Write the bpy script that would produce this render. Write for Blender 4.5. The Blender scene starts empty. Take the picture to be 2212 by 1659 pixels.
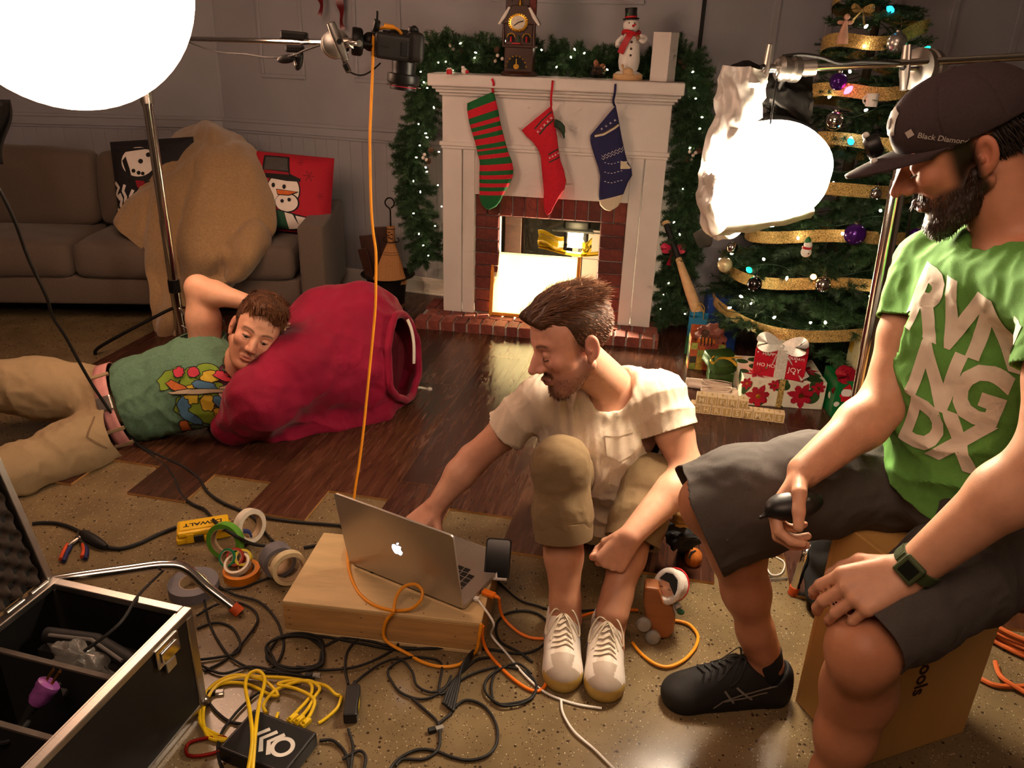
import bpy, bmesh, math, random
import numpy as np
from mathutils import Vector, Matrix, noise
rnd = random.Random(7)
SC = bpy.context.scene
COL = SC.collection
# ---------------------------------------------------------------- camera
F_, P_, R_, H_, IW, IH = 1722.75, .4140, .0320, 1.4243, 2212, 1659
_f = np.array([0, math.cos(P_), -math.sin(P_)]); _r = np.array([1., 0, 0]); _u = np.cross(_r, _f)
CR = math.cos(R_)*_r + math.sin(R_)*_u
CU = -math.sin(R_)*_r + math.cos(R_)*_u
cam = bpy.data.cameras.new('camera'); camo = bpy.data.objects.new('camera', cam); COL.objects.link(camo)
cam.sensor_width = 36; cam.lens = F_/IW*36; cam.clip_start = .02
camo.matrix_world = Matrix([[CR[i], CU[i], -_f[i], (0, 0, H_)[i]] for i in range(3)] + [[0, 0, 0, 1]])
SC.camera = camo
# ---------------------------------------------------------------- world, exposure, large lights
w = bpy.data.worlds.new('world'); SC.world = w; w.use_nodes = True
w.node_tree.nodes['Background'].inputs[0].default_value = (.40, .26, .19, 1)
w.node_tree.nodes['Background'].inputs[1].default_value = .09
vs = SC.view_settings
vs.view_transform = 'Standard'; vs.look = 'None'; vs.gamma = 1; vs.exposure = 0.15; vs.use_curve_mapping = False
def lamp(name, kind, loc, energy, col, target=None, size=.1, **kw):
    l = bpy.data.lights.new(name, kind); l.energy = energy; l.color = col
    if kind == 'AREA': l.size = size
    elif kind != 'SUN': l.shadow_soft_size = size
    for k, v in kw.items(): setattr(l, k, v)
    o = bpy.data.objects.new(name, l); COL.objects.link(o); o.location = loc
    if target is not None:
        o.rotation_euler = (Vector(target)-Vector(loc)).to_track_quat('-Z', 'Y').to_euler()
    return o
WARM = (1, .66, .42)
lamp('fill_light', 'AREA', (-.3, -.2, 2.9), 38, (1, .64, .44), (.1, 1.6, 0), 1.6)  # unseen fill lamp, added overhead behind the camera to lift the near side
# ---------------------------------------------------------------- placing: a pixel of the photograph and a depth or height -> a point of the place
def ray(x, y): return _f + CR*((x-IW/2)/F_) + CU*((IH/2-y)/F_)
def fl(x, y, z=0.):
    d = ray(x, y); t = (z-H_)/d[2]; return Vector((d[0]*t, d[1]*t, z))
def at(x, y, Y):
    d = ray(x, y); t = Y/d[1]; return Vector((d[0]*t, Y, H_+d[2]*t))
V = Vector
# ---------------------------------------------------------------- mesh helpers: every shape is (verts, faces)
def join(*L):
    vs, fs = [], []
    for v, f in L:
        n = len(vs); vs += [tuple(p) for p in v]; fs += [tuple(i+n for i in q) for q in f]
    return vs, fs
def xf(vf, M): return [tuple(M @ V(p)) for p in vf[0]], vf[1]
def mv(vf, *d): return [(p[0]+d[0], p[1]+d[1], p[2]+d[2]) for p in vf[0]], vf[1]
def RX(a): return Matrix.Rotation(a, 4, 'X')
def RY(a): return Matrix.Rotation(a, 4, 'Y')
def RZ(a): return Matrix.Rotation(a, 4, 'Z')
def T(*a): return Matrix.Translation(V(a))
def S(*a): return Matrix.Diagonal((*a, 1))
def bx(x0, x1, y0, y1, z0, z1):
    v = [(x, y, z) for z in (z0, z1) for y in (y0, y1) for x in (x0, x1)]
    return v, [(0, 2, 3, 1), (4, 5, 7, 6), (0, 1, 5, 4), (2, 6, 7, 3), (0, 4, 6, 2), (1, 3, 7, 5)]
def frames(P):
    n = len(P); Tn = []
    for i in range(n):
        t = P[min(i+1, n-1)]-P[max(i-1, 0)]; Tn.append(t.normalized() if t.length > 1e-9 else V((0, 0, 1)))
    a = V((0, 0, 1)) if abs(Tn[0].z) < .9 else V((1, 0, 0)); N = [(a-Tn[0]*a.dot(Tn[0])).normalized()]
    for i in range(1, n):
        b = N[-1]-Tn[i]*N[-1].dot(Tn[i]); N.append(b.normalized() if b.length > 1e-9 else N[-1])
    return Tn, N
def tube(P, r, n=8, cap=True, closed=False, flat=1.):
    P = [V(p) for p in P]; m = len(P); Tn, N = frames(P); vs, fs = [], []
    for i in range(m):
        B = Tn[i].cross(N[i]); ri = r[i] if hasattr(r, '__len__') else r
        for k in range(n):
            a = 2*math.pi*k/n; vs.append(tuple(P[i]+(N[i]*math.cos(a)*flat+B*math.sin(a))*ri))
    for i in range(m if closed else m-1):
        j = (i+1) % m
        for k in range(n): fs.append((i*n+k, i*n+(k+1) % n, j*n+(k+1) % n, j*n+k))
    if cap and not closed: fs += [tuple(range(n))[::-1], tuple(range((m-1)*n, m*n))]
    return vs, fs
def cyl(a, b, r0, r1=None, n=16): return tube([a, b], [r0, r0 if r1 is None else r1], n)
def spl(P, k=6, closed=False):
    P = [V(p) for p in P]; n = len(P); out = []
    for i in range(n if closed else n-1):
        g = (lambda j: P[j % n]) if closed else (lambda j: P[min(max(j, 0), n-1)])
        a, b, c, d = g(i-1), g(i), g(i+1), g(i+2)
        for s in range(k):
            t = s/k; out.append(.5*((2*b)+(c-a)*t+(2*a-5*b+4*c-d)*t*t+(3*b-a-3*c+d)*t**3))
    if not closed: out.append(P[-1])
    return out
def lathe(prof, n=24, cap=True):
    vs, fs = [], []; m = len(prof)
    for r, z in prof: vs += [(r*math.cos(2*math.pi*k/n), r*math.sin(2*math.pi*k/n), z) for k in range(n)]
    for i in range(m-1):
        for k in range(n): fs.append((i*n+k, i*n+(k+1) % n, (i+1)*n+(k+1) % n, (i+1)*n+k))
    if cap: fs += [tuple(range(n))[::-1], tuple(range((m-1)*n, m*n))]
    return vs, fs
def ball(c, r, n=16, m=10):
    r = r if hasattr(r, '__len__') else (r, r, r)
    v = lathe([(math.sin(math.pi*(i+.02)/(m+.04)), -math.cos(math.pi*(i+.02)/(m+.04))) for i in range(m+1)], n)
    return [(c[0]+p[0]*r[0], c[1]+p[1]*r[1], c[2]+p[2]*r[2]) for p in v[0]], v[1]
def torus(R, r, n=28, m=10): return tube([(R*math.cos(2*math.pi*k/n), R*math.sin(2*math.pi*k/n), 0) for k in range(n)], r, m, closed=True)
def prism(poly, z0, z1):
    n = len(poly); v = [(x, y, z0) for x, y in poly]+[(x, y, z1) for x, y in poly]
    return v, [tuple(range(n))[::-1], tuple(range(n, 2*n))]+[(i, (i+1) % n, n+(i+1) % n, n+i) for i in range(n)]
def grid(fn, nu, nv, wrapu=False):
    vs = [tuple(fn(i/(nu if wrapu else nu-1), j/(nv-1))) for i in range(nu) for j in range(nv)]
    fs = [(i*nv+j, ((i+1) % nu)*nv+j, ((i+1) % nu)*nv+j+1, i*nv+j+1) for i in range(nu if wrapu else nu-1) for j in range(nv-1)]
    return vs, fs
def ribbon(P, w, up=None, th=.001, k=6, ends=None):
    """a flat band along points: w wide (scalar or list), up = direction across the band"""
    P = [V(p) for p in P]; Tn, N = frames(P); vs, fs = [], []; m = len(P)
    for i in range(m):
        a = N[i] if up is None else (V(up if not callable(up) else up(i/(m-1)))).normalized()
        a = (a-Tn[i]*a.dot(Tn[i])).normalized(); b = Tn[i].cross(a); wi = (w[i] if hasattr(w, '__len__') else w)/2
        for s, t in ((-1, -1), (1, -1), (1, 1), (-1, 1)): vs.append(tuple(P[i]+a*s*wi+b*t*th/2))
    for i in range(m-1):
        for k_ in range(4): fs.append((i*4+k_, i*4+(k_+1) % 4, i*4+4+(k_+1) % 4, i*4+4+k_))
    fs += [(3, 2, 1, 0), (m*4-4, m*4-3, m*4-2, m*4-1)]
    return vs, fs
# ---------------------------------------------------------------- objects
def mesh_of(vf, name='m'):
    me = bpy.data.meshes.new(name)
    me.from_pydata([tuple(p) for p in vf[0]], [], [tuple(f) for f in vf[1]]); me.update()
    return me
def obj(name, vf, mat, parent=None, bevel=0, smooth=None, loc=None, rot=None, W=False, seg=2, **props):
    me = vf if isinstance(vf, bpy.types.Mesh) else mesh_of(vf, name)
    if mat is not None and not me.materials:
        for m in (mat if isinstance(mat, (list, tuple)) else [mat]): me.materials.append(MAT[m] if isinstance(m, str) else m)
    o = bpy.data.objects.new(name, me); COL.objects.link(o)
    if bevel:
        b = o.modifiers.new('bevel', 'BEVEL'); b.width = bevel; b.segments = seg; b.limit_method = 'ANGLE'; b.harden_normals = False
    if smooth is None: smooth = not bevel or bevel > .006
    if smooth and len(me.polygons):
        me.polygons.foreach_set('use_smooth', [True]*len(me.polygons))
        if smooth is True and not bevel: me.set_sharp_from_angle(angle=math.radians(42))
    if loc is not None: o.location = loc
    if rot is not None: o.rotation_euler = rot
    if parent is not None:
        o.parent = parent
        if W: o.matrix_parent_inverse = parent.matrix_basis.inverted()
    for k, v in props.items(): o[k] = v
    return o
def thing(name, label, cat, loc=(0, 0, 0), rz=0, group=None, kind=None):
    o = bpy.data.objects.new(name, None); COL.objects.link(o); o.empty_display_size = .05
    o.location = loc; o.rotation_euler = (0, 0, rz)
    if label: o['label'] = label
    if cat: o['category'] = cat
    if group: o['group'] = group
    if kind: o['kind'] = kind
    return o
def tag(o, label, cat, group=None, kind=None):
    o['label'] = label; o['category'] = cat
    if group: o['group'] = group
    if kind: o['kind'] = kind
    return o
def dup(o, parent=None, loc=None, rot=None, scale=None, deep=True):
    c = o.copy(); COL.objects.link(c)
    if parent is not None: c.parent = parent
    if loc is not None: c.location = loc
    if rot is not None: c.rotation_euler = rot
    if scale is not None: c.scale = scale
    if deep:
        for ch in list(o.children): dup(ch, c)
    return c
FONTS = {}
def text(s, size, depth=.0008, bold=0., shear=0., space=1.):
    """lettering as a mesh, lying in XY, centred"""
    cu = bpy.data.curves.new('t', 'FONT'); cu.body = s; cu.size = size; cu.extrude = depth; cu.offset = bold; cu.shear = shear
    cu.space_character = space; cu.align_x = 'CENTER'; cu.align_y = 'CENTER'; cu.resolution_u = 3
    o = bpy.data.objects.new('t', cu); COL.objects.link(o)
    dg = bpy.context.evaluated_depsgraph_get(); me = bpy.data.meshes.new_from_object(o.evaluated_get(dg))
    r = [tuple(v.co) for v in me.vertices], [tuple(p.vertices) for p in me.polygons]
    bpy.data.objects.remove(o); bpy.data.curves.remove(cu); bpy.data.meshes.remove(me)
    return r
# ---------------------------------------------------------------- materials
MAT = {}
def lin(c):
    if isinstance(c, str): c = tuple(int(c[i:i+2], 16)/255 for i in (0, 2, 4))
    return tuple(x/12.92 if x <= .04045 else ((x+.055)/1.055)**2.4 for x in c)
def nd(nt, t, **kw):
    n = nt.nodes.new(t)
    for k, v in kw.items():
        if k in n.inputs: n.inputs[k].default_value = v
        else: setattr(n, k, v)
    return n
def M(name, col, rough=.6, metal=0., var=.12, scale=25., bump=0., bscale=None, spec=.5, stretch=None, coat=0., sheen=0., emit=0., trans=0., alpha=1., detail=3., col2=None, sss=0., attr=None, ior=1.45, rvar=0., emitcol=None):
    m = bpy.data.materials.new(name); m.use_nodes = True; MAT[name] = m; nt = m.node_tree
    b = nt.nodes['Principled BSDF']; c = lin(col); L = nt.links.new
    b.inputs['Roughness'].default_value = rough; b.inputs['Metallic'].default_value = metal; b.inputs['Specular IOR Level'].default_value = spec
    b.inputs['Coat Weight'].default_value = coat; b.inputs['Sheen Weight'].default_value = sheen; b.inputs['IOR'].default_value = ior
    if sheen: b.inputs['Sheen Roughness'].default_value = .4
    b.inputs['Transmission Weight'].default_value = trans; b.inputs['Alpha'].default_value = alpha
    if sss: b.inputs['Subsurface Weight'].default_value = sss; b.inputs['Subsurface Radius'].default_value = (.012, .005, .003); b.inputs['Subsurface Scale'].default_value = 1.
    tc = nd(nt, 'ShaderNodeTexCoord'); mp = nd(nt, 'ShaderNodeMapping'); L(tc.outputs['Object'], mp.inputs[0])
    if stretch: mp.inputs['Scale'].default_value = stretch
    no = nd(nt, 'ShaderNodeTexNoise'); no.inputs['Scale'].default_value = scale; no.inputs['Detail'].default_value = detail; L(mp.outputs[0], no.inputs[0])
    base = None
    if attr:
        at_ = nd(nt, 'ShaderNodeAttribute'); at_.attribute_name = attr; base = at_.outputs['Color']
    if var or col2:
        mx = nd(nt, 'ShaderNodeMix'); mx.data_type = 'RGBA'
        if base is not None:
            mx.blend_type = 'MULTIPLY'; mx.inputs[0].default_value = 1
            rp = nd(nt, 'ShaderNodeMapRange'); rp.inputs[1].default_value = .3; rp.inputs[2].default_value = .7; rp.inputs[3].default_value = 1-var; rp.inputs[4].default_value = 1+var
            L(no.outputs[0], rp.inputs[0]); L(base, mx.inputs[6]); L(rp.outputs[0], mx.inputs[7])
        else:
            rp = nd(nt, 'ShaderNodeMapRange'); rp.inputs[1].default_value = .33; rp.inputs[2].default_value = .67; L(no.outputs[0], rp.inputs[0]); L(rp.outputs[0], mx.inputs[0])
            c2 = lin(col2) if col2 else tuple(min(1, x*(1+var)) for x in c)
            mx.inputs[6].default_value = (*(c if col2 else tuple(x*(1-var) for x in c)), 1); mx.inputs[7].default_value = (*c2, 1)
        base = mx.outputs[2]
    if base is not None: L(base, b.inputs['Base Color'])
    else: b.inputs['Base Color'].default_value = (*c, 1)
    if rvar:
        r2 = nd(nt, 'ShaderNodeMapRange'); r2.inputs[3].default_value = max(.02, rough-rvar); r2.inputs[4].default_value = min(1, rough+rvar); L(no.outputs[0], r2.inputs[0]); L(r2.outputs[0], b.inputs['Roughness'])
    if bump:
        n2 = nd(nt, 'ShaderNodeTexNoise'); n2.inputs['Scale'].default_value = bscale or scale; n2.inputs['Detail'].default_value = detail; L(mp.outputs[0], n2.inputs[0])
        bp = nd(nt, 'ShaderNodeBump'); bp.inputs['Strength'].default_value = 1; bp.inputs['Distance'].default_value = bump; L(n2.outputs[0], bp.inputs['Height']); L(bp.outputs[0], b.inputs['Normal'])
    if emit:
        b.inputs['Emission Color'].default_value = (*lin(emitcol or col), 1); b.inputs['Emission Strength'].default_value = emit
    return m
def node_of(m, t): return next(n for n in m.node_tree.nodes if n.bl_idname == t)
# ---------------------------------------------------------------- soft shapes: a signed distance volume, meshed by surface nets
class Vol:
    def __init__(s, lo, hi, h):
        s.h = h; s.lo = np.array(lo, float); s.n = np.ceil((np.array(hi, float)-s.lo)/h).astype(int)+1
        s.v = np.full(s.n, .06, np.float32)
    def _sl(s, lo, hi):
        a = np.clip(np.floor((np.array(lo)-s.lo)/s.h).astype(int), 0, s.n); b = np.clip(np.ceil((np.array(hi)-s.lo)/s.h).astype(int)+1, 0, s.n)
        sl = tuple(slice(a[i], b[i]) for i in range(3))
        if any(b <= a): return None, None
        ax = [(s.lo[i]+s.h*np.arange(a[i], b[i])).astype(np.float32) for i in range(3)]
        return sl, (ax[0][:, None, None], ax[1][None, :, None], ax[2][None, None, :])
    def op(s, fn, lo, hi, k, sub=False):
        e = k+4*s.h; sl, X = s._sl(np.array(lo)-e, np.array(hi)+e)
        if sl is None: return s
        d = fn(*X).astype(np.float32); c = s.v[sl]
        if sub:
            hh = np.clip(.5-.5*(c+d)/k, 0, 1) if k > 0 else 0
            s.v[sl] = (c*(1-hh)-d*hh+k*hh*(1-hh)) if k > 0 else np.maximum(c, -d)
        elif k > 0:
            hh = np.clip(.5+.5*(c-d)/k, 0, 1); s.v[sl] = c*(1-hh)+d*hh-k*hh*(1-hh)
        else: s.v[sl] = np.minimum(c, d)
        return s
    def cap(s, a, b, ra, rb=None, k=.01, sub=False):
        a = np.array(a, float); b = np.array(b, float); rb = ra if rb is None else rb; d = b-a; L = max(d@d, 1e-12); r = max(ra, rb)
        def fn(x, y, z):
            t = np.clip(((x-a[0])*d[0]+(y-a[1])*d[1]+(z-a[2])*d[2])/L, 0, 1)
            return np.sqrt((x-a[0]-t*d[0])**2+(y-a[1]-t*d[1])**2+(z-a[2]-t*d[2])**2)-(ra+t*(rb-ra))
        return s.op(fn, np.minimum(a, b)-r, np.maximum(a, b)+r, k, sub)
    def chain(s, P, R, k=.01):
        for i in range(len(P)-1): s.cap(P[i], P[i+1], R[i], R[i+1], k)
        return s
    def ell(s, c, r, R=None, k=.01, sub=False):
        c = np.array(c, float); Rm = np.eye(3) if R is None else np.array(R)[:3, :3]; m = max(r)
        def fn(x, y, z):
            p = [Rm[0, i]*(x-c[0])+Rm[1, i]*(y-c[1])+Rm[2, i]*(z-c[2]) for i in range(3)]
            k0 = np.sqrt(sum((p[i]/r[i])**2 for i in range(3))); k1 = np.sqrt(sum((p[i]/r[i]**2)**2 for i in range(3)))+1e-9
            return k0*(k0-1)/k1
        return s.op(fn, c-m, c+m, k, sub)
    def rbox(s, c, hs, rad, R=None, k=.01, sub=False):
        c = np.array(c, float); Rm = np.eye(3) if R is None else np.array(R)[:3, :3]; m = math.sqrt(sum(x*x for x in hs))
        def fn(x, y, z):
            q = [np.abs(Rm[0, i]*(x-c[0])+Rm[1, i]*(y-c[1])+Rm[2, i]*(z-c[2]))-(hs[i]-rad) for i in range(3)]
            return np.sqrt(sum(np.maximum(a, 0)**2 for a in q))+np.minimum(np.maximum(np.maximum(q[0], q[1]), q[2]), 0)-rad
        return s.op(fn, c-m, c+m, k, sub)
    def cut(s, p, n, rad=None):
        """keep the side the normal points away from (within rad of p)"""
        n = np.array(V(n).normalized()); p = np.array(p)
        lo, hi = (s.lo, s.lo+s.n*s.h) if rad is None else (p-rad, p+rad)
        sl, X = s._sl(lo, hi); d = (X[0]-p[0])*n[0]+(X[1]-p[1])*n[1]+(X[2]-p[2])*n[2]
        if rad is not None: d = np.where((X[0]-p[0])**2+(X[1]-p[1])**2+(X[2]-p[2])**2 < rad*rad, d, -1)
        s.v[sl] = np.maximum(s.v[sl], d.astype(np.float32)); return s
    def mesh(s, smooth=2):
        v = s.v; ins = v < 0; n = np.array(v.shape)-1
        cs = np.zeros(n, np.uint8)
        for dx in (0, 1):
            for dy in (0, 1):
                for dz in (0, 1): cs += ins[dx:dx+n[0], dy:dy+n[1], dz:dz+n[2]]
        act = np.argwhere((cs > 0) & (cs < 8)); idx = np.full(n, -1, np.int32); idx[tuple(act.T)] = np.arange(len(act))
        acc = np.zeros((len(act), 3)); cnt = np.zeros(len(act))
        corner = [(i & 1, i >> 1 & 1, i >> 2 & 1) for i in range(8)]
        val = [v[act[:, 0]+c[0], act[:, 1]+c[1], act[:, 2]+c[2]].astype(float) for c in corner]
        for a in range(8):
            for bit in (1, 2, 4):
                b = a | bit
                if b == a: continue
                m = (val[a] < 0) != (val[b] < 0); t = np.where(m, val[a]/np.where(m, val[a]-val[b], 1), 0)
                ca, cb = np.array(corner[a]), np.array(corner[b])
                acc += m[:, None]*(ca+t[:, None]*(cb-ca)); cnt += m
        P = s.lo+(act+acc/np.maximum(cnt, 1)[:, None])*s.h
        Q = []
        for ax in range(3):
            o1, o2 = (ax+1) % 3, (ax+2) % 3
            A = ins; sl0 = [slice(None)]*3; sl1 = [slice(None)]*3; sl0[ax] = slice(0, -1); sl1[ax] = slice(1, None)
            e = np.argwhere(A[tuple(sl0)] != A[tuple(sl1)]); e = e[(e[:, o1] > 0) & (e[:, o2] > 0) & (e[:, o1] < n[o1]) & (e[:, o2] < n[o2])]
            if not len(e): continue
            fl_ = A[tuple(e.T)]
            def I(d1, d2):
                q = e.copy(); q[:, o1] -= d1; q[:, o2] -= d2; return idx[tuple(q.T)]
            q = np.stack([I(1, 1), I(0, 1), I(0, 0), I(1, 0)], 1); q[~fl_] = q[~fl_][:, ::-1]; Q.append(q)
        Q = np.concatenate(Q); Q = Q[(Q >= 0).all(1)]
        for _ in range(smooth): P = lap(P, Q)
        return P, Q
def lap(P, Q, f=.5):
    s = np.zeros_like(P); c = np.zeros(len(P))
    for k in range(3):
        for a in range(4):
            for d in (1, 3): s[:, k] += np.bincount(Q[:, a], P[Q[:, (a+d) % 4], k], len(P))
    for a in range(4): c += 2*np.bincount(Q[:, a], minlength=len(P))
    return P*(1-f)+f*s/np.maximum(c, 1)[:, None]
def nrm(P, Q):
    n = np.cross(P[Q[:, 2]]-P[Q[:, 0]], P[Q[:, 3]]-P[Q[:, 1]]); N = np.zeros_like(P)
    for a in range(4):
        for k in range(3): N[:, k] += np.bincount(Q[:, a], n[:, k], len(P))
    return N/np.maximum(np.linalg.norm(N, axis=1), 1e-12)[:, None]
def nz(P, sc, seed=0, oct_=2):
    """cheap smooth noise on points, -1..1 (sums of tilted sines with domain warp)"""
    r = np.random.RandomState(seed); X = np.asarray(P, float)*sc; out = np.zeros(len(X)); amp = 1.; tot = 0.
    for o in range(oct_):
        w_ = X+.9*np.sin(X[:, [1, 2, 0]]*1.7+r.rand(3)*6.28)
        A = r.randn(4, 3); A /= np.linalg.norm(A, axis=1)[:, None]
        out += amp*np.sin(w_@A.T*2.1+r.rand(4)*6.28).sum(1)/2.4; tot += amp; amp *= .5; X = X*2.1
    return np.clip(out/tot, -1.2, 1.2)
def npmesh(P, Q, name='m', col=None):
    """mesh from numpy points and quads (or triangles); col: per-vertex linear colours"""
    me = bpy.data.meshes.new(name); n, k = Q.shape
    me.vertices.add(len(P)); me.vertices.foreach_set('co', np.ascontiguousarray(P, np.float32).ravel())
    me.loops.add(n*k); me.loops.foreach_set('vertex_index', np.ascontiguousarray(Q, np.int32).ravel())
    me.polygons.add(n); me.polygons.foreach_set('loop_start', np.arange(0, n*k, k, dtype=np.int32))
    me.polygons.foreach_set('use_smooth', np.ones(n, bool)); me.update(calc_edges=True)
    if col is not None: set_col(me, col)
    return me
def set_col(me, col):
    a = me.attributes.new('Col', 'FLOAT_COLOR', 'POINT')
    a.data.foreach_set('color', np.concatenate([np.asarray(col, np.float32), np.ones((len(col), 1), np.float32)], 1).ravel())
def npjoin(L):
    P, Q, C, n = [], [], [], 0
    for p, q, *c in L: P.append(p); Q.append(q+n); n += len(p); C.append(c[0] if c else np.zeros((len(p), 3)))
    return np.concatenate(P), np.concatenate(Q), np.concatenate(C)
# keep the light paths short enough for a large frame
try:
    cy_ = SC.cycles
    cy_.max_bounces = 4; cy_.diffuse_bounces = 2; cy_.glossy_bounces = 2; cy_.transmission_bounces = 4; cy_.transparent_max_bounces = 6
    cy_.caustics_reflective = False; cy_.caustics_refractive = False; cy_.use_adaptive_sampling = True; cy_.adaptive_threshold = .12; cy_.adaptive_min_samples = 12
except Exception: pass
# ---------------------------------------------------------------- materials of the place
M('wall_paint', '98969d', .75, var=.05, scale=3, bump=.0004, bscale=300)
M('white_trim', 'e0d6d2', .5, var=.04, scale=8)
M('white_paint', 'd8cfcb', .45, var=.05, scale=6, bump=.0003, bscale=60)
M('mortar', 'a59c96', .9, var=.15, scale=60, bump=.001, bscale=200)
for i, c in enumerate(('6a2f28', '7a3a2f', '552620', '84483a')): M('brick%d' % i, c, .8, var=.22, scale=45, bump=.0015, bscale=180)
M('sofa_fabric', '62544a', .95, var=.22, scale=420, bump=.0012, bscale=500, sheen=.15, detail=5)
M('black_plastic', '141314', .42, var=.1, bump=.0001, bscale=400)
M('black_rubber', '121110', .65, var=.1)
M('matte_black', '0d0c0c', .8, var=.1)
M('black_metal', '1a1817', .45, .6, var=.1)
M('chrome', 'd8d4d0', .12, 1., var=.05, scale=12)
M('alu', 'b9b4ae', .35, 1., var=.06, scale=40, stretch=(1, 12, 1))
M('steel', '9a948d', .28, 1., var=.1)
M('fur', 'a5855f', .95, var=.10, scale=90, bump=.0022, bscale=380, sheen=.5, detail=6)
M('brass', 'b98a3c', .3, 1.)
M('gold', 'd8a842', .28, 1., var=.25, scale=200)
M('orange_cord', 'ef9a1d', .5, var=.04)
M('orange_cord2', 'ef7a12', .5, var=.04)
M('yellow_cord', 'e3be12', .45, var=.04)
M('white_plastic', 'e6e2dc', .4, var=.03)
M('grey_plastic', '6a6662', .5, var=.05)
M('red_sack', '920232', .85, var=.10, scale=9, bump=.0012, bscale=160, sheen=.12)
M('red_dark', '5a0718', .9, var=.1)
M('rope', 'e2dccf', .8, var=.1, scale=300, bump=.0006, bscale=400)
M('snow_white', 'e9e2dc', .6, var=.04)
M('red_paint', 'c01a26', .4, var=.06)
M('red_ribbon', 'b3122a', .35, var=.1)
M('dark_red_ribbon', '5d1018', .3, var=.2, scale=60)
M('green_paint', '1f6a33', .5, var=.1)
M('dark_green', '14301a', .6, var=.2)
M('clear_glass', 'ffffff', .03, trans=1., var=0, ior=1.45)
M('wood_ply', 'd8ba88', .5, var=.10, scale=5, stretch=(1, 6, 1), bump=.0002, bscale=40, detail=6)
M('ply_side', 'c0955f', .55, var=.16, scale=9, stretch=(.6, 1, 6), bump=.0003, bscale=60, detail=6)
M('maple', 'd3ab7c', .5, var=.08, scale=10, stretch=(1, 1, 5))
M('dark_wood', '3a1d12', .4, var=.25, scale=30, stretch=(1, 1, 6))
M('straw', 'b98350', .8, var=.25, scale=160, stretch=(6, 6, .5), bump=.001, bscale=200)
M('iron', '1b1512', .55, .5, var=.2)
M('terracotta', 'b5642f', .7, var=.2)
M('cone_brown', '5a3d2c', .8, var=.3, scale=80)
M('berry_white', 'd9c9c0', .5, var=.1)
def floor_mat():
    m = M('concrete', '756448', .18, var=.18, scale=7, detail=6, rvar=.08); nt = m.node_tree; L = nt.links.new; b = nt.nodes['Principled BSDF']
    tc = nd(nt, 'ShaderNodeTexCoord'); src = b.inputs['Base Color'].links[0].from_socket
    for sc, th, w_, colr, lo in ((95, .09, .10, '3a2d20', 1), (230, .13, .1, '463626', 1), (300, .035, .06, 'd9caa8', 0)):
        vo = nd(nt, 'ShaderNodeTexVoronoi'); vo.inputs['Scale'].default_value = sc; L(tc.outputs['Object'], vo.inputs['Vector'])
        wn = nd(nt, 'ShaderNodeTexNoise'); wn.inputs['Scale'].default_value = 9 if lo else 60; L(tc.outputs['Object'], wn.inputs[0])
        # a speck only in some cells: the cell's own random colour decides
        sp = nd(nt, 'ShaderNodeSeparateColor'); L(vo.outputs['Color'], sp.inputs[0])
        g1 = nd(nt, 'ShaderNodeMath', operation='LESS_THAN'); L(vo.outputs['Distance'], g1.inputs[0]); g1.inputs[1].default_value = .34
        mm = nd(nt, 'ShaderNodeMath', operation='MULTIPLY'); L(wn.outputs[0], mm.inputs[0]); mm.inputs[1].default_value = th*2.2
        g2 = nd(nt, 'ShaderNodeMath', operation='LESS_THAN'); L(sp.outputs[0], g2.inputs[0]); L(mm.outputs[0], g2.inputs[1])
        an = nd(nt, 'ShaderNodeMath', operation='MULTIPLY'); L(g1.outputs[0], an.inputs[0]); L(g2.outputs[0], an.inputs[1])
        mx = nd(nt, 'ShaderNodeMix'); mx.data_type = 'RGBA'; L(an.outputs[0], mx.inputs[0]); L(src, mx.inputs[6]); mx.inputs[7].default_value = (*lin(colr), 1); src = mx.outputs[2]
    L(src, b.inputs['Base Color'])
floor_mat()
def plank_mat(name, c1, c2):
    m = M(name, c1, .26, col2=c2, var=.1, scale=7, stretch=(5, .45, 1), detail=6, bump=.0003, bscale=30, rvar=.08); nt = m.node_tree; L = nt.links.new
    no = node_of(m, 'ShaderNodeTexNoise'); no.inputs['Distortion'].default_value = 1.6
    oi = nd(nt, 'ShaderNodeObjectInfo'); ad = nd(nt, 'ShaderNodeVectorMath', operation='ADD'); mp = node_of(m, 'ShaderNodeMapping'); tc = node_of(m, 'ShaderNodeTexCoord')
    sc = nd(nt, 'ShaderNodeVectorMath', operation='SCALE'); cb = nd(nt, 'ShaderNodeCombineXYZ')
    for i in range(3): L(oi.outputs['Random'], cb.inputs[i])
    L(cb.outputs[0], sc.inputs[0]); sc.inputs['Scale'].default_value = 37; L(tc.outputs['Object'], ad.inputs[0]); L(sc.outputs[0], ad.inputs[1]); L(ad.outputs[0], mp.inputs[0])
plank_mat('plank_a', '321b13', '4f2e20'); plank_mat('plank_b', '3a2216', '5a3826'); plank_mat('plank_c', '2c1812', '47291d')
M('plank_edge', 'b98a52', .8, var=.1)
M('print_white', 'e8ddd5', .8, var=.03); M('print_black', '151214', .8); M('print_orange', 'd0652a', .8); M('print_green', '24513a', .8); M('print_grey', '4a4744', .8); M('snowflake_red', '8a0f22', .8)
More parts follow.
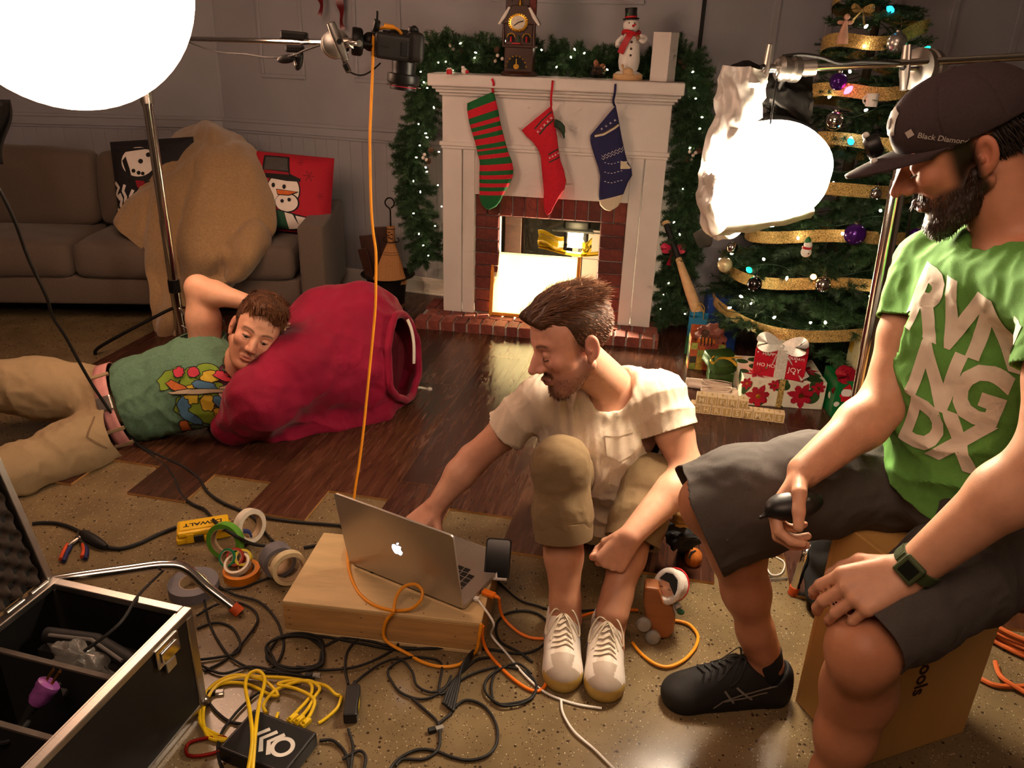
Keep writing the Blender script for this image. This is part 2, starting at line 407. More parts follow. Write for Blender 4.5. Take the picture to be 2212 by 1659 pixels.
# ---------------------------------------------------------------- the setting
obj('floor', bx(-7, 7, -4, 8, -.1, 0), 'concrete', kind='structure')
FA = math.radians(-11.5)
wf = thing('floor_wood', None, None, (0, 0, 0), FA, kind='structure')
PW = .2095
def plank(u0, v0, v1, k):
    g = .0003
    me = mesh_of(bx(-PW/2+g, PW/2-g, -(v1-v0)/2+g, (v1-v0)/2-g, 0, .008), 'plank')
    me.materials.append(MAT['plank_'+'abc'[k % 3]]); me.materials.append(MAT['plank_edge'])
    for p in me.polygons: p.material_index = 0 if p.normal.z > .5 else 1
    o = obj('plank', me, None, wf, smooth=False); o.location = (u0+PW/2, (v0+v1)/2, .0005)
for k in range(-5, 16):
    u0 = -1.464+k*PW; near = 1.943 if (k % 2) else 2.123
    if u0 < -2.1: near = 2.75 if k % 2 else 2.93
    v = near; first = True; far = 5.05 if u0 < 0 else 4.75
    while v < far-.05:
        Ln = (1.0 if k % 2 == 0 else 1.22) if not first else (.62, 1.22, .95, .3, 1.1)[k % 5]
        e = min(v+Ln, far); plank(u0, v, e, (k*7+int(v*5)) % 5); v = e; first = False
# walls: each flat is a box with its own line on the floor
def flat(name, A, B, z0, z1, th=.05, mat='wall_paint', holes=None):
    A = V((*A, 0)); B = V((*B, 0)); d = B-A; L = d.length
    w_ = thing(name, None, None, A, math.atan2(d.y, d.x), kind='structure')
    if holes is None: obj('wall_panel', bx(0, L, 0, th, z0, z1), mat, w_)
    else:
        x0, x1, zt = holes
        obj('wall_panel', join(bx(0, x0, 0, th, z0, z1), bx(x1, L, 0, th, z0, z1), bx(x0, x1, 0, th, zt, z1)), mat, w_)
    return w_, L
WB0 = V((-1.742, 4.894)); WBd = V((.626, -.196)).normalized()
def wB(s): return WB0+WBd*s
E1 = wB(2.70)
wall_back, LB = flat('wall_back', WB0, E1, 0, 3.0, holes=(1.47+.15, 2.42, .75))
P0 = fl(0, 271, .847); dA = (V((P0.x, P0.y))-WB0).normalized(); A0 = WB0+dA*3.0
wall_left, LA = flat('wall_left', A0, WB0, 0, 3.0)
aR = math.radians(8); R1 = E1+V((math.cos(aR), math.sin(aR)))*4.5
wall_right, LR = flat('wall_right', E1, R1, 0, 3.0)
def trim_run(w_, x0, x1):
    obj('trim_rail', join(bx(x0, x1, -.022, 0, .862, .905), bx(x0, x1, -.012, 0, .905, .925), bx(x0, x1, -.012, 0, .846, .862)), 'wall_paint', w_, bevel=.003)
    n = int((x1-x0)/.075)
    for i in range(n):
        a = x0+(x1-x0)*i/n; obj('bead_board', bx(a+.0006, a+(x1-x0)/n-.0006, -.003, 0, .1, .846), 'wall_paint', w_, bevel=.001, smooth=False, seg=1)
    obj('baseboard', join(bx(x0, x1, -.014, 0, 0, .085), bx(x0, x1, -.009, 0, .085, .105), bx(x0, x1, -.020, 0, 0, .018)), 'white_trim', w_, bevel=.003)
trim_run(wall_back, 0, 1.50); trim_run(wall_left, .6, LA)
def frame_moulding(w_, x0, x1, z0, z1):
    for a in (bx(x0, x1, -.012, 0, z0, z0+.022), bx(x0, x1, -.012, 0, z1-.022, z1), bx(x0, x0+.022, -.012, 0, z0+.022, z1-.022), bx(x1-.022, x1, -.012, 0, z0+.022, z1-.022)):
        obj('moulding', a, 'wall_paint', w_, bevel=.005, smooth=False)
def sB(px, py):
    d = ray(px, py); n = V((-WBd.y, WBd.x)); t = WB0.dot(n)/(V((d[0], d[1])).dot(n)); p = V((d[0]*t, d[1]*t)); return (p-WB0).dot(WBd)
frame_moulding(wall_back, sB(566, 168), sB(662, 172), 1.155, 2.5)
frame_moulding(wall_back, sB(768, 176), sB(870, 182), 1.155, 2.5)
frame_moulding(wall_back, sB(1062, 0), sB(1393, 0), 1.565, 2.5)
frame_moulding(wall_left, LA-.62, LA-.36, 1.17, 2.5)
frame_moulding(wall_left, LA-1.35, LA-1.05, 1.17, 2.5)
obj('trim_seam', bx(-.006, .006, -.006, .002, 0, 3), 'wall_paint', wall_left).location = (LA, 0, 0)
for s in (.35, .62, .95, 1.25, 1.6, 1.95, 2.3, 2.65):
    obj('trim_batten', bx(s-.018, s+.018, -.008, 0, 0, 3), 'wall_paint', wall_right, bevel=.003, smooth=False)
obj('trim_corner', bx(LB-.012, LB+.006, -.010, .0, 0, 3), 'matte_black', wall_back)
obj('baseboard', join(bx(0, LR, -.014, 0, 0, .085), bx(0, LR, -.009, 0, .085, .105)), 'white_trim', wall_right, bevel=.003)
# the shop beyond the opening, and the rest of the room around the camera
M('far_wall', '9c9468', .8, var=.1, scale=2); M('room_wall', '9a9088', .85, var=.08, scale=2); M('far_dark', '2c2620', .8)
obj('wall_far', bx(-1.6, 2.6, 5.75, 5.85, 0, 2.6), 'far_wall', kind='structure')
obj('wall_west', bx(-4.6, -4.5, -4, 8, 0, 3.2), 'room_wall', kind='structure')
obj('wall_east', bx(4.6, 4.7, -4, 8, 0, 3.2), 'room_wall', kind='structure')
obj('wall_south', bx(-4.6, 4.7, -3.6, -3.5, 0, 3.2), 'room_wall', kind='structure')
obj('ceiling', bx(-4.6, 4.7, -3.6, 8, 3.2, 3.3), 'room_wall', kind='structure')
# ---------------------------------------------------------------- fireplace
FO = V((-.3788, 4.0533, 0)); FZ = -.1585
fp = thing('fireplace', 'white mantel fireplace with red brick facing and brick hearth', 'fireplace', FO, FZ)
FM = Matrix.Translation(FO) @ RZ(FZ)
def fpw(x, y, z): return FM @ V((x, y, z))
Wd = 1.088
sh = obj('shelf', bx(-.048, Wd+.046, -.095, .20, 1.190, 1.244), 'white_paint', fp, bevel=.006)
obj('moulding', join(bx(-.034, Wd+.034, -.066, .2, 1.176, 1.190), bx(-.022, Wd+.022, -.045, .2, 1.160, 1.176), bx(-.010, Wd+.010, -.022, .2, 1.146, 1.160)), 'white_paint', fp, bevel=.004)
obj('frieze', bx(0, Wd, 0, .022, .925, 1.15), 'white_paint', fp, bevel=.002)
obj('ledge', join(bx(-.012, Wd+.012, -.014, .02, .912, .932), bx(-.006, Wd+.006, -.007, .02, .898, .912)), 'white_paint', fp, bevel=.004)
obj('lower_panel', bx(.163, Wd-.163, .004, .024, .684, .9), 'white_paint', fp, bevel=.002)
for x0, x1 in ((0, .098), (.103, .163)):
    obj('pilaster_board', bx(x0, x1, 0, .022, .060, .9), 'white_paint', fp, bevel=.003, smooth=False)
    obj('pilaster_board', bx(Wd-x1, Wd-x0, 0, .022, .060, .9), 'white_paint', fp, bevel=.003, smooth=False)
obj('side_panel', bx(0, .02, .022, .2, .06, 1.15), 'white_paint', fp); obj('side_panel', bx(Wd-.02, Wd, .022, .2, .06, 1.15), 'white_paint', fp)
obj('mortar_backing', join(bx(.163, .29, .032, .08, .06, .685), bx(Wd-.29, Wd-.163, .032, .08, .06, .685), bx(.29, Wd-.29, .032, .08, .575, .685)), 'mortar', fp)
def brick_at(x0, x1, y0, y1, z0, z1, par, i):
    j = .002
    me = mesh_of(bx(-(x1-x0)/2, (x1-x0)/2, -(y1-y0)/2, (y1-y0)/2, -(z1-z0)/2, (z1-z0)/2), 'brick')
    o = obj('brick', me, 'brick%d' % (i % 4), par, bevel=.003, smooth=False, seg=1)
    o.location = ((x0+x1)/2+rnd.uniform(-j, j)*.4, (y0+y1)/2+rnd.uniform(-j, j), (z0+z1)/2+rnd.uniform(-j, j)*.4)
    o.rotation_euler = (0, rnd.uniform(-.008, .008), 0)
for i in range(12):
    x0 = .163+i*.0635; brick_at(x0+.003, x0+.0605, .020, .07, .580, .683, fp, rnd.choice((0, 2, 0, 1)))
for i in range(8):
    z0 = .062+i*.0645
    brick_at(.166, .287, .020, .07, z0+.003, z0+.0615, fp, rnd.choice((0, 2, 1, 0)))
    brick_at(Wd-.287, Wd-.166, .020, .07, z0+.003, z0+.0615, fp, rnd.choice((0, 2, 1, 0)))
obj('hearth_bed', bx(-.10, Wd+.045, -.165, .20, .001, .050), 'mortar', fp)
for r in range(2):
    y0, y1 = ((-.172, -.078), (-.072, .016))[r]
    x = -.108+(.03 if r else 0); i = 0
    while x < Wd+.04:
        wb = .058+rnd.uniform(-.004, .004); brick_at(x, min(x+wb, Wd+.05), y0, y1, .006 if r == 0 else .02, .060, fp, rnd.choice((0, 1, 1, 3))); x += wb+.0095; i += 1
for x0 in (-.105, -.045, Wd-.02):
    for y0 in (.022, .084, .146): brick_at(x0, x0+.055, y0, y0+.055, .01, .059, fp, rnd.choice((0, 1)))
# bounce board leaning in the opening, lit by the gelled lamp behind it
bd = thing('diffusion_board', 'white translucent board with orange edge tape glowing in the fireplace opening', 'board', fpw(.25, -.02, .062), FZ)
bm_ = M('diffuser', 'f4ead6', .8, var=.03); nt = bm_.node_tree
tr = nd(nt, 'ShaderNodeBsdfTranslucent'); tr.inputs[0].default_value = (.95, .90, .72, 1); ms = nd(nt, 'ShaderNodeMixShader'); ms.inputs[0].default_value = .62
nt.links.new(nt.nodes['Principled BSDF'].outputs[0], ms.inputs[1]); nt.links.new(tr.outputs[0], ms.inputs[2]); nt.links.new(ms.outputs[0], nt.nodes['Material Output'].inputs[0])
M('orange_edge', 'd98a2b', .5, var=.06)
tl = RX(math.radians(-9))
obj('panel', xf(bx(.012, .452, .004, .009, .012, .325), tl), 'diffuser', bd)
for a in (bx(0, .018, 0, .013, 0, .337), bx(.446, .464, 0, .013, 0, .337), bx(.018, .446, 0, .013, 0, .018)): obj('edge', xf(a, tl), 'orange_edge', bd, bevel=.003)
obj('top_edge', xf(bx(.018, .446, .002, .011, .325, .332), tl), 'diffuser', bd)
# lamp with yellow gel behind the board
lp = thing('gelled_work_lamp', 'black work lamp with yellow gel shining inside the fireplace opening', 'lamp', fpw(.64, .22, 0), FZ)
M('lamp_face', 'fff2c8', .5, var=0, emit=60, emitcol='ffe9b0')
gl = M('yellow_gel', 'f2c21a', .15, var=.1, trans=.85, scale=30)
obj('stand', join(cyl((.05, .05, 0), (.05, .05, .40), .012), lathe([(.07, 0), (.07, .012), (.02, .02)], 20)), 'black_metal', lp)
obj('housing', join(bx(-.04, .09, .0, .10, .475, .535), bx(-.035, .085, .03, .1, .40, .475)), 'black_metal', lp, bevel=.01)
obj('lamp_face', bx(-.018, .062, -.004, .001, .395, .475), 'lamp_face', lp)
obj('lamp_bracket', xf(prism([(-.10, 0), (.12, 0), (.08, .05), (-.02, .07)], 0, .012), T(0, -.01, .475) @ RX(.4)), 'matte_black', lp)
def gel_sheet(c, w_, h_, sd):
    return grid(lambda a, b: (c[0]+(a-.5)*w_, c[1]+.02*math.sin(5*a+sd)+.012*math.sin(9*b+sd*2), c[2]+(b-.5)*h_+.012*math.sin(4*a+sd)), 14, 10)
obj('gel_sheet', gel_sheet((-.105, -.03, .43), .14, .085, 1.), gl, lp); obj('gel_sheet', gel_sheet((.0, -.035, .385), .34, .02, 2.), gl, lp)
obj('gel_sheet', gel_sheet((.085, -.02, .41), .05, .07, 3.), gl, lp)
lamp('gelled_lamp_light', 'AREA', fpw(.60, .16, .24), 60, (1, .86, .56), fpw(.56, -.3, .15), .12)
lamp('gelled_lamp_glow', 'POINT', fpw(.66, .12, .50), 4.0, (1, .78, .38), None, .05)
# seen through the opening
cb = thing('drawer_cabinet', 'low white drawer cabinet seen through the fireplace opening', 'cabinet', fpw(.62, .55, 0), FZ)
obj('body', bx(0, .55, 0, .4, .10, .42), 'white_paint', cb, bevel=.004)
for i in range(2): obj('drawer', bx(.02, .53, -.012, 0, .12+i*.15, .255+i*.15), 'white_paint', cb, bevel=.004)
for i in range(2): obj('handle', bx(.2, .34, -.024, -.012, .185+i*.15, .195+i*.15), 'black_metal', cb, bevel=.003)
for x in (.03, .5): obj('foot', bx(x, x+.03, .02, .05, 0, .10), 'matte_black', cb)
tag(obj('dark_post', join(bx(-.05, .05, -.05, .05, 0, 1.1), bx(-.08, .08, -.08, .08, 0, .02)), 'dark_wood', loc=fpw(.27, .62, 0), rot=(0, 0, FZ), bevel=.004), 'dark brown post behind the left of the fireplace opening', 'post')
tag(obj('room_divider', join(bx(-.3, .9, 0, .03, .03, .52), bx(-.3, -.26, -.05, .08, 0, .03), bx(.86, .9, -.05, .08, 0, .03)), 'far_dark', loc=fpw(.4, 1.15, 0), rot=(0, 0, FZ)), 'dark low panel standing behind the fireplace opening', 'divider')
# ---------------------------------------------------------------- flat shapes laid onto curved surfaces
from mathutils.bvhtree import BVHTree
def subdiv(vf, maxlen):
    bm = bmesh.new(); vs = [bm.verts.new(p) for p in vf[0]]
    for f in vf[1]:
        try: bm.faces.new([vs[i] for i in f])
        except ValueError: pass
    bmesh.ops.remove_doubles(bm, verts=bm.verts, dist=1e-6)
    bmesh.ops.triangulate(bm, faces=bm.faces)
    for _ in range(7):
        L = [e for e in bm.edges if e.calc_length() > maxlen]
        if not L: break
        bmesh.ops.subdivide_edges(bm, edges=L, cuts=1); bmesh.ops.triangulate(bm, faces=bm.faces)
    bm.verts.index_update(); r = [tuple(v.co) for v in bm.verts], [tuple(v.index for v in f.verts) for f in bm.faces]; bm.free(); return r
def wrap(vf, Mt, bvh, d, off=.0012, maxlen=.012, reach=1.):
    """vf lies in XY; placed by Mt, then pushed along d onto the surface"""
    vf = subdiv(vf, maxlen); d = V(d).normalized(); out = []; ok = []
    for p in vf[0]:
        q = Mt @ V(p); h, n, i, dist = bvh.ray_cast(q, d, reach)
        ok.append(h is not None); out.append(tuple(h+(n if n.dot(d) < 0 else -n)*off*.3-d*off*.7) if h is not None else (0, 0, 0))
    fs = [f for f in vf[1] if all(ok[i] for i in f)]
    used = sorted({i for f in fs for i in f}); mp = {i: k for k, i in enumerate(used)}
    return [out[i] for i in used], [tuple(mp[i] for i in f) for f in fs]
def bvh_of(vf): return BVHTree.FromPolygons([tuple(p) for p in vf[0]], [tuple(f) for f in vf[1]])
def bvh_np(P, Q): return BVHTree.FromPolygons(P.tolist(), Q.tolist())
def poly(P): return [(x, y, 0) for x, y in P], [tuple(range(len(P)))]
def disc(x, y, r, n=18, ry=None): return poly([(x+r*math.cos(2*math.pi*k/n), y+(ry or r)*math.sin(2*math.pi*k/n)) for k in range(n)])
def stroke(P, w_):
    """a bent line as a flat strip in XY"""
    P = [V((x, y, 0)) for x, y in P]; vs = []; fs = []
    for i, p in enumerate(P):
        t = (P[min(i+1, len(P)-1)]-P[max(i-1, 0)]).normalized(); n = V((-t.y, t.x, 0))*w_/2; vs += [tuple(p+n), tuple(p-n)]
    return vs, [(2*i, 2*i+1, 2*i+3, 2*i+2) for i in range(len(P)-1)]
def pillow(w_, h_, t, n=28):
    def side(sg):
        def f(a, b):
            a, b = a*2-1, b*2-1; th = t/2*(max(0, 1-a**4)**.6)*(max(0, 1-b**4)**.6)
            px = 1-.09*(1-b*b); py = 1-.09*(1-a*a)
            return (a*w_/2*py*1.0+0*px, sg*th-(0), b*h_/2*px)
        return grid(f, n, n)
    F, B = side(-1), side(1)
    return join(F, (B[0], [f[::-1] for f in B[1]]))
# ---------------------------------------------------------------- sofa and what lies on it
SO = V((-.955, 3.905, 0)); SZ = math.radians(3.6)
sf = thing('sofa', 'brown woven fabric sofa with two seat cushions against the grey wall', 'sofa', SO, SZ)
SL = 2.75
obj('base', bx(-SL+.02, -.14, .015, .64, .10, .245), 'sofa_fabric', sf, bevel=.015)
obj('arm', bx(-.125, 0, -.04, .66, .10, .535), 'sofa_fabric', sf, bevel=.022, seg=3)
obj('arm', bx(-SL, -SL+.15, -.04, .66, .10, .535), 'sofa_fabric', sf, bevel=.022, seg=3)
obj('back_frame', bx(-SL+.15, -.15, .5, .66, .10, .74), 'sofa_fabric', sf, bevel=.03, seg=3)
def cushion(x0, x1, y0, y1, z0, z1, puff=.02, lean=0.):
    cx, cy, cz = (x0+x1)/2, (y0+y1)/2, (z0+z1)/2; hx, hy, hz = (x1-x0)/2, (y1-y0)/2, (z1-z0)/2
    vol = Vol((x0-.05, y0-.05, z0-.05), (x1+.05, y1+.05, z1+.06), .022); vol.rbox((cx, cy, cz), (hx, hy, hz), .045, k=0)
    P, Q = vol.mesh(3); a = np.clip((P[:, 0]-cx)/hx, -1, 1); b = np.clip((P[:, 1]-cy)/hy, -1, 1); c = np.clip((P[:, 2]-cz)/hz, -1, 1)
    N = nrm(P, Q); P = P+N*(puff*(1-a**2)*(1-np.minimum(b*b, c*c))*.8+.004*nz(P, 9, 3))[:, None]
    P[:, 1] += lean*(P[:, 2]-z0)
    return npmesh(P, Q)
obj('seat_cushion', cushion(-1.245, -.155, -.01, .52, .235, .42), 'sofa_fabric', sf); obj('seat_cushion', cushion(-2.36, -1.25, -.01, .52, .235, .42), 'sofa_fabric', sf)
obj('back_cushion', cushion(-1.245, -.16, .36, .52, .42, .795, .03, .16), 'sofa_fabric', sf); obj('back_cushion', cushion(-2.36, -1.25, .36, .52, .42, .795, .03, .16), 'sofa_fabric', sf)
for x, y in ((-.1, .06), (-.1, .6), (-SL+.1, .06), (-SL+.1, .6)): obj('foot', lathe([(.022, 0), (.03, .10)], 12), 'dark_wood', sf, loc=(x, y, 0))
# blanket: rows of points down from the back of the sofa to the floor
rows = [(268, 410, 470, 4.66), (281, 380, 500, 4.46), (310, 364, 535, 4.30), (360, 335, 574, 4.17), (415, 297, 588, 4.06), (468, 256, 593, 3.98), (500, 262, 588, 3.93), (545, 316, 572, 3.86), (590, 324, 535, 3.82), (630, 328, 470, 3.775), (672, 330, 432, 3.745), (712, 334, 402, 3.735), (728, 350, 392, 3.75)]
rr = []
for y, xa, xb, Y in rows:
    L_ = []
    for i in range(9):
        t = i/8; bul = math.sin(math.pi*t)**.8; yy = y+(8 if 300 < y < 700 else 0)*math.sin(math.pi*t)-((1-bul)*-10 if y < 300 else 0)
        L_.append(at(xa+(xb-xa)*t, yy, Y-.10*bul*(1 if y < 560 else .4)+.07*(t > .99)))
    rr.append(L_)
rr = [spl(r, 8) for r in rr]; cols = [spl([r[i] for r in rr], 7) for i in range(len(rr[0]))]
nu, nv = len(cols), len(cols[0]); P = np.array([[tuple(p) for p in c] for c in cols]).reshape(-1, 3)
Q = np.array([(i*nv+j, (i+1)*nv+j, (i+1)*nv+j+1, i*nv+j+1) for i in range(nu-1) for j in range(nv-1)])
N = nrm(P, Q); N *= np.sign((N*np.array([0, -1, .2])).sum(1))[:, None]
u_ = np.repeat(np.arange(nu)/(nu-1), nv); v_ = np.tile(np.arange(nv)/(nv-1), nu)
wv = P*np.array([1.5, 1, .40]); g1 = nz(wv, 4.2, 4, 1); g2 = nz(wv, 11, 8, 1); g3 = nz(P*np.array([1, 1, 1.2]), 13, 15, 1)
fold = .016*np.sin(u_*13+3.5*v_+1.8*nz(P, 4, 4))*np.clip(v_*2-.3, .15, 1)-.016*np.exp(-(g1/.20)**2)-.004*np.exp(-(g2/.25)**2)-.006*np.exp(-(g3/.25)**2)*((u_ > .6) & (v_ > .5))+.012*g1
# the folded edge that lies over itself from the top down to the left
cr = (v_-.10)-.42*np.clip(.62-u_, 0, 1); fold += .024/(1+np.exp(-cr/.010))*np.exp(-np.maximum(cr, 0)/.12)*(1-np.clip((u_-.6)/.2, 0, 1))
P = P+N*fold[:, None]
bl = obj('fur_blanket', npmesh(P, Q), 'fur'); tag(bl, 'tan plush blanket heaped over the sofa and hanging to the floor', 'blanket')
so = bl.modifiers.new('solid', 'SOLIDIFY'); so.thickness = .018; so.offset = -1
# pillows with printed snowmen
M('pillow_red', 'b0142b', .8, var=.06, scale=200, bump=.0004, bscale=500); M('pillow_black', '1d1a1f', .8, var=.2, scale=200)
def decal_set(par, Mw, bvh, d, L, z0=.0012, W=True):
    for i, (nm, vf, mt) in enumerate(L):
        r = wrap(vf, Mw, bvh, d, z0+.0006*i)
        if r[1]: obj(nm, r, mt, par, smooth=True)
pr = thing('snowman_pillow', 'red cushion printed with a snowman in top hat beside the sofa arm', 'pillow', at(640, 500, 4.2), SZ)
PM = T(0, 0, .20) @ RX(math.radians(-20)) @ RY(math.radians(4))
pv = xf(pillow(.40, .40, .15), PM); obj('cushion', pv, 'pillow_red', pr)
bv = bvh_of(pv); PD = PM.to_3x3() @ V((0, 1, 0)); PB = PM @ RX(math.pi/2) @ T(0, 0, .3)
def arc(cx, cy, rx, ry, a0, a1, n=16): return [(cx+rx*math.cos(a0+(a1-a0)*i/n), cy+ry*math.sin(a0+(a1-a0)*i/n)) for i in range(n+1)]
flake = lambda x, y, r: join(*[stroke([(x-r*math.cos(a), y-r*math.sin(a)), (x+r*math.cos(a), y+r*math.sin(a))], r*.22) for a in (0, math.pi/3, 2*math.pi/3)])
decal_set(pr, PB, bv, PD, [
    ('snowflake', flake(.09, .085, .03), 'snowflake_red'), ('snowflake', flake(.15, -.01, .02), 'snowflake_red'), ('snowflake', flake(.04, .15, .02), 'snowflake_red'),
    ('snowman_outline', disc(-.035, .0, .088, 28, .092), 'print_black'), ('snowman_face', disc(-.035, .0, .082, 28, .086), 'print_white'),
    ('cheek', disc(-.01, -.06, .062, 24, .05), 'print_black'), ('cheek', disc(-.013, -.06, .057, 24, .045), 'print_white'),
    ('hat', poly([(-.15, .175), (-.02, .175), (-.005, .085), (.05, .065), (.05, .05), (-.02, .048), (-.15, .06)]), 'print_black'), ('hat_crown', poly([(-.14, .167), (-.028, .167), (-.016, .10), (-.14, .10)]), 'print_grey'),
    ('hat_band', poly([(-.14, .098), (-.012, .092), (-.010, .08), (-.14, .08)]), 'snowflake_red'),
    ('eye', disc(-.03, .018, .009, 12, .012), 'print_black'), ('eye', disc(-.085, .022, .009, 12, .012), 'print_black'),
    ('carrot_outline', poly([(-.07, .004), (.048, -.002), (-.005, -.026), (-.06, -.026)]), 'print_black'), ('carrot', poly([(-.066, .0), (.035, -.003), (-.006, -.022), (-.058, -.022)]), 'print_orange'),
    ('coal', disc(-.035, -.055, .009), 'print_black'), ('coal', disc(.0, -.045, .009), 'print_black'),
    ('scarf_outline', poly([(-.19, -.085), (-.04, -.10), (.04, -.115), (.11, -.125), (.15, -.19), (-.19, -.19)]), 'print_black'),
    ('scarf', poly([(-.19, -.09), (-.04, -.105), (.03, -.12), (.03, -.186), (-.19, -.186)]), 'print_green'), ('scarf_tail', poly([(.035, -.122), (.105, -.13), (.14, -.186), (.06, -.186)]), 'print_white'),
    ('scarf_stripe', poly([(-.02, -.11), (.02, -.117), (.06, -.18), (.0, -.186)]), 'print_white'), ('scarf_stripe', poly([(-.13, -.10), (-.09, -.10), (-.07, -.186), (-.12, -.186)]), 'print_white'),
    ('scarf_stripe', poly([(.08, -.135), (.095, -.135), (.11, -.18), (.09, -.18)]), 'print_green')])
pb = thing('snowman_pillow', 'black and white snowman cushion half hidden behind the tan blanket', 'pillow', at(352, 485, 4.16), SZ)
PM = T(0, 0, .215) @ RX(math.radians(-18)) @ RY(math.radians(-5))
pv = xf(pillow(.42, .44, .15), PM); obj('cushion', pv, 'pillow_black', pb)
bv = bvh_of(pv); PD = PM.to_3x3() @ V((0, 1, 0)); PB = PM @ RX(math.pi/2) @ T(0, 0, .3)
rnd.seed(5)
decal_set(pb, PB, bv, PD, [('snowman_face', disc(-.055, .10, .085, 26, .075), 'print_white'), ('snowman_shade', poly([(-.135, .11), (-.12, .05), (-.095, .03), (-.10, .07), (-.115, .13)]), 'print_black'),
    ('hat_brim', poly([(-.19, .175), (.08, .165), (.08, .15), (-.02, .16), (-.15, .15)]), 'print_black'), ('eye', disc(-.04, .10, .012), 'print_black'), ('eye', disc(.0, .13, .012), 'print_black'),
    ('coal', disc(-.08, .055, .010), 'print_black'), ('coal', disc(-.055, .043, .010), 'print_black'), ('coal', disc(-.035, .038, .009), 'print_black'),
    ('scarf', poly([(-.12, .02), (.0, .0), (.0, -.04), (-.10, -.03)]), 'print_black'), ('scarf_check', poly([(-.075, .008), (-.03, .0), (-.035, -.035), (-.07, -.03)]), 'snowflake_red')]
    + [('print_swirl', stroke([(x+.012*math.sin(3*i+x*40), y-.03*i+.01) for i in range(4)], .016), 'print_white') for x, y in ((-.18, .0), (-.165, -.06), (-.14, -.02), (-.12, -.09), (-.185, -.13), (-.10, -.05), (-.15, -.15), (-.075, -.07))])
# hanging dark cloth at the far left edge
dk = grid(lambda a, b: at(-40+(62-12*b)*a+8*math.sin(6*b), 215+140*b, 3.5+.05*math.sin(8*a+3*b)), 12, 12)
o = obj('dark_cloth', dk, 'matte_black'); o.modifiers.new('s', 'SOLIDIFY').thickness = .008; tag(o, 'dark cloth hanging at the left edge below the glowing lantern', 'cloth')
# red ribbon tails hanging on the wall
for (pts, lab) in (([(686, -60), (690, -10), (695, 12), (690, 34)], 'shorter dark red ribbon tail hanging on the wall'), ([(726, -60), (733, 0), (738, 25), (737, 48), (741, 64)], 'longer dark red ribbon tail hanging on the wall')):
    P3 = spl([at(x, y, 4.58) for x, y in pts], 5); n = len(P3)
    tag(obj('ribbon_tail', ribbon(P3, [.030+.012*math.sin(7*i/n)-.026*max(0, i/n-.75) for i in range(n)], lambda t: (1, .3*math.sin(8*t)-.3, 0)), 'dark_red_ribbon'), lab, 'ribbon')
# broom, iron hearth stand and bucket of wood
bo = V((-.715, 4.33, 0))
bk = thing('ash_bucket', 'dark metal bucket with a wide rim beside the fireplace', 'bucket', bo)
obj('bucket_body', lathe([(.085, 0), (.09, .01), (.105, .15), (.15, .168), (.152, .172), (.10, .158), (.08, .02), (.0, .02)], 28, False), 'iron', bk)
for i, (dx, dy, h_, w_, tx, ty) in enumerate(((-.055, .02, .36, .10, -.16, .10), (-.005, .035, .40, .12, -.06, .10), (-.06, -.02, .30, .05, -.26, .05))):
    o = obj('wood_plank', bx(-w_/2, w_/2, -.008, .008, 0, h_), 'dark_wood', loc=bo+V((dx, dy, .022)), rot=(-ty, tx, 0), bevel=.002)
    tag(o, ('left dark board standing in the ash bucket', 'widest dark board standing in the ash bucket', 'short leaning board at the left rim of the ash bucket')[i], 'board', 'boards in the ash bucket')
br = thing('hearth_broom', 'small straw hearth broom with ring handle standing in the bucket', 'broom', at(848, 612, 4.29))
k_ = .0055/2.2
sp = []
def brush(a, b):
    t = b; wv = .078*(1-t)**.9+.020; th = .020*(1-t)+.016; an = a*2*math.pi
    st = 1+.02*math.sin(an*26)
    return (wv*math.cos(an)*st-.018*(1-t), th*math.sin(an)*st, t*.23)
obj('bristles', grid(brush, 90, 12, True), 'straw', br)
obj('bristle_base', ([brush(i/90, 0) for i in range(90)], [tuple(range(90))]), 'straw', br)
obj('neck', lathe([(.020, .225), (.021, .24), (.0215, .30), (.0225, .318), (.019, .320)], 20), 'straw', br)
for z in (.165, .178): obj('stitching', tube([(1.02*(.078*(1-z/.23)**.9+.02)*math.cos(a)-.018*(1-z/.23), 1.04*(.020*(1-z/.23)+.016)*math.sin(a), z) for a in np.linspace(0, 2*math.pi, 32)], .0012, 5), 'dark_wood', br)
for z in (.235, .308): obj('band', mv(torus(.0215, .0025), 0, 0, z), 'iron', br)
for x, z in ((-.006, .292), (.006, .28), (-.012, .275), (.004, .256), (-.006, .262)): obj('weave', bx(x-.007, x+.007, -.0235, -.02, z-.0025, z+.0025), 'dark_wood', br)
hk = [(0, 0, .318), (0, 0, .40), (-.004, 0, .415), (-.022, 0, .432), (-.026, 0, .452), (-.012, 0, .470), (.008, 0, .470), (.022, 0, .452), (.019, 0, .432), (.004, 0, .418)]
obj('ring_handle', tube(spl(hk, 5), .0042, 8), 'iron', br)
for s in (-1, 1): obj('side_hook', tube(spl([(s*.016, 0, .236), (s*.032, -.004, .234), (s*.042, -.004, .242), (s*.041, -.004, .254), (s*.032, -.004, .257)], 5), .0028, 6), 'iron', br)
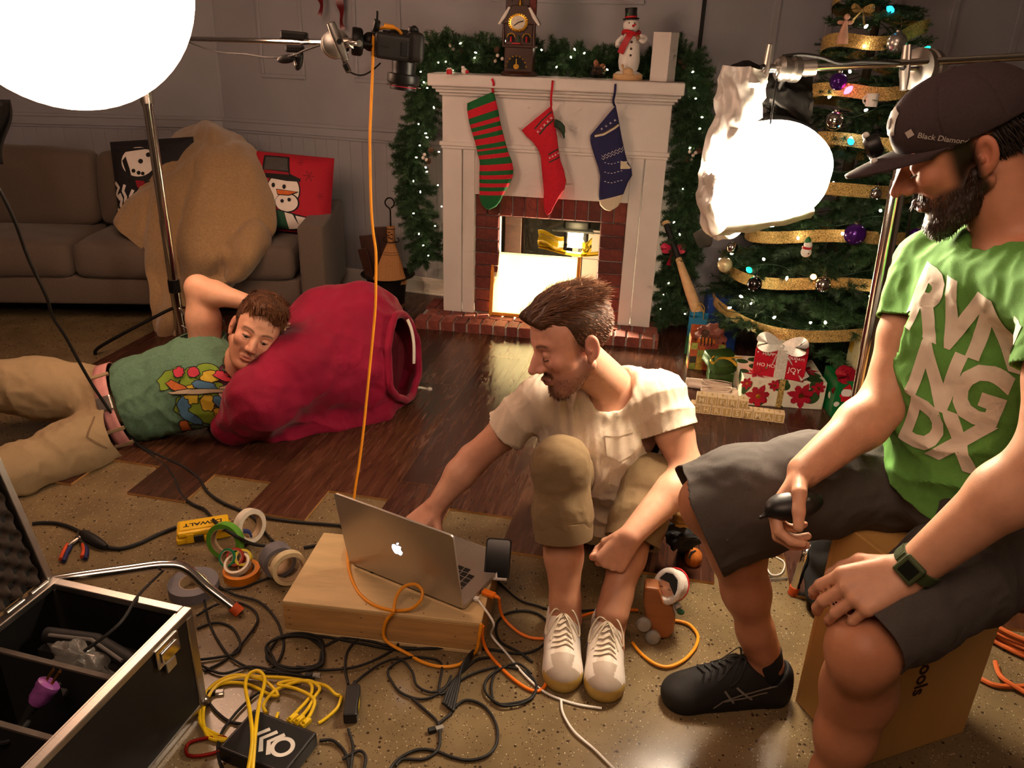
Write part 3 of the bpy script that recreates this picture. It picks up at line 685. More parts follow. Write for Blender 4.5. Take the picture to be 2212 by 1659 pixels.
# ---------------------------------------------------------------- lighting and camera rig
BC = V((-1.297, 2.5, 1.521)); BR = .344
M('lantern_silk', 'fff6ee', .6, var=0, emit=10, emitcol='ffcaa6')
lt = thing('lantern_softbox', 'large round white lantern softbox glowing at the top left', 'lamp', BC)
def lant(a, b):
    an = a*2*math.pi; ph = math.pi*(.015+.97*b); r = BR*(1-.010*abs(math.sin(an*6)))
    return (r*math.sin(ph)*math.cos(an), r*math.sin(ph)*math.sin(an), -BR*math.cos(ph))
obj('silk_globe', grid(lant, 48, 28, True), 'lantern_silk', lt)
obj('top_ring', mv(torus(.06, .008), 0, 0, BR), 'black_metal', lt); obj('hanger', cyl((0, 0, BR-.01), (0, 0, BR+.17), .01), 'black_metal', lt)
def knob_head(par, c, ax, r=.035, mat='alu', rz=0.):
    """a grip head: two round plates on an axis with a tee handle"""
    ax = V(ax).normalized(); R = ax.to_track_quat('Z', 'Y').to_matrix().to_4x4(); B = Matrix.Translation(V(c)) @ R
    obj('grip_plate', xf(lathe([(.012, -.026), (r, -.022), (r, -.006), (r*.8, -.002), (r*.8, .002), (r, .006), (r, .022), (.02, .030)], 28), B), mat, par, W=True)
    obj('tee_handle', xf(join(lathe([(.008, .03), (.008, .05)], 12), xf(lathe([(.004, -.05), (.011, -.048), (.013, -.02), (.0125, .02), (.009, .048), (.003, .05)], 16), T(0, 0, .058) @ RZ(rz) @ RX(math.pi/2) @ S(1, .55, 1))), B), mat, par, W=True)
    obj('bolt', xf(lathe([(.007, .064), (.007, .069)], 6), B), 'black_metal', par, W=True)
# stand of the left lantern: its base is beside the flight case
bend = fl(388, 1216, .13); hb = bend+(fl(130, 1250, .15)-bend)*2.1; cx, cy = hb.x, hb.y
ls = thing('light_stand', 'chrome stand base with bent leg and orange foot beside the flight case', 'stand', (cx, cy, 0))
obj('column', join(cyl((cx, cy, .10), (cx, cy, 1.1), .0175), cyl((cx, cy, 1.1), (cx, cy, 2.12), .0145)), 'chrome', ls, W=True)
obj('arm', cyl((cx-.1, cy-.09, 2.10), (BC.x, BC.y, 2.10), .008), 'chrome', ls, W=True)
knob_head(ls, (cx, cy, 2.10), (.8, -.6, 0))
tip = fl(513, 1326)
def leg(par, hub, bend, tip, r=.0135, cap='terracotta'):
    h0 = V(hub); d = (V(tip)-V(bend)).normalized(); 
    P = [h0, h0.lerp(V(bend), .5)+V((0, 0, .006)), V(bend).lerp(h0, .22)+V((0, 0, .004)), V(bend).lerp(h0, .06), V(bend).lerp(V(tip), .12), V(bend).lerp(V(tip), .5), V(tip)+V((0, 0, .012))]
    l = obj('leg', tube(spl(P, 8), r, 16), 'chrome', par, W=True)
    o = obj('rubber_foot', cyl(V(tip)+V((0, 0, .012))-d*.016, V(tip)+V((0, 0, .012))+d*.010, r*1.12), 'orange_foot', par, W=True)
M('orange_foot', 'c4511f', .6)
leg(ls, (cx, cy, .155), bend, tip)
leg(ls, (cx, cy, .155), (cx-.25, cy+.25, .15), (cx-.4, cy+.38, 0)); leg(ls, (cx, cy, .175), (cx-.2, cy-.25, .16), (cx-.3, cy-.4, 0))
obj('hub', cyl((cx, cy, .11), (cx, cy, .22), .026), 'chrome', ls, W=True)
# thin stand behind the lying man, carrying the camera boom
SB = fl(396, 752); 
st = thing('light_stand', 'tall chrome light stand rising behind the lying man to the camera boom', 'stand', SB)
zt = 1.36
obj('column', join(cyl((0, 0, .04), (0, 0, .62), .0230), cyl((0, 0, .62), (0, 0, 1.10), .0210), cyl((0, 0, 1.10), (0, 0, 1.17), .025), cyl((0, 0, 1.17), (0, 0, 1.40), .0115)), 'chrome', st)
obj('collar', join(cyl((0, 0, 1.11), (0, 0, 1.185), .027), cyl((0, 0, 1.185), (0, 0, 1.19), .033)), 'alu', st); obj('lower_collar', cyl((0, 0, .28), (0, 0, .34), .026), 'black_metal', st)
for a in (200, 320, 80):
    c_, s_ = math.cos(math.radians(a)), math.sin(math.radians(a))
    obj('leg', tube(spl([(0, 0, .20), (.05*c_, .05*s_, .19), (.34*c_, .34*s_, .05), (.38*c_, .38*s_, .008)], 6), .008, 10), 'black_metal' if a == 200 else 'chrome', st)
obj('brace', cyl((0, 0, .12), (.22*math.cos(math.radians(320)), .22*math.sin(math.radians(320)), .10), .005), 'chrome', st)
ST = SB+V((0, 0, 1.365)); CE = at(722, 92, 2.34)
bm = thing('camera_boom', 'thin chrome boom arm reaching from the lantern to the overhead camera', 'boom', ST)
dv = (CE-ST).normalized()
obj('boom_tube', cyl(ST-dv*.25, CE+dv*.13, .0085), 'chrome', bm, W=True)
knob_head(bm, ST, dv.cross(V((0, 0, 1))))
hd = dv.cross(V((0, 0, 1))); q = at(716, 96, 2.33)
knob_head(bm, CE+dv*.01+V((0, -.012, -.004)), V((.35, -.9, .12)), .036, 'alu', .35)
obj('stud', join(cyl(CE+dv*.03, CE+dv*.10, .013), cyl(CE+dv*.09, CE+dv*.12, .008)), 'alu', bm, W=True)
# black spring clamp on the boom
cp = at(636, 92, 2.47); ck = thing('spring_clamp', 'black clamp gripping the camera boom', 'clamp', cp, 0)
obj('jaw', xf(bx(-.038, .038, -.016, .016, .006, .030), RY(.06)), 'black_plastic', ck, bevel=.006); obj('jaw', bx(-.026, .026, -.014, .014, -.026, -.006), 'black_plastic', ck, bevel=.006)
obj('wing', xf(ball((-.030, -.01, -.040), (.028, .008, .012)), RY(-.15)), 'black_plastic', ck); obj('wing', xf(ball((.020, .0, -.042), (.013, .01, .030)), RY(.25)), 'black_plastic', ck)
obj('screw', cyl((0, 0, -.03), (.002, -.004, -.06), .006), 'steel', ck)
# DSLR hanging from the boom end, lens down
cm = at(858, 110, 2.32); kam = thing('film_camera', 'black camera with a lens pointing down at the boom end', 'camera', cm, math.radians(14))
M('camera_body', '1d1b1a', .5, var=.12, bump=.0002, bscale=500); M('camera_red', 'c02840', .4); M('lens_glass', '1a1420', .05, spec=1.)
TL = RY(math.radians(5))
vol = Vol((-.10, -.07, -.08), (.10, .07, .08), .0035)
vol.rbox((-.012, 0, .008), (.058, .05, .030), .012, k=.004).rbox((.052, -.012, .014), (.022, .045, .034), .014, k=.008).rbox((.01, .03, .024), (.035, .03, .026), .012, k=.01).cap((.038, -.02, .035), (.045, -.02, .050), .013, k=.004)
P, Q = vol.mesh(1); P = P @ np.array(TL.to_3x3()).T
obj('body', npmesh(P, Q), 'camera_body', kam)
obj('dial', xf(lathe([(.016, .048), (.016, .056), (.013, .058)], 20), TL @ T(.042, -.02, 0)), 'black_plastic', kam); obj('dial', xf(lathe([(.012, .034), (.012, .042), (.01, .043)], 16), TL @ T(-.035, -.02, 0)), 'black_plastic', kam)
obj('card_slot', xf(bx(-.055, -.030, -.0515, -.049, .004, .008), TL), 'matte_black', kam); obj('grip_panel', xf(bx(.005, .026, -.0525, -.049, -.010, .022), TL), 'black_plastic', kam, bevel=.002)
kam.scale = (.9, 1, 1.1)
lns = obj('lens', xf(lathe([(.036, -.020), (.036, -.036), (.035, -.040), (.035, -.050), (.048, -.052), (.049, -.070), (.046, -.074), (.040, -.076), (.040, -.086), (.039, -.088), (.036, -.086), (.0, -.082)], 36), TL @ T(.022, 0, 0)), 'black_plastic', kam)
obj('red_ring', xf(lathe([(.0405, -.0785), (.0412, -.0795), (.0405, -.0805)], 36, False), TL @ T(.022, 0, 0)), 'camera_red', lns)
for s in (-1, 1): obj('focus_lever', xf(cyl((.022+s*.036, -.012, -.078), (.022+s*.052, -.016, -.079), .002), TL), 'steel', lns)
ph = obj('pan_head', xf(lathe([(.004, -.016), (.030, -.015), (.032, -.010), (.032, .010), (.028, .016), (.014, .018), (.010, .035)], 30), TL @ T(-.118, 0, .008) @ RY(math.pi/2)), 'black_metal', kam)
obj('ball_joint', xf(join(ball((-.082, 0, .012), .022), cyl((-.10, -.02, .004), (-.065, -.02, .004), .009)), TL), 'black_metal', kam)
obj('quick_release', xf(join(bx(-.075, -.058, -.028, .028, -.02, .036), cyl((-.070, -.01, .030), (-.062, -.02, .062), .010), bx(-.068, -.060, -.022, -.014, .05, .082)), TL), 'black_metal', kam, bevel=.003)
def cable(name, pts, r, mat, label, cat='cable', group=None, k=7, n=8):
    o = obj(name, tube(spl(pts, k), r, n), mat); tag(o, label, cat, group); return o
cable('boom_cable', [at(392, 84, 3.2), at(425, 98, 3.0), at(470, 112, 2.8), at(530, 117, 2.6), at(580, 124, 2.5), at(628, 121, 2.45), at(660, 108, 2.40), at(692, 97, 2.36)], .0028, 'black_rubber', 'thin black cable sagging along the left of the camera boom')
ic = thing('inline_switch', 'small silver switch box on a black lead under the camera boom', 'switch', at(749, 146, 2.32))
obj('box', xf(bx(-.008, .008, -.006, .006, -.014, .014), RY(-.45)), 'steel', ic, bevel=.004); obj('face', xf(bx(-.005, .005, -.0068, -.0055, -.009, .009), RY(-.45)), 'black_plastic', ic, bevel=.002)
obj('lead', tube(spl([at(735, 120, 2.33), at(742, 134, 2.32), at(752, 152, 2.32), at(768, 161, 2.32), at(785, 162, 2.32), at(804, 152, 2.32), at(822, 136, 2.32)], 6), .0022, 8), 'black_rubber', ic, W=True)
# orange tether cable: plugged into the camera, hanging to the laptop table
pg = at(842, 58, 2.30)
tc = thing('tether_cable', 'long orange cable hanging from the overhead camera to behind the laptop', 'cable', fl(760, 1085, .01))
px = [(868, 74), (862, 66), (852, 60), (840, 58), (826, 60), (812, 66), (807, 80), (806, 110), (804, 170), (801, 240), (799, 300), (800, 380), (802, 450), (806, 500), (812, 545), (812, 600), (811, 660), (806, 720), (799, 790), (792, 860), (785, 930), (776, 1000), (768, 1050), (764, 1085)]
P3 = []
for i, (x, y) in enumerate(px):
    t = max(0, (y-90)/(1085-90)); P3.append(at(x, y, 2.30-.02*(i > 5)-.30*t**1.5))
obj('cord', tube(spl(P3, 5), .0040, 8), 'orange_cord', tc, W=True)
obj('plug', xf(cyl((-.014, 0, 0), (.012, 0, 0), .0075, .006), Matrix.Translation(pg) @ RY(.1)), 'orange_cord', tc, W=True)
# ---- right stand, boom and wrapped lamp
RS = V((.945, 2.02, 0)); rs = thing('light_stand', 'thick chrome stand in front of the tree with orange tipped leg', 'stand', RS)
RT = at(1985, 150, 2.02)
top = V((RT.x, RT.y, 1.40)); lean = (top-V((at(1853, 870, 2.03))))/(1.40-at(1853, 870, 2.03).z)
def rsp(z): return top+lean*(z-1.40)
obj('column', join(cyl(rsp(.06), rsp(1.12), .0200, n=24), cyl(rsp(1.12), rsp(1.38), .0165)), 'chrome', rs, W=True)
tip = fl(1713, 1284); b0 = rsp(.06)
leg(rs, (b0.x, b0.y, .17), fl(1741, 1196, .14), tip, .0125); leg(rs, (b0.x, b0.y, .19), b0+V((.16, .26, .15-b0.z)), (b0.x+.25, b0.y+.42, 0), .0125); leg(rs, (b0.x, b0.y, .21), b0+V((.24, -.12, .15-b0.z)), (b0.x+.36, b0.y-.18, 0), .0125)
obj('hub', cyl((b0.x, b0.y, .13), (b0.x, b0.y, .25), .026), 'chrome', rs, W=True)
a0, a1 = at(1655, 152, 1.98), at(2330, 116, 1.93); dr = (a1-a0).normalized()
rb = thing('lamp_boom', 'chrome boom arm crossing above the man in the cap to the wrapped lamp', 'boom', a0)
obj('boom_tube', cyl(a0, a1, .0085), 'chrome', rb, W=True)
knob_head(rb, at(1993, 150, 1.985), V((-.9, -.45, .05)), .046, 'alu', .2); knob_head(rb, a0+dr*.05, V((-.98, -.25, .05)), .028, 'alu', 0.)
obj('receiver', cyl(a0+dr*.02, a0+dr*.11, .018), 'alu', rb, W=True)
cable('lamp_cable', [at(1690, 122, 1.97), at(1730, 118, 1.96), at(1775, 124, 1.95), at(1815, 136, 1.95), at(1860, 132, 1.95), at(1920, 134, 1.95), at(1975, 140, 1.96)], .004, 'black_rubber', 'black lamp cable lying along the right boom arm')
cable('stand_cable', [at(1990, 330, 2.0), at(1972, 430, 2.02), at(1955, 540, 2.04), at(1938, 640, 2.06), at(1915, 720, 2.08), at(1880, 790, 2.08), at(1862, 830, 2.08)], .0045, 'black_rubber', 'black cable running down beside the thick right stand')
LC = at(1655, 382, 1.97); lamp_n = (V((-.10, -.86, -.58))).normalized()
lh = thing('wrapped_lamp', 'round lamp wrapped in crumpled foil blazing white before the tree', 'lamp', LC)
M('lamp_white', 'ffffff', .5, var=0, emit=140, emitcol='ffe6c6')
fo = M('foil', 'cfccc8', .45, .15, var=.12, scale=14, bump=.002, bscale=30)
LR_ = V(lamp_n).to_track_quat('Z', 'Y').to_matrix().to_4x4(); LM = Matrix.Translation(LC) @ LR_
obj('diffuser', xf(lathe([(.0, .095), (.055, .088), (.105, .066), (.140, .030), (.152, -.01), (.144, -.03), (.0, -.032)], 40, False), LM), 'lamp_white', lh, W=True)
obj('reflector', xf(lathe([(.142, -.012), (.138, -.05), (.10, -.11), (.05, -.15), (.0, -.155)], 40, False), LM), 'black_metal', lh, W=True)
def crumple(fn, nu, nv, amp, sd):
    v, f = grid(fn, nu, nv); P = np.array(v); Q = np.array(f); N = nrm(P, Q)
    d = np.abs(nz(P, 16, sd))+.6*np.abs(nz(P, 38, sd+1)); P = P+N*((d-.5)*amp)[:, None]; return npmesh(P, Q)
# the wrap: a sheet bent around the top and left of the lamp, pixel outline given real depth
L1 = [(1560, 140), (1548, 200), (1532, 280), (1515, 360), (1508, 430), (1514, 480), (1536, 512)]; L2 = [(1648, 150), (1660, 200), (1640, 262), (1600, 300), (1560, 360), (1560, 450), (1600, 500)]
A = spl([at(x, y, 1.99) for x, y in L1], 5); B = spl([at(x, y, 1.90+.02*i) for i, (x, y) in enumerate(L2)], 5)
def sheet(A, B, bow):
    n = len(A)
    def f(a, b):
        i = min(int(round(b*(n-1))), n-1); p = A[i].lerp(B[i], a); return p+V((0, -bow*math.sin(math.pi*a), 0))
    return f
o = obj('foil_wrap', crumple(sheet(A, B, .05), 34, len(A), .016, 11), fo, lh, W=True)
M('black_foil', '232220', .42, .5, var=.3, scale=20)
L3 = [(1575, 138), (1640, 140), (1700, 156), (1752, 172)]; L4 = [(1570, 200), (1650, 230), (1690, 262), (1742, 300)]
A = spl([at(x, y, 2.06) for x, y in L3], 6); B = spl([at(x, y, 1.99) for x, y in L4], 6)
obj('black_foil_wrap', crumple(sheet(A, B, .03), 26, len(A), .018, 21), 'black_foil', lh, W=True)
A = spl([at(x, y, 1.95) for x, y in ((1540, 514), (1600, 505), (1680, 490), (1752, 470))], 6); B = spl([at(x, y, 1.92) for x, y in ((1580, 470), (1620, 470), (1690, 462), (1755, 440))], 6)
obj('lower_gel', crumple(sheet(A, B, .02), 10, len(A), .006, 31), fo, lh, W=True)
A = spl([at(x, y, 2.05) for x, y in ((1496, 505), (1510, 535), (1535, 532))], 6); B = spl([at(x, y, 2.03) for x, y in ((1525, 488), (1535, 505), (1540, 520))], 6)
obj('black_foil_tail', crumple(sheet(A, B, .0), 8, len(A), .006, 41), 'black_foil', lh, W=True)
obj('yoke', join(cyl(a0+dr*.05, LC+V((0, .05, .17)), .007), cyl(LC+V((0, .05, .17)), LC+V((0, .08, .02)), .007)), 'black_metal', lh, W=True)
obj('wire', cyl(at(1678, 170, 1.88), at(1664, 268, 1.86), .002), 'black_rubber', lh, W=True)
# ---------------------------------------------------------------- garland, stockings and things on the mantel
ZS = 1.2445
FMi = FM.inverted()
def fpl(px, py, off=0.):
    """pixel -> fireplace coordinates on the plane y = off"""
    d = V(ray(px, py)); o = FMi @ V((0, 0, H_)); dd = FMi.to_3x3() @ d; t = (off-o.y)/dd.y; return o+dd*t
for i, c in enumerate(('2f4a2c', '3a5a34', '264022')): M('needle%d' % i, c, .6, var=.3, scale=30)
M('twig', '3a2a1a', .8, var=.2); M('warm_bulb', 'fff1d8', .3, var=0, emit=35, emitcol='ffe9c4')
def sprig(L_, n, nl, seed, droop=.0, mat='needle0', fan=1.):
    """one evergreen twig along +X: a stem with needles all round; ~n needles"""
    r = random.Random(seed); vs, fs = [], []
    stem = tube([(0, 0, 0), (L_*.5, 0, -droop*.3), (L_, 0, -droop)], [.002, .0016, .0008], 4); vs, fs = list(stem[0]), list(stem[1])
    for i in range(n):
        t = (i+r.random())/n; a = r.uniform(0, 2*math.pi); ln = nl*r.uniform(.75, 1.15)*(1-.35*t**4)
        b = V((L_*t, 0, -droop*t*t)); out = V((0, math.cos(a), math.sin(a))); d = (V((r.uniform(.5, .9), 0, 0))+out*fan).normalized()*ln; s_ = d.cross(V((r.uniform(-1, 1), r.uniform(-1, 1), r.uniform(-1, 1)))).normalized()*.0015
        k = len(vs); vs += [tuple(b-s_), tuple(b+s_), tuple(b+d)]; fs.append((k, k+1, k+2))
    me = mesh_of((vs, fs), 'sprig'); me.materials.append(MAT[mat]); return me
SPR = [sprig(.11, 210, .030, 10+i, .012, 'needle%d' % (i % 3)) for i in range(6)]
def aim(o, p, d, roll, sc=1.):
    q = V(d).normalized().to_track_quat('X', 'Z'); o.location = p; o.rotation_euler = (q.to_matrix() @ Matrix.Rotation(roll, 3, 'X')).to_euler(); o.scale = (sc, sc, sc)
ga = thing('garland', 'evergreen garland with white lights along the mantel and down both sides', 'garland', FO, FZ)
rnd.seed(42)
paths = []
left = [fpl(x, y, .12) for x, y in ((1010, 140), (960, 120), (918, 150), (915, 210), (905, 280), (890, 350), (900, 430), (912, 500), (922, 560))]
topp = [fpl(x, y, .155) for x, y in ((940, 128), (1000, 124), (1060, 132), (1110, 140), (1170, 136), (1230, 148), (1290, 150), (1345, 152), (1400, 156), (1455, 160))]
right = [fpl(x, y, .10) for x, y in ((1440, 142), (1478, 140), (1495, 200), (1502, 270), (1492, 340), (1480, 420), (1478, 500), (1468, 570), (1450, 630), (1448, 690))]
for pth in (left, topp, right):
    pts = spl(pth, 8); paths.append(pts)
    obj('stem', tube(pts, .006, 6), 'twig', ga)
    hang = pth is not topp
    for i, p in enumerate(pts):
        tg = (pts[min(i+1, len(pts)-1)]-pts[max(i-1, 0)]).normalized()
        for j in range(7):
            a = rnd.uniform(0, 2*math.pi); n1 = tg.cross(V((0, 1, 0))).normalized(); n2 = V((0, 1, 0)); d = tg*rnd.uniform(.1, .6)*(1 if hang else rnd.choice((-1, 1)))+n1*math.cos(a)+n2*(math.sin(a)*.7-.25)
            if not hang: d.z = d.z*.8+.15
            o = obj('sprig', SPR[rnd.randrange(6)], None, ga, smooth=False); aim(o, p+V((0, 0, .01)), d, rnd.uniform(0, 6), rnd.uniform(.7, 1.15))
def bulb_mesh(): return lathe([(.001, -.006), (.0042, -.003), (.0046, .002), (.003, .007), (.0008, .010)], 8)
BM = mesh_of(bulb_mesh(), 'bulb'); BM.materials.append(MAT['warm_bulb']); BM.polygons.foreach_set('use_smooth', [True]*len(BM.polygons))
bl_px = [(947, 135), (963, 133), (978, 152), (994, 94), (1028, 114), (1091, 89), (1025, 125), (909, 155), (916, 178), (923, 190), (904, 268), (937, 232), (920, 288), (923, 297), (907, 314), (948, 328), (920, 362), (922, 371), (893, 391), (908, 415), (954, 446), (893, 461), (940, 488), (905, 505), (914, 530), (925, 552), (1233, 123), (1202, 145), (1262, 115), (1241, 106), (1311, 150), (1497, 155), (1499, 190), (1503, 213), (1516, 253), (1512, 278), (1475, 408), (1468, 506), (1444, 612), (1433, 636), (1426, 667), (1432, 676), (1480, 678), (1456, 480), (1490, 320), (960, 250), (899, 340), (946, 400), (1170, 108), (1140, 150)]
for x, y in bl_px:
    off = .02 if x < 960 or x > 1440 else .06
    o = obj('bulb', BM, None, ga, smooth=False); o.location = fpl(x, y, off); o.scale = (.75,)*3; o.rotation_euler = (rnd.uniform(0, 3), rnd.uniform(0, 3), 0)
def pinecone(n=44):
    L_ = [ball((0, 0, 0), (.008, .008, .016), 8, 6)]
    for i in range(n):
        t = i/n; a = i*2.4; z = -.018+.036*t; r_ = .017*math.sin(math.pi*(.18+.72*t))+.003
        L_.append(xf(ball((r_*.7, 0, 0), (r_*.45, .0048, .0022), 6, 4), T(0, 0, z) @ RZ(a) @ RY(-.35)))
    return join(*L_)
PC = mesh_of(pinecone(), 'pinecone'); PC.materials.append(MAT['cone_brown'])
BYm = mesh_of(ball((0, 0, 0), .0085, 12, 8), 'berry'); BYm.materials.append(MAT['berry_white'])
for x, y in ((1073, 108), (1066, 130), (993, 112), (1478, 145), (1470, 132), (930, 325), (925, 348), (1484, 345), (1510, 325)):
    o = obj('pinecone', PC, None, ga, loc=fpl(x, y, .02 if x < 960 or x > 1440 else .07), rot=(rnd.uniform(.8, 2), rnd.uniform(-.6, .6), rnd.uniform(0, 3))); o.scale = (.72,)*3
for x, y in ((1075, 120), (1085, 127), (1070, 132), (973, 98), (979, 106), (917, 334), (921, 345), (914, 341), (1490, 328), (1497, 336), (1493, 345), (1503, 330)):
    obj('berry', BYm, None, ga, loc=fpl(x, y, .01 if x < 960 or x > 1440 else .06))
# stockings
M('knit_red', 'c81a2e', .9, var=.15, scale=260, bump=.0012, bscale=330); M('knit_green', '17602f', .9, var=.15, scale=260, bump=.0012, bscale=330); M('knit_navy', '262552', .9, var=.15, scale=260, bump=.0012, bscale=330); M('knit_cream', 'd8c9ae', .9, var=.08, scale=260, bump=.0012, bscale=330)
def cz(x, y): return (860+x*.3074, y*.3074)
def resample(P, n):
    P = [V((*p, 0)) for p in P]; L_ = [0]
    for a, b in zip(P, P[1:]): L_.append(L_[-1]+(b-a).length)
    out = []
    for i in range(n):
        s_ = L_[-1]*i/(n-1); k = max(j for j in range(len(L_)-1) if L_[j] <= s_+1e-9); t = (s_-L_[k])/max(L_[k+1]-L_[k], 1e-9); out.append(P[k].lerp(P[k+1], min(t, 1)))
    return out
def stocking(name, label, Lp, Rp, bands, loop_px, loop_mat, extra=()):
    """left and right edge (crop pixels) and colour bands by share of the length"""
    n = 57; A = resample([cz(*p) for p in Lp], n); B = resample([cz(*p) for p in Rp], n); m = 20
    top = fpl((A[0].x+B[0].x)/2, (A[0].y+B[0].y)/2, -.045)
    t = thing(name, label, 'stocking', FM @ V((top.x, -.04, top.z)), FZ)
    O = FMi @ t.location; rows = []
    for i in range(n):
        a, b = fpl(A[i].x, A[i].y, -.045)-O, fpl(B[i].x, B[i].y, -.045)-O; c = (a+b)/2; h_ = (b-a)/2; s_ = i/(n-1); th = .020*min(1, 3.0*(1-s_)+.15)*min(1, .55+s_*3)
        rows.append([tuple(c+h_*math.cos(2*math.pi*k/m)+V((0, th*math.sin(2*math.pi*k/m)*-1-.004, 0))) for k in range(m)])
    pos = 0; part = None
    for (f, mt, nm) in bands:
        e = min(n-1, max(pos+1, round(f*(n-1)))); vs = [p for r in rows[pos:e+1] for p in r]; k_ = e-pos+1
        fs = [(i*m+j, i*m+(j+1) % m, (i+1)*m+(j+1) % m, (i+1)*m+j) for i in range(k_-1) for j in range(m)]
        if e == n-1: fs.append(tuple(range((k_-1)*m, k_*m)))
        obj(nm, (vs, fs), mt, t); pos = e
    vsf = [p for r in rows for p in r]; bvh = bvh_of((vsf, [(i*m+j, i*m+(j+1) % m, (i+1)*m+(j+1) % m, (i+1)*m+j) for i in range(n-1) for j in range(m)]))
    lp_ = [fpl(*cz(*p), (-.102, -.102, -.102, -.078, -.058)[i])-O for i, p in enumerate(loop_px)]
    obj('hanging_loop', ribbon(spl(lp_, 4), .010, (1, 0, 0), .003), loop_mat, t)
    for nm, pts, w_, mt in extra:
        P3 = [fpl(*cz(*p), -.3)-O for p in pts]; vv, ff = stroke([(p.x, p.z) for p in P3], w_) if len(pts) > 2 else stroke([(p.x, p.z) for p in P3], w_)
        r_ = wrap((vv, ff), Matrix(((1, 0, 0, 0), (0, 0, -1, -.25), (0, 1, 0, 0), (0, 0, 0, 1))), bvh, (0, 1, 0), .0015, .01, .6)
        if r_[1]: obj(nm, r_, mt, t)
    return t
bands = [(.07, 'knit_green', 'cuff')]
st_b = [(.15, 'knit_red'), (.19, 'knit_green'), (.235, 'knit_red'), (.27, 'knit_green'), (.31, 'knit_red'), (.345, 'knit_green'), (.385, 'knit_red'), (.42, 'knit_green'), (.455, 'knit_red'), (.485, 'knit_green'), (.52, 'knit_red'), (.58, 'knit_green'), (.62, 'knit_red'), (.665, 'knit_green'), (.70, 'knit_red'), (.735, 'knit_green'), (.775, 'knit_red'), (.80, 'knit_green'), (.84, 'knit_red'), (1., 'knit_green')]
stocking('christmas_stocking', 'red and green striped knitted stocking on the mantel', [(487, 725), (485, 770), (500, 860), (520, 930), (545, 1010), (560, 1080), (575, 1140), (572, 1200), (572, 1290), (572, 1380), (585, 1430), (612, 1462), (630, 1471)],
    [(672, 642), (685, 690), (705, 780), (722, 870), (748, 970), (775, 1070), (800, 1130), (812, 1190), (806, 1245), (780, 1300), (745, 1360), (722, 1410), (690, 1450), (645, 1471)], bands+[(f, m_, 'stripe') for f, m_ in st_b], [(662, 560), (660, 555), (672, 590), (664, 620), (670, 650)], 'knit_red',
    [('heel_patch', [(730, 1120), (770, 1150), (790, 1190), (785, 1230)], .030, 'knit_green')])
def crosses(p0, p1, n, s_, mt, nm):
    L_ = []
    for i in range(n):
        t = i/(n-1); x = p0[0]+(p1[0]-p0[0])*t; y = p0[1]+(p1[1]-p0[1])*t
        L_ += [(nm, [(x-s_, y), (x+s_, y)], .0022, mt), (nm, [(x, y-s_), (x, y+s_)], .0022, mt)]
    return L_
rs_ = stocking('christmas_stocking', 'plain red knitted stocking with narrow toe in the middle of the mantel', [(868, 915), (905, 960), (945, 995), (985, 1050), (1003, 1100), (1010, 1190), (1018, 1270), (1025, 1350), (1022, 1420), (1030, 1480), (1045, 1510)],
    [(1080, 740), (1092, 800), (1105, 880), (1118, 960), (1130, 1060), (1142, 1130), (1165, 1190), (1182, 1270), (1170, 1330), (1130, 1390), (1095, 1450), (1075, 1495), (1050, 1511)], [(1., 'knit_red', 'sock')], [(1086, 570), (1086, 575), (1082, 620), (1075, 690), (1076, 745)], 'knit_red',
    [('trim_line', [(905, 945), (960, 880), (1020, 825), (1093, 770)], .006, 'dark_green'), ('trim_line', [(942, 985), (990, 925), (1040, 880), (1100, 842)], .006, 'dark_green'), ('trim_line', [(1008, 1135), (1060, 1105), (1130, 1068)], .006, 'dark_green'), ('trim_line', [(1014, 1192), (1070, 1165), (1140, 1125)], .006, 'dark_green')]
    + crosses((930, 965), (1075, 815), 7, 11, 'snow_white', 'snow_motif')+crosses((1020, 1158), (1120, 1105), 6, 8, 'snow_white', 'snow_motif'))
lf = grid(lambda a, b: (.0+.050*b*math.cos(.6*(a-.5))+.002*math.sin(9*a), -.02+.008*math.sin(3*b), -.036*a-.050*b*b*(1 if a > .1 else .6)), 8, 10)
o = obj('leaf_tab', lf, 'dark_green', rs_); o.location = (.088, -.012, .0); o.modifiers.new('s', 'SOLIDIFY').thickness = .004
zig = lambda x0, y0, x1, y1, n, a: [(x0+(x1-x0)*i/n, y0+(y1-y0)*i/n+(a if i % 2 else -a)) for i in range(n+1)]
stocking('christmas_stocking', 'navy blue stocking with white patterns and cream heel and toe', [(1352, 950), (1350, 985), (1362, 1040), (1385, 1110), (1408, 1180), (1420, 1240), (1415, 1310), (1410, 1380), (1418, 1440), (1450, 1472), (1482, 1482)],
    [(1530, 740), (1548, 830), (1560, 900), (1575, 980), (1592, 1060), (1610, 1130), (1640, 1180), (1645, 1230), (1615, 1280), (1592, 1340), (1570, 1400), (1545, 1450), (1490, 1482)], [(.80, 'knit_navy', 'sock'), (1., 'knit_cream', 'toe')], [(1527, 595), (1527, 600), (1522, 660), (1512, 710), (1522, 745)], 'knit_navy',
    [('white_band', [(1352, 1000), (1420, 985), (1500, 940), (1562, 892)], .009, 'knit_cream'), ('dark_band', [(1353, 985), (1420, 970), (1500, 926), (1560, 880)], .005, 'dark_wood'), ('cream_heel', [(1545, 1215), (1590, 1215), (1640, 1215)], .034, 'knit_cream'),
     ('zigzag', zig(1405, 1150, 1590, 1075, 14, 8), .0025, 'snow_white'), ('zigzag', zig(1405, 1170, 1592, 1095, 14, 8), .0025, 'snow_white')]
    + [('dash', [(1425+24*i, y0+9*math.sin(i*.9)), (1438+24*i, y0+9*math.sin(i*.9))], .003, 'snow_white') for y0 in (1195, 1265, 1335) for i in range(6)]
    + crosses((1405, 945), (1535, 860), 5, 9, 'snow_white', 'snow_motif'))
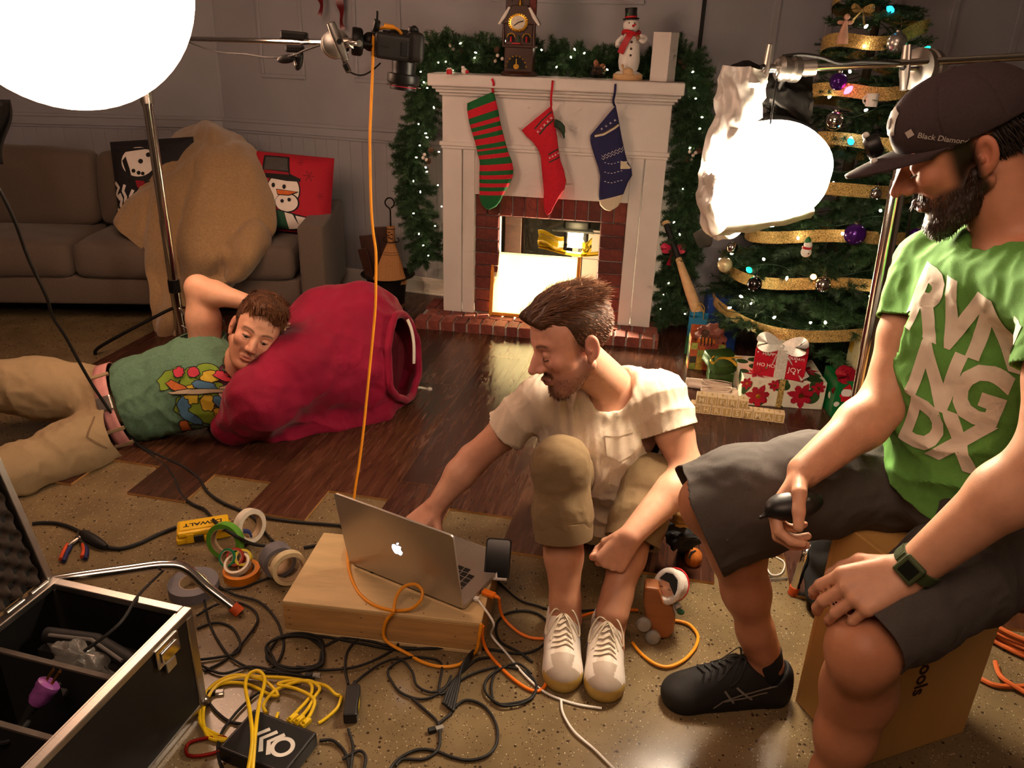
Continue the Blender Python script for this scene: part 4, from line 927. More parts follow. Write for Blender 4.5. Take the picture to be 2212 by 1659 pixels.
# things on the shelf
def on_shelf(px, py): return fl(px, py, ZS)
# clock: a little brown chalet
cw = thing('mantel_clock', 'brown chalet clock with snowy roof and gold dial on the mantel', 'clock', on_shelf(1122, 162)+V((0, -.05, 0)), FZ)
cw.scale = (1, 1, .86)
obj('plinth', join(lathe([(.088, 0), (.088, .010), (.080, .018), (.076, .024)], 30), bx(-.066, .066, -.045, .045, .02, .15)), 'dark_wood', cw, bevel=.004)
obj('body', bx(-.062, .062, -.042, .042, .150, .255), 'dark_wood', cw, bevel=.003); obj('cornice', bx(-.076, .076, -.052, .052, .140, .155), 'dark_wood', cw, bevel=.004)
rp = [(-.085, .255), (.085, .255), (.085, .262), (.045, .335), (.03, .345), (-.03, .345), (-.045, .335), (-.085, .262)]
obj('roof', xf(prism(rp, -.05, .05), RX(math.pi/2) @ T(0, 0, 0)), 'dark_wood', cw, bevel=.003)
for s in (-1, 1): obj('roof_snow', tube([(s*.092, -.052, .252), (s*.068, -.054, .29), (s*.045, -.054, .335)], [.006, .009, .006], 8), 'snow_white', cw); obj('eave_post', lathe([(.007, .15), (.008, .20), (.006, .255)], 10), 'dark_wood', cw, loc=(s*.07, -.046, 0))
dl = obj('dial', xf(lathe([(.045, 0), (.045, .004), (.034, .006), (.0, .006)], 32), T(-.005, -.046, .262) @ RX(math.pi/2)), 'gold', cw)
M('dial_silver', 'cfc6b4', .3, .6, var=.2, scale=200)
obj('dial_face', xf(lathe([(.033, .0065), (.0, .0066)], 30, False), T(-.005, -.046, .262) @ RX(math.pi/2)), 'dial_silver', dl)
for i in range(24):
    a = 2*math.pi*i/24; obj('rosette', ball((-.005+.042*math.cos(a), -.052, .262+.042*math.sin(a)), .004, 8, 6), 'gold', dl)
for a, l in ((.35, .026), (-2.45, .024)): obj('clock_hand', tube([(-.005, -.054, .262), (-.005+l*math.cos(a), -.054, .262+l*math.sin(a))], .0022, 6), 'black_metal', dl)
for s in (-1, 1):
    obj('arch_window', xf(prism([(-.016, 0), (.016, 0), (.016, .025), (.009, .036), (-.009, .036), (-.016, .025)], 0, .002), T(s*.036, -.0425, .168) @ RX(math.pi/2)), 'matte_black', cw)
    obj('arch_trim', tube([(s*.036+.018*math.cos(a), -.046, .190+.020*math.sin(a)) for a in np.linspace(0, math.pi, 12)], .003, 6), 'gold', cw)
    obj('figure', join(cyl((s*.036, -.05, .168), (s*.036, -.05, .186), .006, .003), ball((s*.036, -.05, .19), .005, 8, 6)), 'red_paint', cw)
obj('skater', join(cyl((0, -.05, .168), (0, -.05, .19), .006, .003), ball((0, -.05, .195), .005, 8, 6)), 'print_green', cw); obj('sled', bx(-.03, .01, -.058, -.046, .158, .164), 'red_paint', cw)
obj('pendulum_window', xf(prism([(.044*math.cos(a), .044*math.sin(a)) for a in np.linspace(0, math.pi, 16)], 0, .002), T(-.008, -.0455, .035) @ RX(math.pi/2) @ S(1, 1.4, 1)), 'matte_black', cw)
for i in range(9):
    a = math.pi*(i+.5)/9; obj('arch_bead', ball((-.008+.047*math.cos(a), -.05, .037+.062*math.sin(a)), (.005, .003, .004), 8, 6), 'gold', cw)
obj('pendulum', join(cyl((-.008, -.052, .085), (-.008, -.052, .055), .002), xf(lathe([(.013, 0), (.013, .003)], 20), T(-.008, -.05, .047) @ RX(math.pi/2))), 'gold', cw)
for s, h_, mt in ((-.055, .40, 'snow_white'), (.055, .40, 'red_paint')): obj('turret', join(bx(s-.014, s+.014, -.02, .012, .30, .375)), 'brick0' if s > 0 else 'dark_wood', cw); obj('turret_roof', lathe([(.022, .375), (.010, .392), (.0, .42)], 4), mt, cw, loc=(s, -.004, 0))
obj('upper_gable', xf(prism([(-.04, 0), (.04, 0), (.032, .05), (0, .085), (-.032, .05)], -.03, .03), T(0, 0, .345) @ RX(math.pi/2)), 'dark_wood', cw); obj('gable_angel', join(cyl((0, -.036, .345), (0, -.036, .375), .010, .004), ball((0, -.036, .382), .007, 8, 6)), 'gold', cw)
# small ornaments
gi = thing('gift_figurine', 'tiny red and white parcel figurine at the left of the mantel', 'ornament', on_shelf(972, 160)+V((0, -.03, 0)), FZ)
obj('parcel', lathe([(.012, 0), (.014, .004), (.014, .018), (.010, .022)], 12), 'red_paint', gi); obj('band', bx(-.0145, .0145, -.003, .003, .001, .0225), 'snow_white', gi); obj('bow', join(ball((-.005, 0, .025), (.006, .004, .004), 8, 6), ball((.005, 0, .025), (.006, .004, .004), 8, 6)), 'snow_white', gi)
bi = thing('bird_figurine', 'small white and brown bird figurine on the mantel', 'ornament', on_shelf(1004, 160)+V((0, -.03, 0)), FZ)
obj('body', ball((0, 0, .014), (.015, .012, .014)), 'snow_white', bi); obj('head', ball((-.006, -.002, .030), .009, 10, 8), 'snow_white', bi); obj('hat', lathe([(.008, .036), (.008, .040), (.0, .046)], 10), 'matte_black', bi, loc=(-.006, -.002, 0)); obj('wing', ball((.012, -.004, .012), (.012, .008, .008), 10, 6), 'red_paint', bi)
# glass bowl of walnuts
bw = thing('glass_bowl', 'footed glass bowl holding walnuts on the mantel', 'bowl', on_shelf(1291, 168)+V((0, -.02, 0)), FZ)
obj('bowl', lathe([(.020, .006), (.034, .012), (.046, .03), (.050, .055), (.048, .055), (.043, .032), (.031, .016), (.0, .013)], 28, False), 'clear_glass', bw)
for a in (0, 2.1, 4.2): obj('foot', ball((.022*math.cos(a), .022*math.sin(a), .006), .006, 10, 8), 'clear_glass', bw)
M('walnut', 'a26a48', .7, var=.25, scale=120, bump=.002, bscale=140)
for i, (x, y, z) in enumerate(((-.02, -.01, .028), (.005, -.022, .028), (.022, .0, .030), (.0, .015, .028), (-.012, -.012, .050), (.016, -.014, .052), (-.004, .012, .052), (-.014, .0, .066))):
    o = tag(obj('walnut', ball((0, 0, 0), (.014, .0125, .0125), 12, 8), 'walnut'), 'walnut in the footed glass bowl', 'nut', 'walnuts in the glass bowl'); o.location = bw.location+V((x, y, z)); o.rotation_euler = (i, i*2, i*.7)
# snowman figure
sm_ = thing('snowman_figure', 'white snowman figurine with black top hat and red scarf on the mantel', 'figurine', on_shelf(1355, 172)+V((0, -.01, 0)), FZ)
obj('base', lathe([(.066, 0), (.068, .004), (.068, .022), (.064, .026)], 30), 'maple', sm_)
obj('snow_mound', lathe([(.062, .026), (.05, .034), (.03, .038)], 24), 'snow_white', sm_)
obj('body', lathe([(.03, .030), (.043, .045), (.049, .075), (.047, .11), (.042, .15), (.036, .185), (.025, .20)], 30), 'snow_white', sm_); obj('head', ball((-.002, 0, .228), (.038, .036, .034), 20, 14), 'snow_white', sm_)
ht = obj('top_hat', xf(lathe([(.036, .0), (.038, .004), (.027, .008), (.026, .03), (.028, .045), (.026, .048)], 26), T(-.006, 0, .252) @ RY(-.08)), 'black_plastic', sm_); obj('hat_band', xf(lathe([(.0275, .008), (.0280, .015)], 24, False), T(-.006, 0, .252) @ RY(-.08)), 'red_paint', ht); obj('holly', ball((-.018, -.022, .272), (.008, .003, .008), 8, 6), 'green_paint', ht)
obj('nose', cyl((.006, -.034, .226), (.020, -.050, .234), .006, .002, 10), 'red_paint', sm_)
for x, z in ((-.012, .238), (.012, .238)): obj('eye', ball((x, -.034, z), .003, 8, 6), 'black_plastic', sm_)
obj('mouth', tube([(.012*math.cos(a), -.035, .215+.008*math.sin(a)) for a in np.linspace(math.pi*1.15, math.pi*1.85, 8)], .0011, 5), 'black_plastic', sm_)
for z in (.105, .132, .16): obj('button', ball((.006, -.045+.003*(z > .15), z), .0055, 10, 6), 'dark_wood', sm_)
obj('scarf', mv(tube([(.036*math.cos(a), .034*math.sin(a), .006*math.sin(2*a)) for a in np.linspace(0, 2*math.pi, 24)], .009, 8), 0, 0, .198), 'red_paint', sm_); obj('scarf_tail', ribbon(spl([(.0, -.040, .196), (-.014, -.048, .172), (-.030, -.050, .140), (-.040, -.046, .112)], 4), .028, (1, 0, .2), .005), 'red_paint', sm_)
obj('arm', tube(spl([(.036, -.01, .185), (.062, -.02, .180), (.060, -.034, .165), (.040, -.042, .172)], 4), [.010, .011, .011, .011, .011, .012, .012, .012, .012, .012, .012, .011, .010], 10), 'snow_white', sm_); obj('arm', tube(spl([(-.036, -.01, .18), (-.056, -.02, .16), (-.055, -.03, .14)], 4), .011, 10), 'snow_white', sm_)
obj('cup', cyl((.03, -.05, .176), (.036, -.055, .186), .008), 'walnut', sm_)
obj('sleigh', join(ball((.002, -.062, .034), (.024, .010, .020)), tube([(-.016, -.062, .036), (-.024, -.062, .060)], .004, 8), ball((-.025, -.062, .062), .006, 8, 6)), 'maple', sm_)
o = tag(obj('white_box', bx(-.046, .046, -.034, .034, 0, .205), 'white_paint', bevel=.002, loc=fpw(1.03, .0, ZS), rot=(0, 0, FZ+math.radians(-32))), 'plain white box standing at the right end of the mantel', 'box')
# bat with black grip and bow, leaning by the fireplace
b0, b1 = at(1512, 690, 3.70), at(1437, 478, 3.98)
ax = (b1-b0); L_ = ax.length; BMt = Matrix.Translation(b0) @ ax.to_track_quat('Z', 'Y').to_matrix().to_4x4()
ext = b0.z/ax.normalized().z
bt_ = thing('baseball_bat', 'pale wooden bat with black grip and pink bow leaning by the mantel', 'bat', b0-ax.normalized()*ext)
obj('barrel', xf(lathe([(.0, -ext+.004), (.024, -ext+.006), (.029, -ext+.03), (.029, 0), (.026, L_*.3), (.018, L_*.55), (.0155, L_*.62)], 20, False), BMt), 'maple', bt_, W=True)
obj('grip', xf(lathe([(.0158, L_*.60), (.0150, L_*.8), (.0150, L_*.97)], 16, False), BMt), 'black_rubber', bt_, W=True); obj('knob', xf(lathe([(.016, L_*.965), (.021, L_*.975), (.021, L_*.995), (.01, L_)], 16), BMt), 'maple', bt_, W=True)
M('pink_bow', 'c81845', .5, var=.1)
kc = BMt @ V((0, -.018, L_*.72))
def bow(par, c, s_, mat, R=Matrix(), W=True, tails=((-.9, -1.2), (.5, -1.5)), w_=.55):
    B = Matrix.Translation(V(c)) @ R @ S(s_, s_, s_)
    for sd in (-1, 1):
        P = [(0, 0, 0), (sd*.45, -.10, .28), (sd*.95, -.22, .42), (sd*1.05, -.30, .12), (sd*.7, -.34, -.08), (0, -.12, 0)]
        obj('bow_loop', xf(ribbon(spl(P, 6), [w_*(.35+.65*abs(math.sin(math.pi*i/30))) for i in range(31)], (.25*sd, .35, .9), .015), B), mat, par, W=W)
    for tx, tz in tails: 
        P = spl([(0, -.1, 0), (tx*.4, -.22, tz*.35), (tx*.75, -.12, tz*.7), (tx, -.20, tz)], 5); obj('bow_tail', xf(ribbon(P, [w_*(.3+.5*i/15) for i in range(16)], (.8, .4, .1), .015), B), mat, par, W=W)
    obj('bow_knot', xf(ball((0, -.13, 0), (.16, .13, .18), 10, 8), B), mat, par, W=W)
bow(bt_, kc, .045, 'pink_bow', tails=((-.3, -1.7), (.35, -.9)), w_=.75)
# ---------------------------------------------------------------- christmas tree
TX, TY, TT = 1.45, 3.62, 2.25
def trad(z): return max(.04, .57*(TT-max(z, .22))/(TT-.22))
tree = thing('christmas_tree', 'tall evergreen christmas tree with gold ribbon behind the wrapped lamp', 'tree', (TX, TY, 0))
obj('trunk', lathe([(.03, 0), (.03, .4), (.015, 1.6), (.006, TT)], 10), 'twig', tree)
obj('tree_stand', join(*[xf(bx(0, .24, -.015, .015, 0, .03), RZ(a)) for a in (0, 1.57, 3.14, 4.71)]), 'dark_green', tree)
def bough(seed, mat):
    r = random.Random(seed); vs, fs = [], []
    def twig(b, d, L_, n):
        nonlocal vs, fs
        k = len(vs); e = b+d*L_; s_ = tube([tuple(b), tuple(e)], [.0022, .001], 3, False); vs += s_[0]; fs += [tuple(i+k for i in f) for f in s_[1]]
        for i in range(n):
            t = (i+r.random())/n; p = b+d*L_*t; a = V((r.gauss(0, 1), r.gauss(0, 1), r.gauss(0, 1))); a = (a-d*a.dot(d)).normalized(); q = (d*.75+a).normalized()*.030*r.uniform(.7, 1.15); w_ = q.cross(d).normalized()*.0017
            k = len(vs); vs += [tuple(p-w_), tuple(p+w_), tuple(p+q)]; fs.append((k, k+1, k+2))
    twig(V((.06, 0, 0)), V((1, 0, .06)).normalized(), .46, 260)
    for i in range(14):
        s_ = 1 if i % 2 else -1; x = .10+.026*i; twig(V((x, 0, .004)), V((1, s_*r.uniform(.6, 1.2), r.uniform(-.45, .45))).normalized(), .19-.009*i, 120)
    me = mesh_of((vs, fs), 'bough'); me.materials.append(MAT[mat]); return me
BG = [bough(100+i, 'needle%d' % (i % 3)) for i in range(5)]
rnd.seed(9); z = .20; lv = 0
while z < TT-.08:
    R = trad(z); n = max(5, int(7+9*R))
    for i in range(n):
        a = 2*math.pi*(i+.5*(lv % 2)+rnd.uniform(-.25, .25))/n
        if R > .2 and math.sin(a) > .75: continue
        sc = R/.52*rnd.uniform(.92, 1.12); o = obj('bough', BG[rnd.randrange(5)], None, tree, smooth=False)
        aim(o, (0, 0, z+rnd.uniform(-.02, .02)+.05*R), V((math.cos(a), math.sin(a), rnd.uniform(-.22, .12))), rnd.uniform(-.5, .5), 1); o.scale = (sc, sc*rnd.uniform(.9, 1.15), sc)
    z += .072; lv += 1
def tree_pt(px, py, out=.0):
    d = V(ray(px, py)); o = V((0, 0, H_)); t = 2.3
    while t < 5:
        p = o+d*t
        if math.hypot(p.x-TX, p.y-TY) < trad(p.z)*.93+out: return p
        t += .01
    return o+d*3.7
# gold ribbon wound round
M('gold_ribbon', 'cfae6a', .28, .6, var=.45, scale=220, detail=1, bump=.004, bscale=380)
rb_ = thing('gold_ribbon', 'wide sparkling gold ribbon wound around the christmas tree', 'ribbon', (TX, TY, 0))
pts = []; a = -3.4; z = .26; 
while z < 1.72:
    r_ = trad(z)*(.90+.06*math.sin(a*2.7))+.010*math.sin(a*5.3); pts.append(V((r_*math.cos(a), r_*math.sin(a), z+.018*math.sin(a*3.1)))); a += .16; z += .16/6.283*.19
n = len(pts)
obj('ribbon', ribbon(spl(pts, 2), .052, lambda t: (0, .0, 1), .0012), 'gold_ribbon', rb_)
# light string
ls_ = thing('light_string', 'string of coloured and white lights on the christmas tree', 'light string', (TX, TY, 0))
pts = []; a = -3.1; z = .3
while z < 1.8:
    r_ = trad(z)*.90; pts.append(V((r_*math.cos(a), r_*math.sin(a), z+.02*math.sin(a*7)))); a += .2; z += .2/6.283*.21
obj('wire', tube(spl(pts, 2), .0018, 5), 'dark_green', ls_)
for nm, c, e in (('cyan', '18b8ff', 6), ('green', '10e8a0', 6), ('pink', 'ff3a7a', 14), ('orange', 'ff9a50', 14), ('yellow', 'ffe090', 16)): M('bulb_'+nm, c, .3, var=0, emit=e, emitcol=c)
cb_ = lathe([(.003, -.022), (.006, -.018), (.0125, -.008), (.014, .002), (.010, .016), (.002, .025)], 14)
CBM = {}
for x, y, c in ((1923, 20, 'cyan'), (2000, 108, 'green'), (1832, 195, 'pink'), (1838, 306, 'cyan'), (1757, 598, 'orange'), (1618, 583, 'green'), (1927, 607, 'yellow'), (1776, 612, 'orange')):
    o = obj('coloured_bulb', cb_, 'bulb_'+c, ls_, rot=(rnd.uniform(.3, 2.6), rnd.uniform(-1, 1), 0)); o.location = tree_pt(x, y, .03)-V((TX, TY, 0)); o.scale = (.85,)*3
for x, y in ((1870, 58), (1867, 100), (1836, 155), (1791, 210), (1870, 238), (1838, 298), (1900, 350), (1800, 395), (1823, 415), (1940, 330), (1820, 505), (1724, 515), (1600, 640), (1622, 655), (1575, 665), (1751, 697), (1783, 697), (1672, 686), (1555, 560), (1580, 548), (1902, 455), (1700, 600), (1880, 640), (1650, 560)):
    o = obj('bulb', BM, None, ls_, smooth=False); o.location = tree_pt(x, y, .02)-V((TX, TY, 0)); o.scale = (1.15,)*3; o.rotation_euler = (rnd.uniform(0, 3), rnd.uniform(0, 3), 0)
# ornaments
M('orn_silver', 'c9c5c2', .12, 1., var=.1); M('orn_glitter', 'b9b4b0', .3, .9, var=.5, scale=300); M('orn_purple', '4a1a78', .18, .5, var=.1); M('orn_cream', 'd8c39a', .35, .3); M('orn_dark', '5a5558', .15, 1.); M('angel_pink', 'c99a84', .7)
def bauble(x, y, r_, mt, lab):
    p = tree_pt(x, y, .04); t = thing('bauble', lab, 'ornament', p)
    obj('globe', ball((0, 0, 0), r_, 24, 16), mt, t); obj('cap', lathe([(r_*.28, r_*.93), (r_*.28, r_*1.15), (r_*.12, r_*1.2)], 12), 'steel', t); obj('hook', tube(spl([(0, 0, r_*1.18), (r_*.15, 0, r_*1.5), (0, 0, r_*2.2)], 4), .0008, 5), 'steel', t)
for a in ((1937, 92, .038, 'orn_glitter', 'silver glitter bauble near the top of the tree'), (1811, 176, .034, 'orn_purple', 'purple bauble beside the pink bulb on the tree'), (1803, 261, .037, 'orn_silver', 'plain silver bauble right of the blazing lamp'), (1847, 506, .043, 'orn_purple', 'large purple bauble above the wide gold ribbon'), (1981, 512, .036, 'orn_purple', 'purple bauble by the green shirt sleeve'),
          (1891, 419, .024, 'orn_silver', 'small silver bauble left of the bearded face'), (1778, 616, .032, 'orn_silver', 'silver bauble lit orange low on the tree'), (1630, 614, .032, 'orn_dark', 'dark silver bauble low at the left of the tree'), (1566, 572, .034, 'orn_cream', 'cream bauble at the left edge of the tree'), (1938, 562, .028, 'orn_silver', 'silver bauble between the stand and the green sleeve'), (1582, 535, .026, 'orn_silver', 'silver bauble under the lamp wrap')): bauble(*a)
mg = thing('mug_ornament', 'small white mug ornament hanging on the tree', 'ornament', tree_pt(1884, 216, .06)); s = .75
obj('cup', lathe([(.028*s, -.032*s), (.030*s, -.03*s), (.030*s, .032*s), (.027*s, .032*s), (.026*s, -.026*s), (.0, -.027*s)], 24, False), 'snow_white', mg); obj('handle', tube([(-.028*s-.018*s*math.sin(t), 0, .020*s*math.cos(t)) for t in np.linspace(.1, 3.04, 12)], .0045*s, 8), 'snow_white', mg); obj('cup_mark', xf(text('Merry', .014*s, .0003), T(.006*s, -.031*s, 0) @ RX(math.pi/2)), 'print_grey', mg)
so_ = thing('snowman_ornament', 'small red and white snowman ornament on the tree', 'ornament', tree_pt(1743, 535, .06))
obj('body', ball((0, 0, -.018), (.022, .018, .022), 14, 10), 'snow_white', so_); obj('head', ball((.002, -.002, .012), .017, 14, 10), 'snow_white', so_); obj('hat', lathe([(.014, .022), (.013, .032), (.004, .044)], 12), 'green_paint', so_); obj('scarf', mv(torus(.016, .005, 16, 6), 0, 0, .0), 'red_paint', so_); obj('button', ball((.004, -.018, -.02), .003, 8, 6), 'black_plastic', so_)
an_ = thing('angel_ornament', 'pale pink angel ornament at the upper left of the tree', 'ornament', tree_pt(1826, 50, .06))
obj('robe', lathe([(.024, -.075), (.020, -.05), (.009, 0), (.007, .01)], 14), 'angel_pink', an_); obj('head', ball((.002, -.002, .022), .012, 12, 8), 'angel_pink', an_)
for s in (-1, 1): obj('wing', ball((s*.018, .002, .002), (.014, .004, .008), 10, 6), 'angel_pink', an_)
for x, y, lab in ((1892, 60, 'gold fabric bow near the top of the tree'), ):
    t = thing('gold_bow', lab, 'bow', tree_pt(1862, 22, .06)); bow(t, (0, 0, 0), .035, 'gold_ribbon', W=False)
# ---------------------------------------------------------------- presents
def wrapmat(name, base, cells):
    """printed wrapping paper: base colour and scattered round motifs given by (scale, size, colour, share)"""
    m = M(name, base, .3, var=.04); nt = m.node_tree; L = nt.links.new; b = nt.nodes['Principled BSDF']; src = b.inputs['Base Color'].links[0].from_socket; tc = node_of(m, 'ShaderNodeTexCoord')
    for i, (sc, sz, c, sh) in enumerate(cells):
        mp = nd(nt, 'ShaderNodeMapping'); mp.inputs['Location'].default_value = (i*3.1, i*1.7, i*.9); L(tc.outputs['Object'], mp.inputs[0])
        vo = nd(nt, 'ShaderNodeTexVoronoi'); vo.inputs['Scale'].default_value = sc; L(mp.outputs[0], vo.inputs['Vector']); sp = nd(nt, 'ShaderNodeSeparateColor'); L(vo.outputs['Color'], sp.inputs[0])
        g1 = nd(nt, 'ShaderNodeMath', operation='LESS_THAN'); L(vo.outputs['Distance'], g1.inputs[0]); g1.inputs[1].default_value = sz; g2 = nd(nt, 'ShaderNodeMath', operation='LESS_THAN'); L(sp.outputs[0], g2.inputs[0]); g2.inputs[1].default_value = sh
        an = nd(nt, 'ShaderNodeMath', operation='MULTIPLY'); L(g1.outputs[0], an.inputs[0]); L(g2.outputs[0], an.inputs[1]); mx = nd(nt, 'ShaderNodeMix'); mx.data_type = 'RGBA'; L(an.outputs[0], mx.inputs[0]); L(src, mx.inputs[6]); mx.inputs[7].default_value = (*lin(c), 1); src = mx.outputs[2]
    L(src, b.inputs['Base Color'])
wrapmat('paper_poinsettia', 'd9d0bd', [(14, .5, '2e4a26', .5)]); wrapmat('paper_red', 'b8152a', [(40, .22, '2f8a4a', .22), (46, .2, 'e8ddd0', .25)]); wrapmat('paper_santa', '166a34', [(18, .3, 'e4dcd0', .35), (26, .2, 'b8152a', .35)]); wrapmat('paper_blue', '22418c', [(55, .16, 'dfe6f2', .5)]); wrapmat('paper_gold', 'd9cfa0', [(16, .5, 'c9a63a', .5)])
M('foil_green', '2f4a1a', .3, .3, var=.3, scale=18, bump=.004, bscale=24); M('petal', 'a3122a', .5, var=.15); M('leaf_print', '2e4a26', .5); M('silver_ribbon', 'd9d2c8', .35, .3, var=.15, scale=160, bump=.001, bscale=80); M('yellow_ribbon', 'c9a02e', .4, .2); M('red_sequin', 'a3142a', .35, .2, var=.5, scale=130)
def present(name, label, A, B, depth, h_, z0, mat):
    A, B = V(A), V(B); d = B-A; t = thing(name, label, 'gift', (A.x, A.y, z0), math.atan2(d.y, d.x)); w_ = V((d.x, d.y)).length
    obj('box', bx(0, w_, 0, depth, 0, h_), mat, t, bevel=.003); return t, w_
pz, w_ = present('gift_box', 'flat gift wrapped in poinsettia paper under the red present', fl(1597, 878), fl(1775, 890), .26, .125, .009, 'paper_poinsettia')
def flower(par, x, z, r_, y=-.0015, n=7):
    for i in range(n):
        a = 2*math.pi*i/n+.3; P = [(0, 0), (r_*.35, r_*.24), (r_*.7, r_*.2), (r_*(1 if i % 2 else .82), 0), (r_*.7, -r_*.2), (r_*.35, -r_*.24)]
        obj('petal', xf(poly(P), T(x, y-.0004*(i % 3), z) @ RX(math.pi/2) @ RZ(a)), 'petal', par, smooth=False)
    obj('flower_heart', xf(disc(0, 0, r_*.18, 10), T(x, y-.0018, z) @ RX(math.pi/2)), 'gold', par, smooth=False)
for x, z, r_ in ((.07, .045, .058), (.245, .06, .062), (.13, .10, .03), (.31, .10, .035), (.015, .10, .03)): flower(pz, x, z, r_)
for x, y, r_ in ((.06, .05, .05), (.28, .12, .06)): 
    for i in range(6): obj('petal', xf(poly([(0, 0), (r_*.5, r_*.22), (r_, 0), (r_*.5, -r_*.22)]), T(x, y, .1258) @ RZ(i*1.05)), 'petal', pz, smooth=False)
obj('gold_band', bx(.148, .172, -.0025, .0, 0, .127), 'gold_ribbon', pz)
zb = .009+.125
rg, w_ = present('gift_box', 'red wrapped gift with big silver bow on the poinsettia box', fl(1624, 808, zb), fl(1735, 826, zb), .15, .125, zb, 'paper_red')
for s in ((0, 0, w_*.5, .055), (w_, 0, w_*.5, .055), (0, .125, w_*.5, .07), (w_, .125, w_*.5, .07)): obj('paper_fold', xf(stroke([(s[0], s[1]), (s[2], s[3])], .0016), T(0, -.001, 0) @ RX(math.pi/2)), 'snowflake_red', rg, smooth=False)
for tx, x, z, sz in (('HAPPY', .06, .10, .020), ('HOLIDAYS', .16, .097, .016), ('HO HO', .05, .05, .022), ('JOY', .165, .045, .030)): obj('paper_lettering', xf(text(tx, sz, .0002), T(x, -.0015, z) @ RX(math.pi/2)), 'print_white', rg, smooth=False)
obj('ribbon_band', join(bx(w_*.42, w_*.42+.045, -.002, 0, 0, .127), bx(w_*.42, w_*.42+.045, 0, .15, .125, .127)), 'silver_ribbon', rg)
bow(rg, (w_*.48, .02, .135), .075, 'silver_ribbon', W=False, tails=((-.35, -2.1), (1.5, -1.6)), w_=.7)
sg, w_ = present('gift_box', 'green santa paper gift with red sequin bow behind the shorts', fl(1792, 906), fl(1900, 912), .17, .165, .009, 'paper_santa')
for x, z in ((.045, .115), (.05, .035)):
    obj('santa_beard', xf(disc(x, z, .022, 14, .020), T(0, -.0014, 0) @ RX(math.pi/2)), 'print_white', sg, smooth=False); obj('santa_hat', xf(poly([(x-.02, z+.016), (x+.02, z+.016), (x+.005, z+.04)]), T(0, -.002, 0) @ RX(math.pi/2)), 'red_paint', sg, smooth=False); obj('santa_coat', xf(poly([(x-.02, z-.016), (x+.02, z-.016), (x+.014, z-.04), (x-.016, z-.04)]), T(0, -.002, 0) @ RX(math.pi/2)), 'red_paint', sg, smooth=False)
obj('ribbon_band', join(bx(.075, .108, -.002, 0, 0, .167), bx(.075, .108, 0, .17, .165, .167)), 'red_sequin', sg); bow(sg, (.09, .03, .175), .075, 'red_sequin', W=False, tails=((-1.3, -.9), (.3, -1.5)), w_=.6)
o, w_ = present('gift_box', 'pale gold wrapped gift behind the thick chrome stand', at(1862, 790, 3.05), at(1975, 800, 3.05), .16, .30, .009, 'paper_gold')
bb_, w_ = present('gift_box', 'blue snowflake gift box at the left behind the tree', fl(1515, 760), fl(1585, 765), .16, .27, .009, 'paper_blue')
gb = thing('green_box', 'small dark green foil box with tilted lid and yellow ribbon', 'gift', fl(1556, 826), math.radians(-8)); gb.location.z = .009
obj('box', bx(-.062, .058, -.05, .06, 0, .062), 'foil_green', gb, bevel=.005); obj('lid', xf(bx(-.07, .068, -.06, .07, 0, .055), T(-.005, 0, .066) @ RY(.16) @ RX(.22) @ RZ(.5)), 'foil_green', gb, bevel=.008)
obj('ribbon_curl', ribbon(spl([(-.05, -.06, .14), (-.065, -.065, .12), (-.05, -.07, .108), (-.03, -.066, .13), (.0, -.064, .135), (.03, -.07, .125), (.055, -.075, .10), (.075, -.08, .07), (.085, -.085, .045), (.07, -.09, .035)], 5), .014, (.2, -.4, .9), .001), 'yellow_ribbon', gb); obj('ribbon_tail', ribbon(spl([(.0, -.064, .135), (.04, -.06, .14), (.07, -.062, .142)], 4), .008, (0, -.3, 1), .001), 'yellow_ribbon', gb)
# patchwork gift bag and what it holds
gbg = thing('gift_bag', 'patchwork gift bag in orange and green with tissue paper beside the tree', 'gift bag', fl(1500, 802), math.radians(-6)); gbg.location.z = .009
for i, c in enumerate(('b0532e', '7c8a3a', '2c2a22', 'a88a34', '8a3a2e', '98a04a')): M('patch%d' % i, c, .5, var=.35, scale=60, detail=6)
bw_, bh_, bdp = .155, .155, .085
obj('bag_shell', join(bx(-.03, -.03+bw_, 0, .002, 0, bh_*.86), bx(-.03, -.03+bw_, bdp-.002, bdp, 0, bh_*1.25), bx(-.032, -.030, 0, bdp, 0, bh_), bx(-.03+bw_, -.028+bw_, 0, bdp, 0, bh_*.86), bx(-.03, -.03+bw_, 0, bdp, 0, .002)), 'patch0', gbg)
rnd.seed(4)
for i in range(5):
    for j in range(4): obj('patch', bx(-.03+bw_*i/5+.001, -.03+bw_*(i+1)/5-.001, -.0014, -.0002, bh_*.86*j/4+.001, bh_*.86*(j+1)/4-.001), 'patch%d' % rnd.randrange(6), gbg, smooth=False)
for i in range(2):
    for j in range(4): obj('patch', bx(-.0336, -.0322, bdp*i/2+.001, bdp*(i+1)/2-.001, bh_*j/4+.001, bh_*(j+1)/4-.001), 'patch%d' % rnd.randrange(6), gbg, smooth=False)
M('tissue', '7a4438', .5, var=.3, scale=30)
def crump(c, s_, sd, nu=22): 
    v, f = ball((0, 0, 0), s_, nu, 14); P = np.array(v); Q = [q for q in f]; d = 1+.35*nz(P, 45, sd)+.2*nz(P, 90, sd+3); P = P*d[:, None]+np.array(c); return P.tolist(), Q
obj('tissue_paper', crump((.06, .05, bh_*1.02), (.06, .03, .045), 3), 'tissue', gbg)
tg = thing('striped_plush', 'small orange plush with dark stripes in the patchwork bag', 'toy', gbg.location+V((.02, .02, .09)), math.radians(-6))
M('plush_orange', 'b5641f', .9, var=.15, scale=120, bump=.001, bscale=200)
obj('body', ball((.02, .0, .04), (.045, .022, .03)), 'plush_orange', tg)
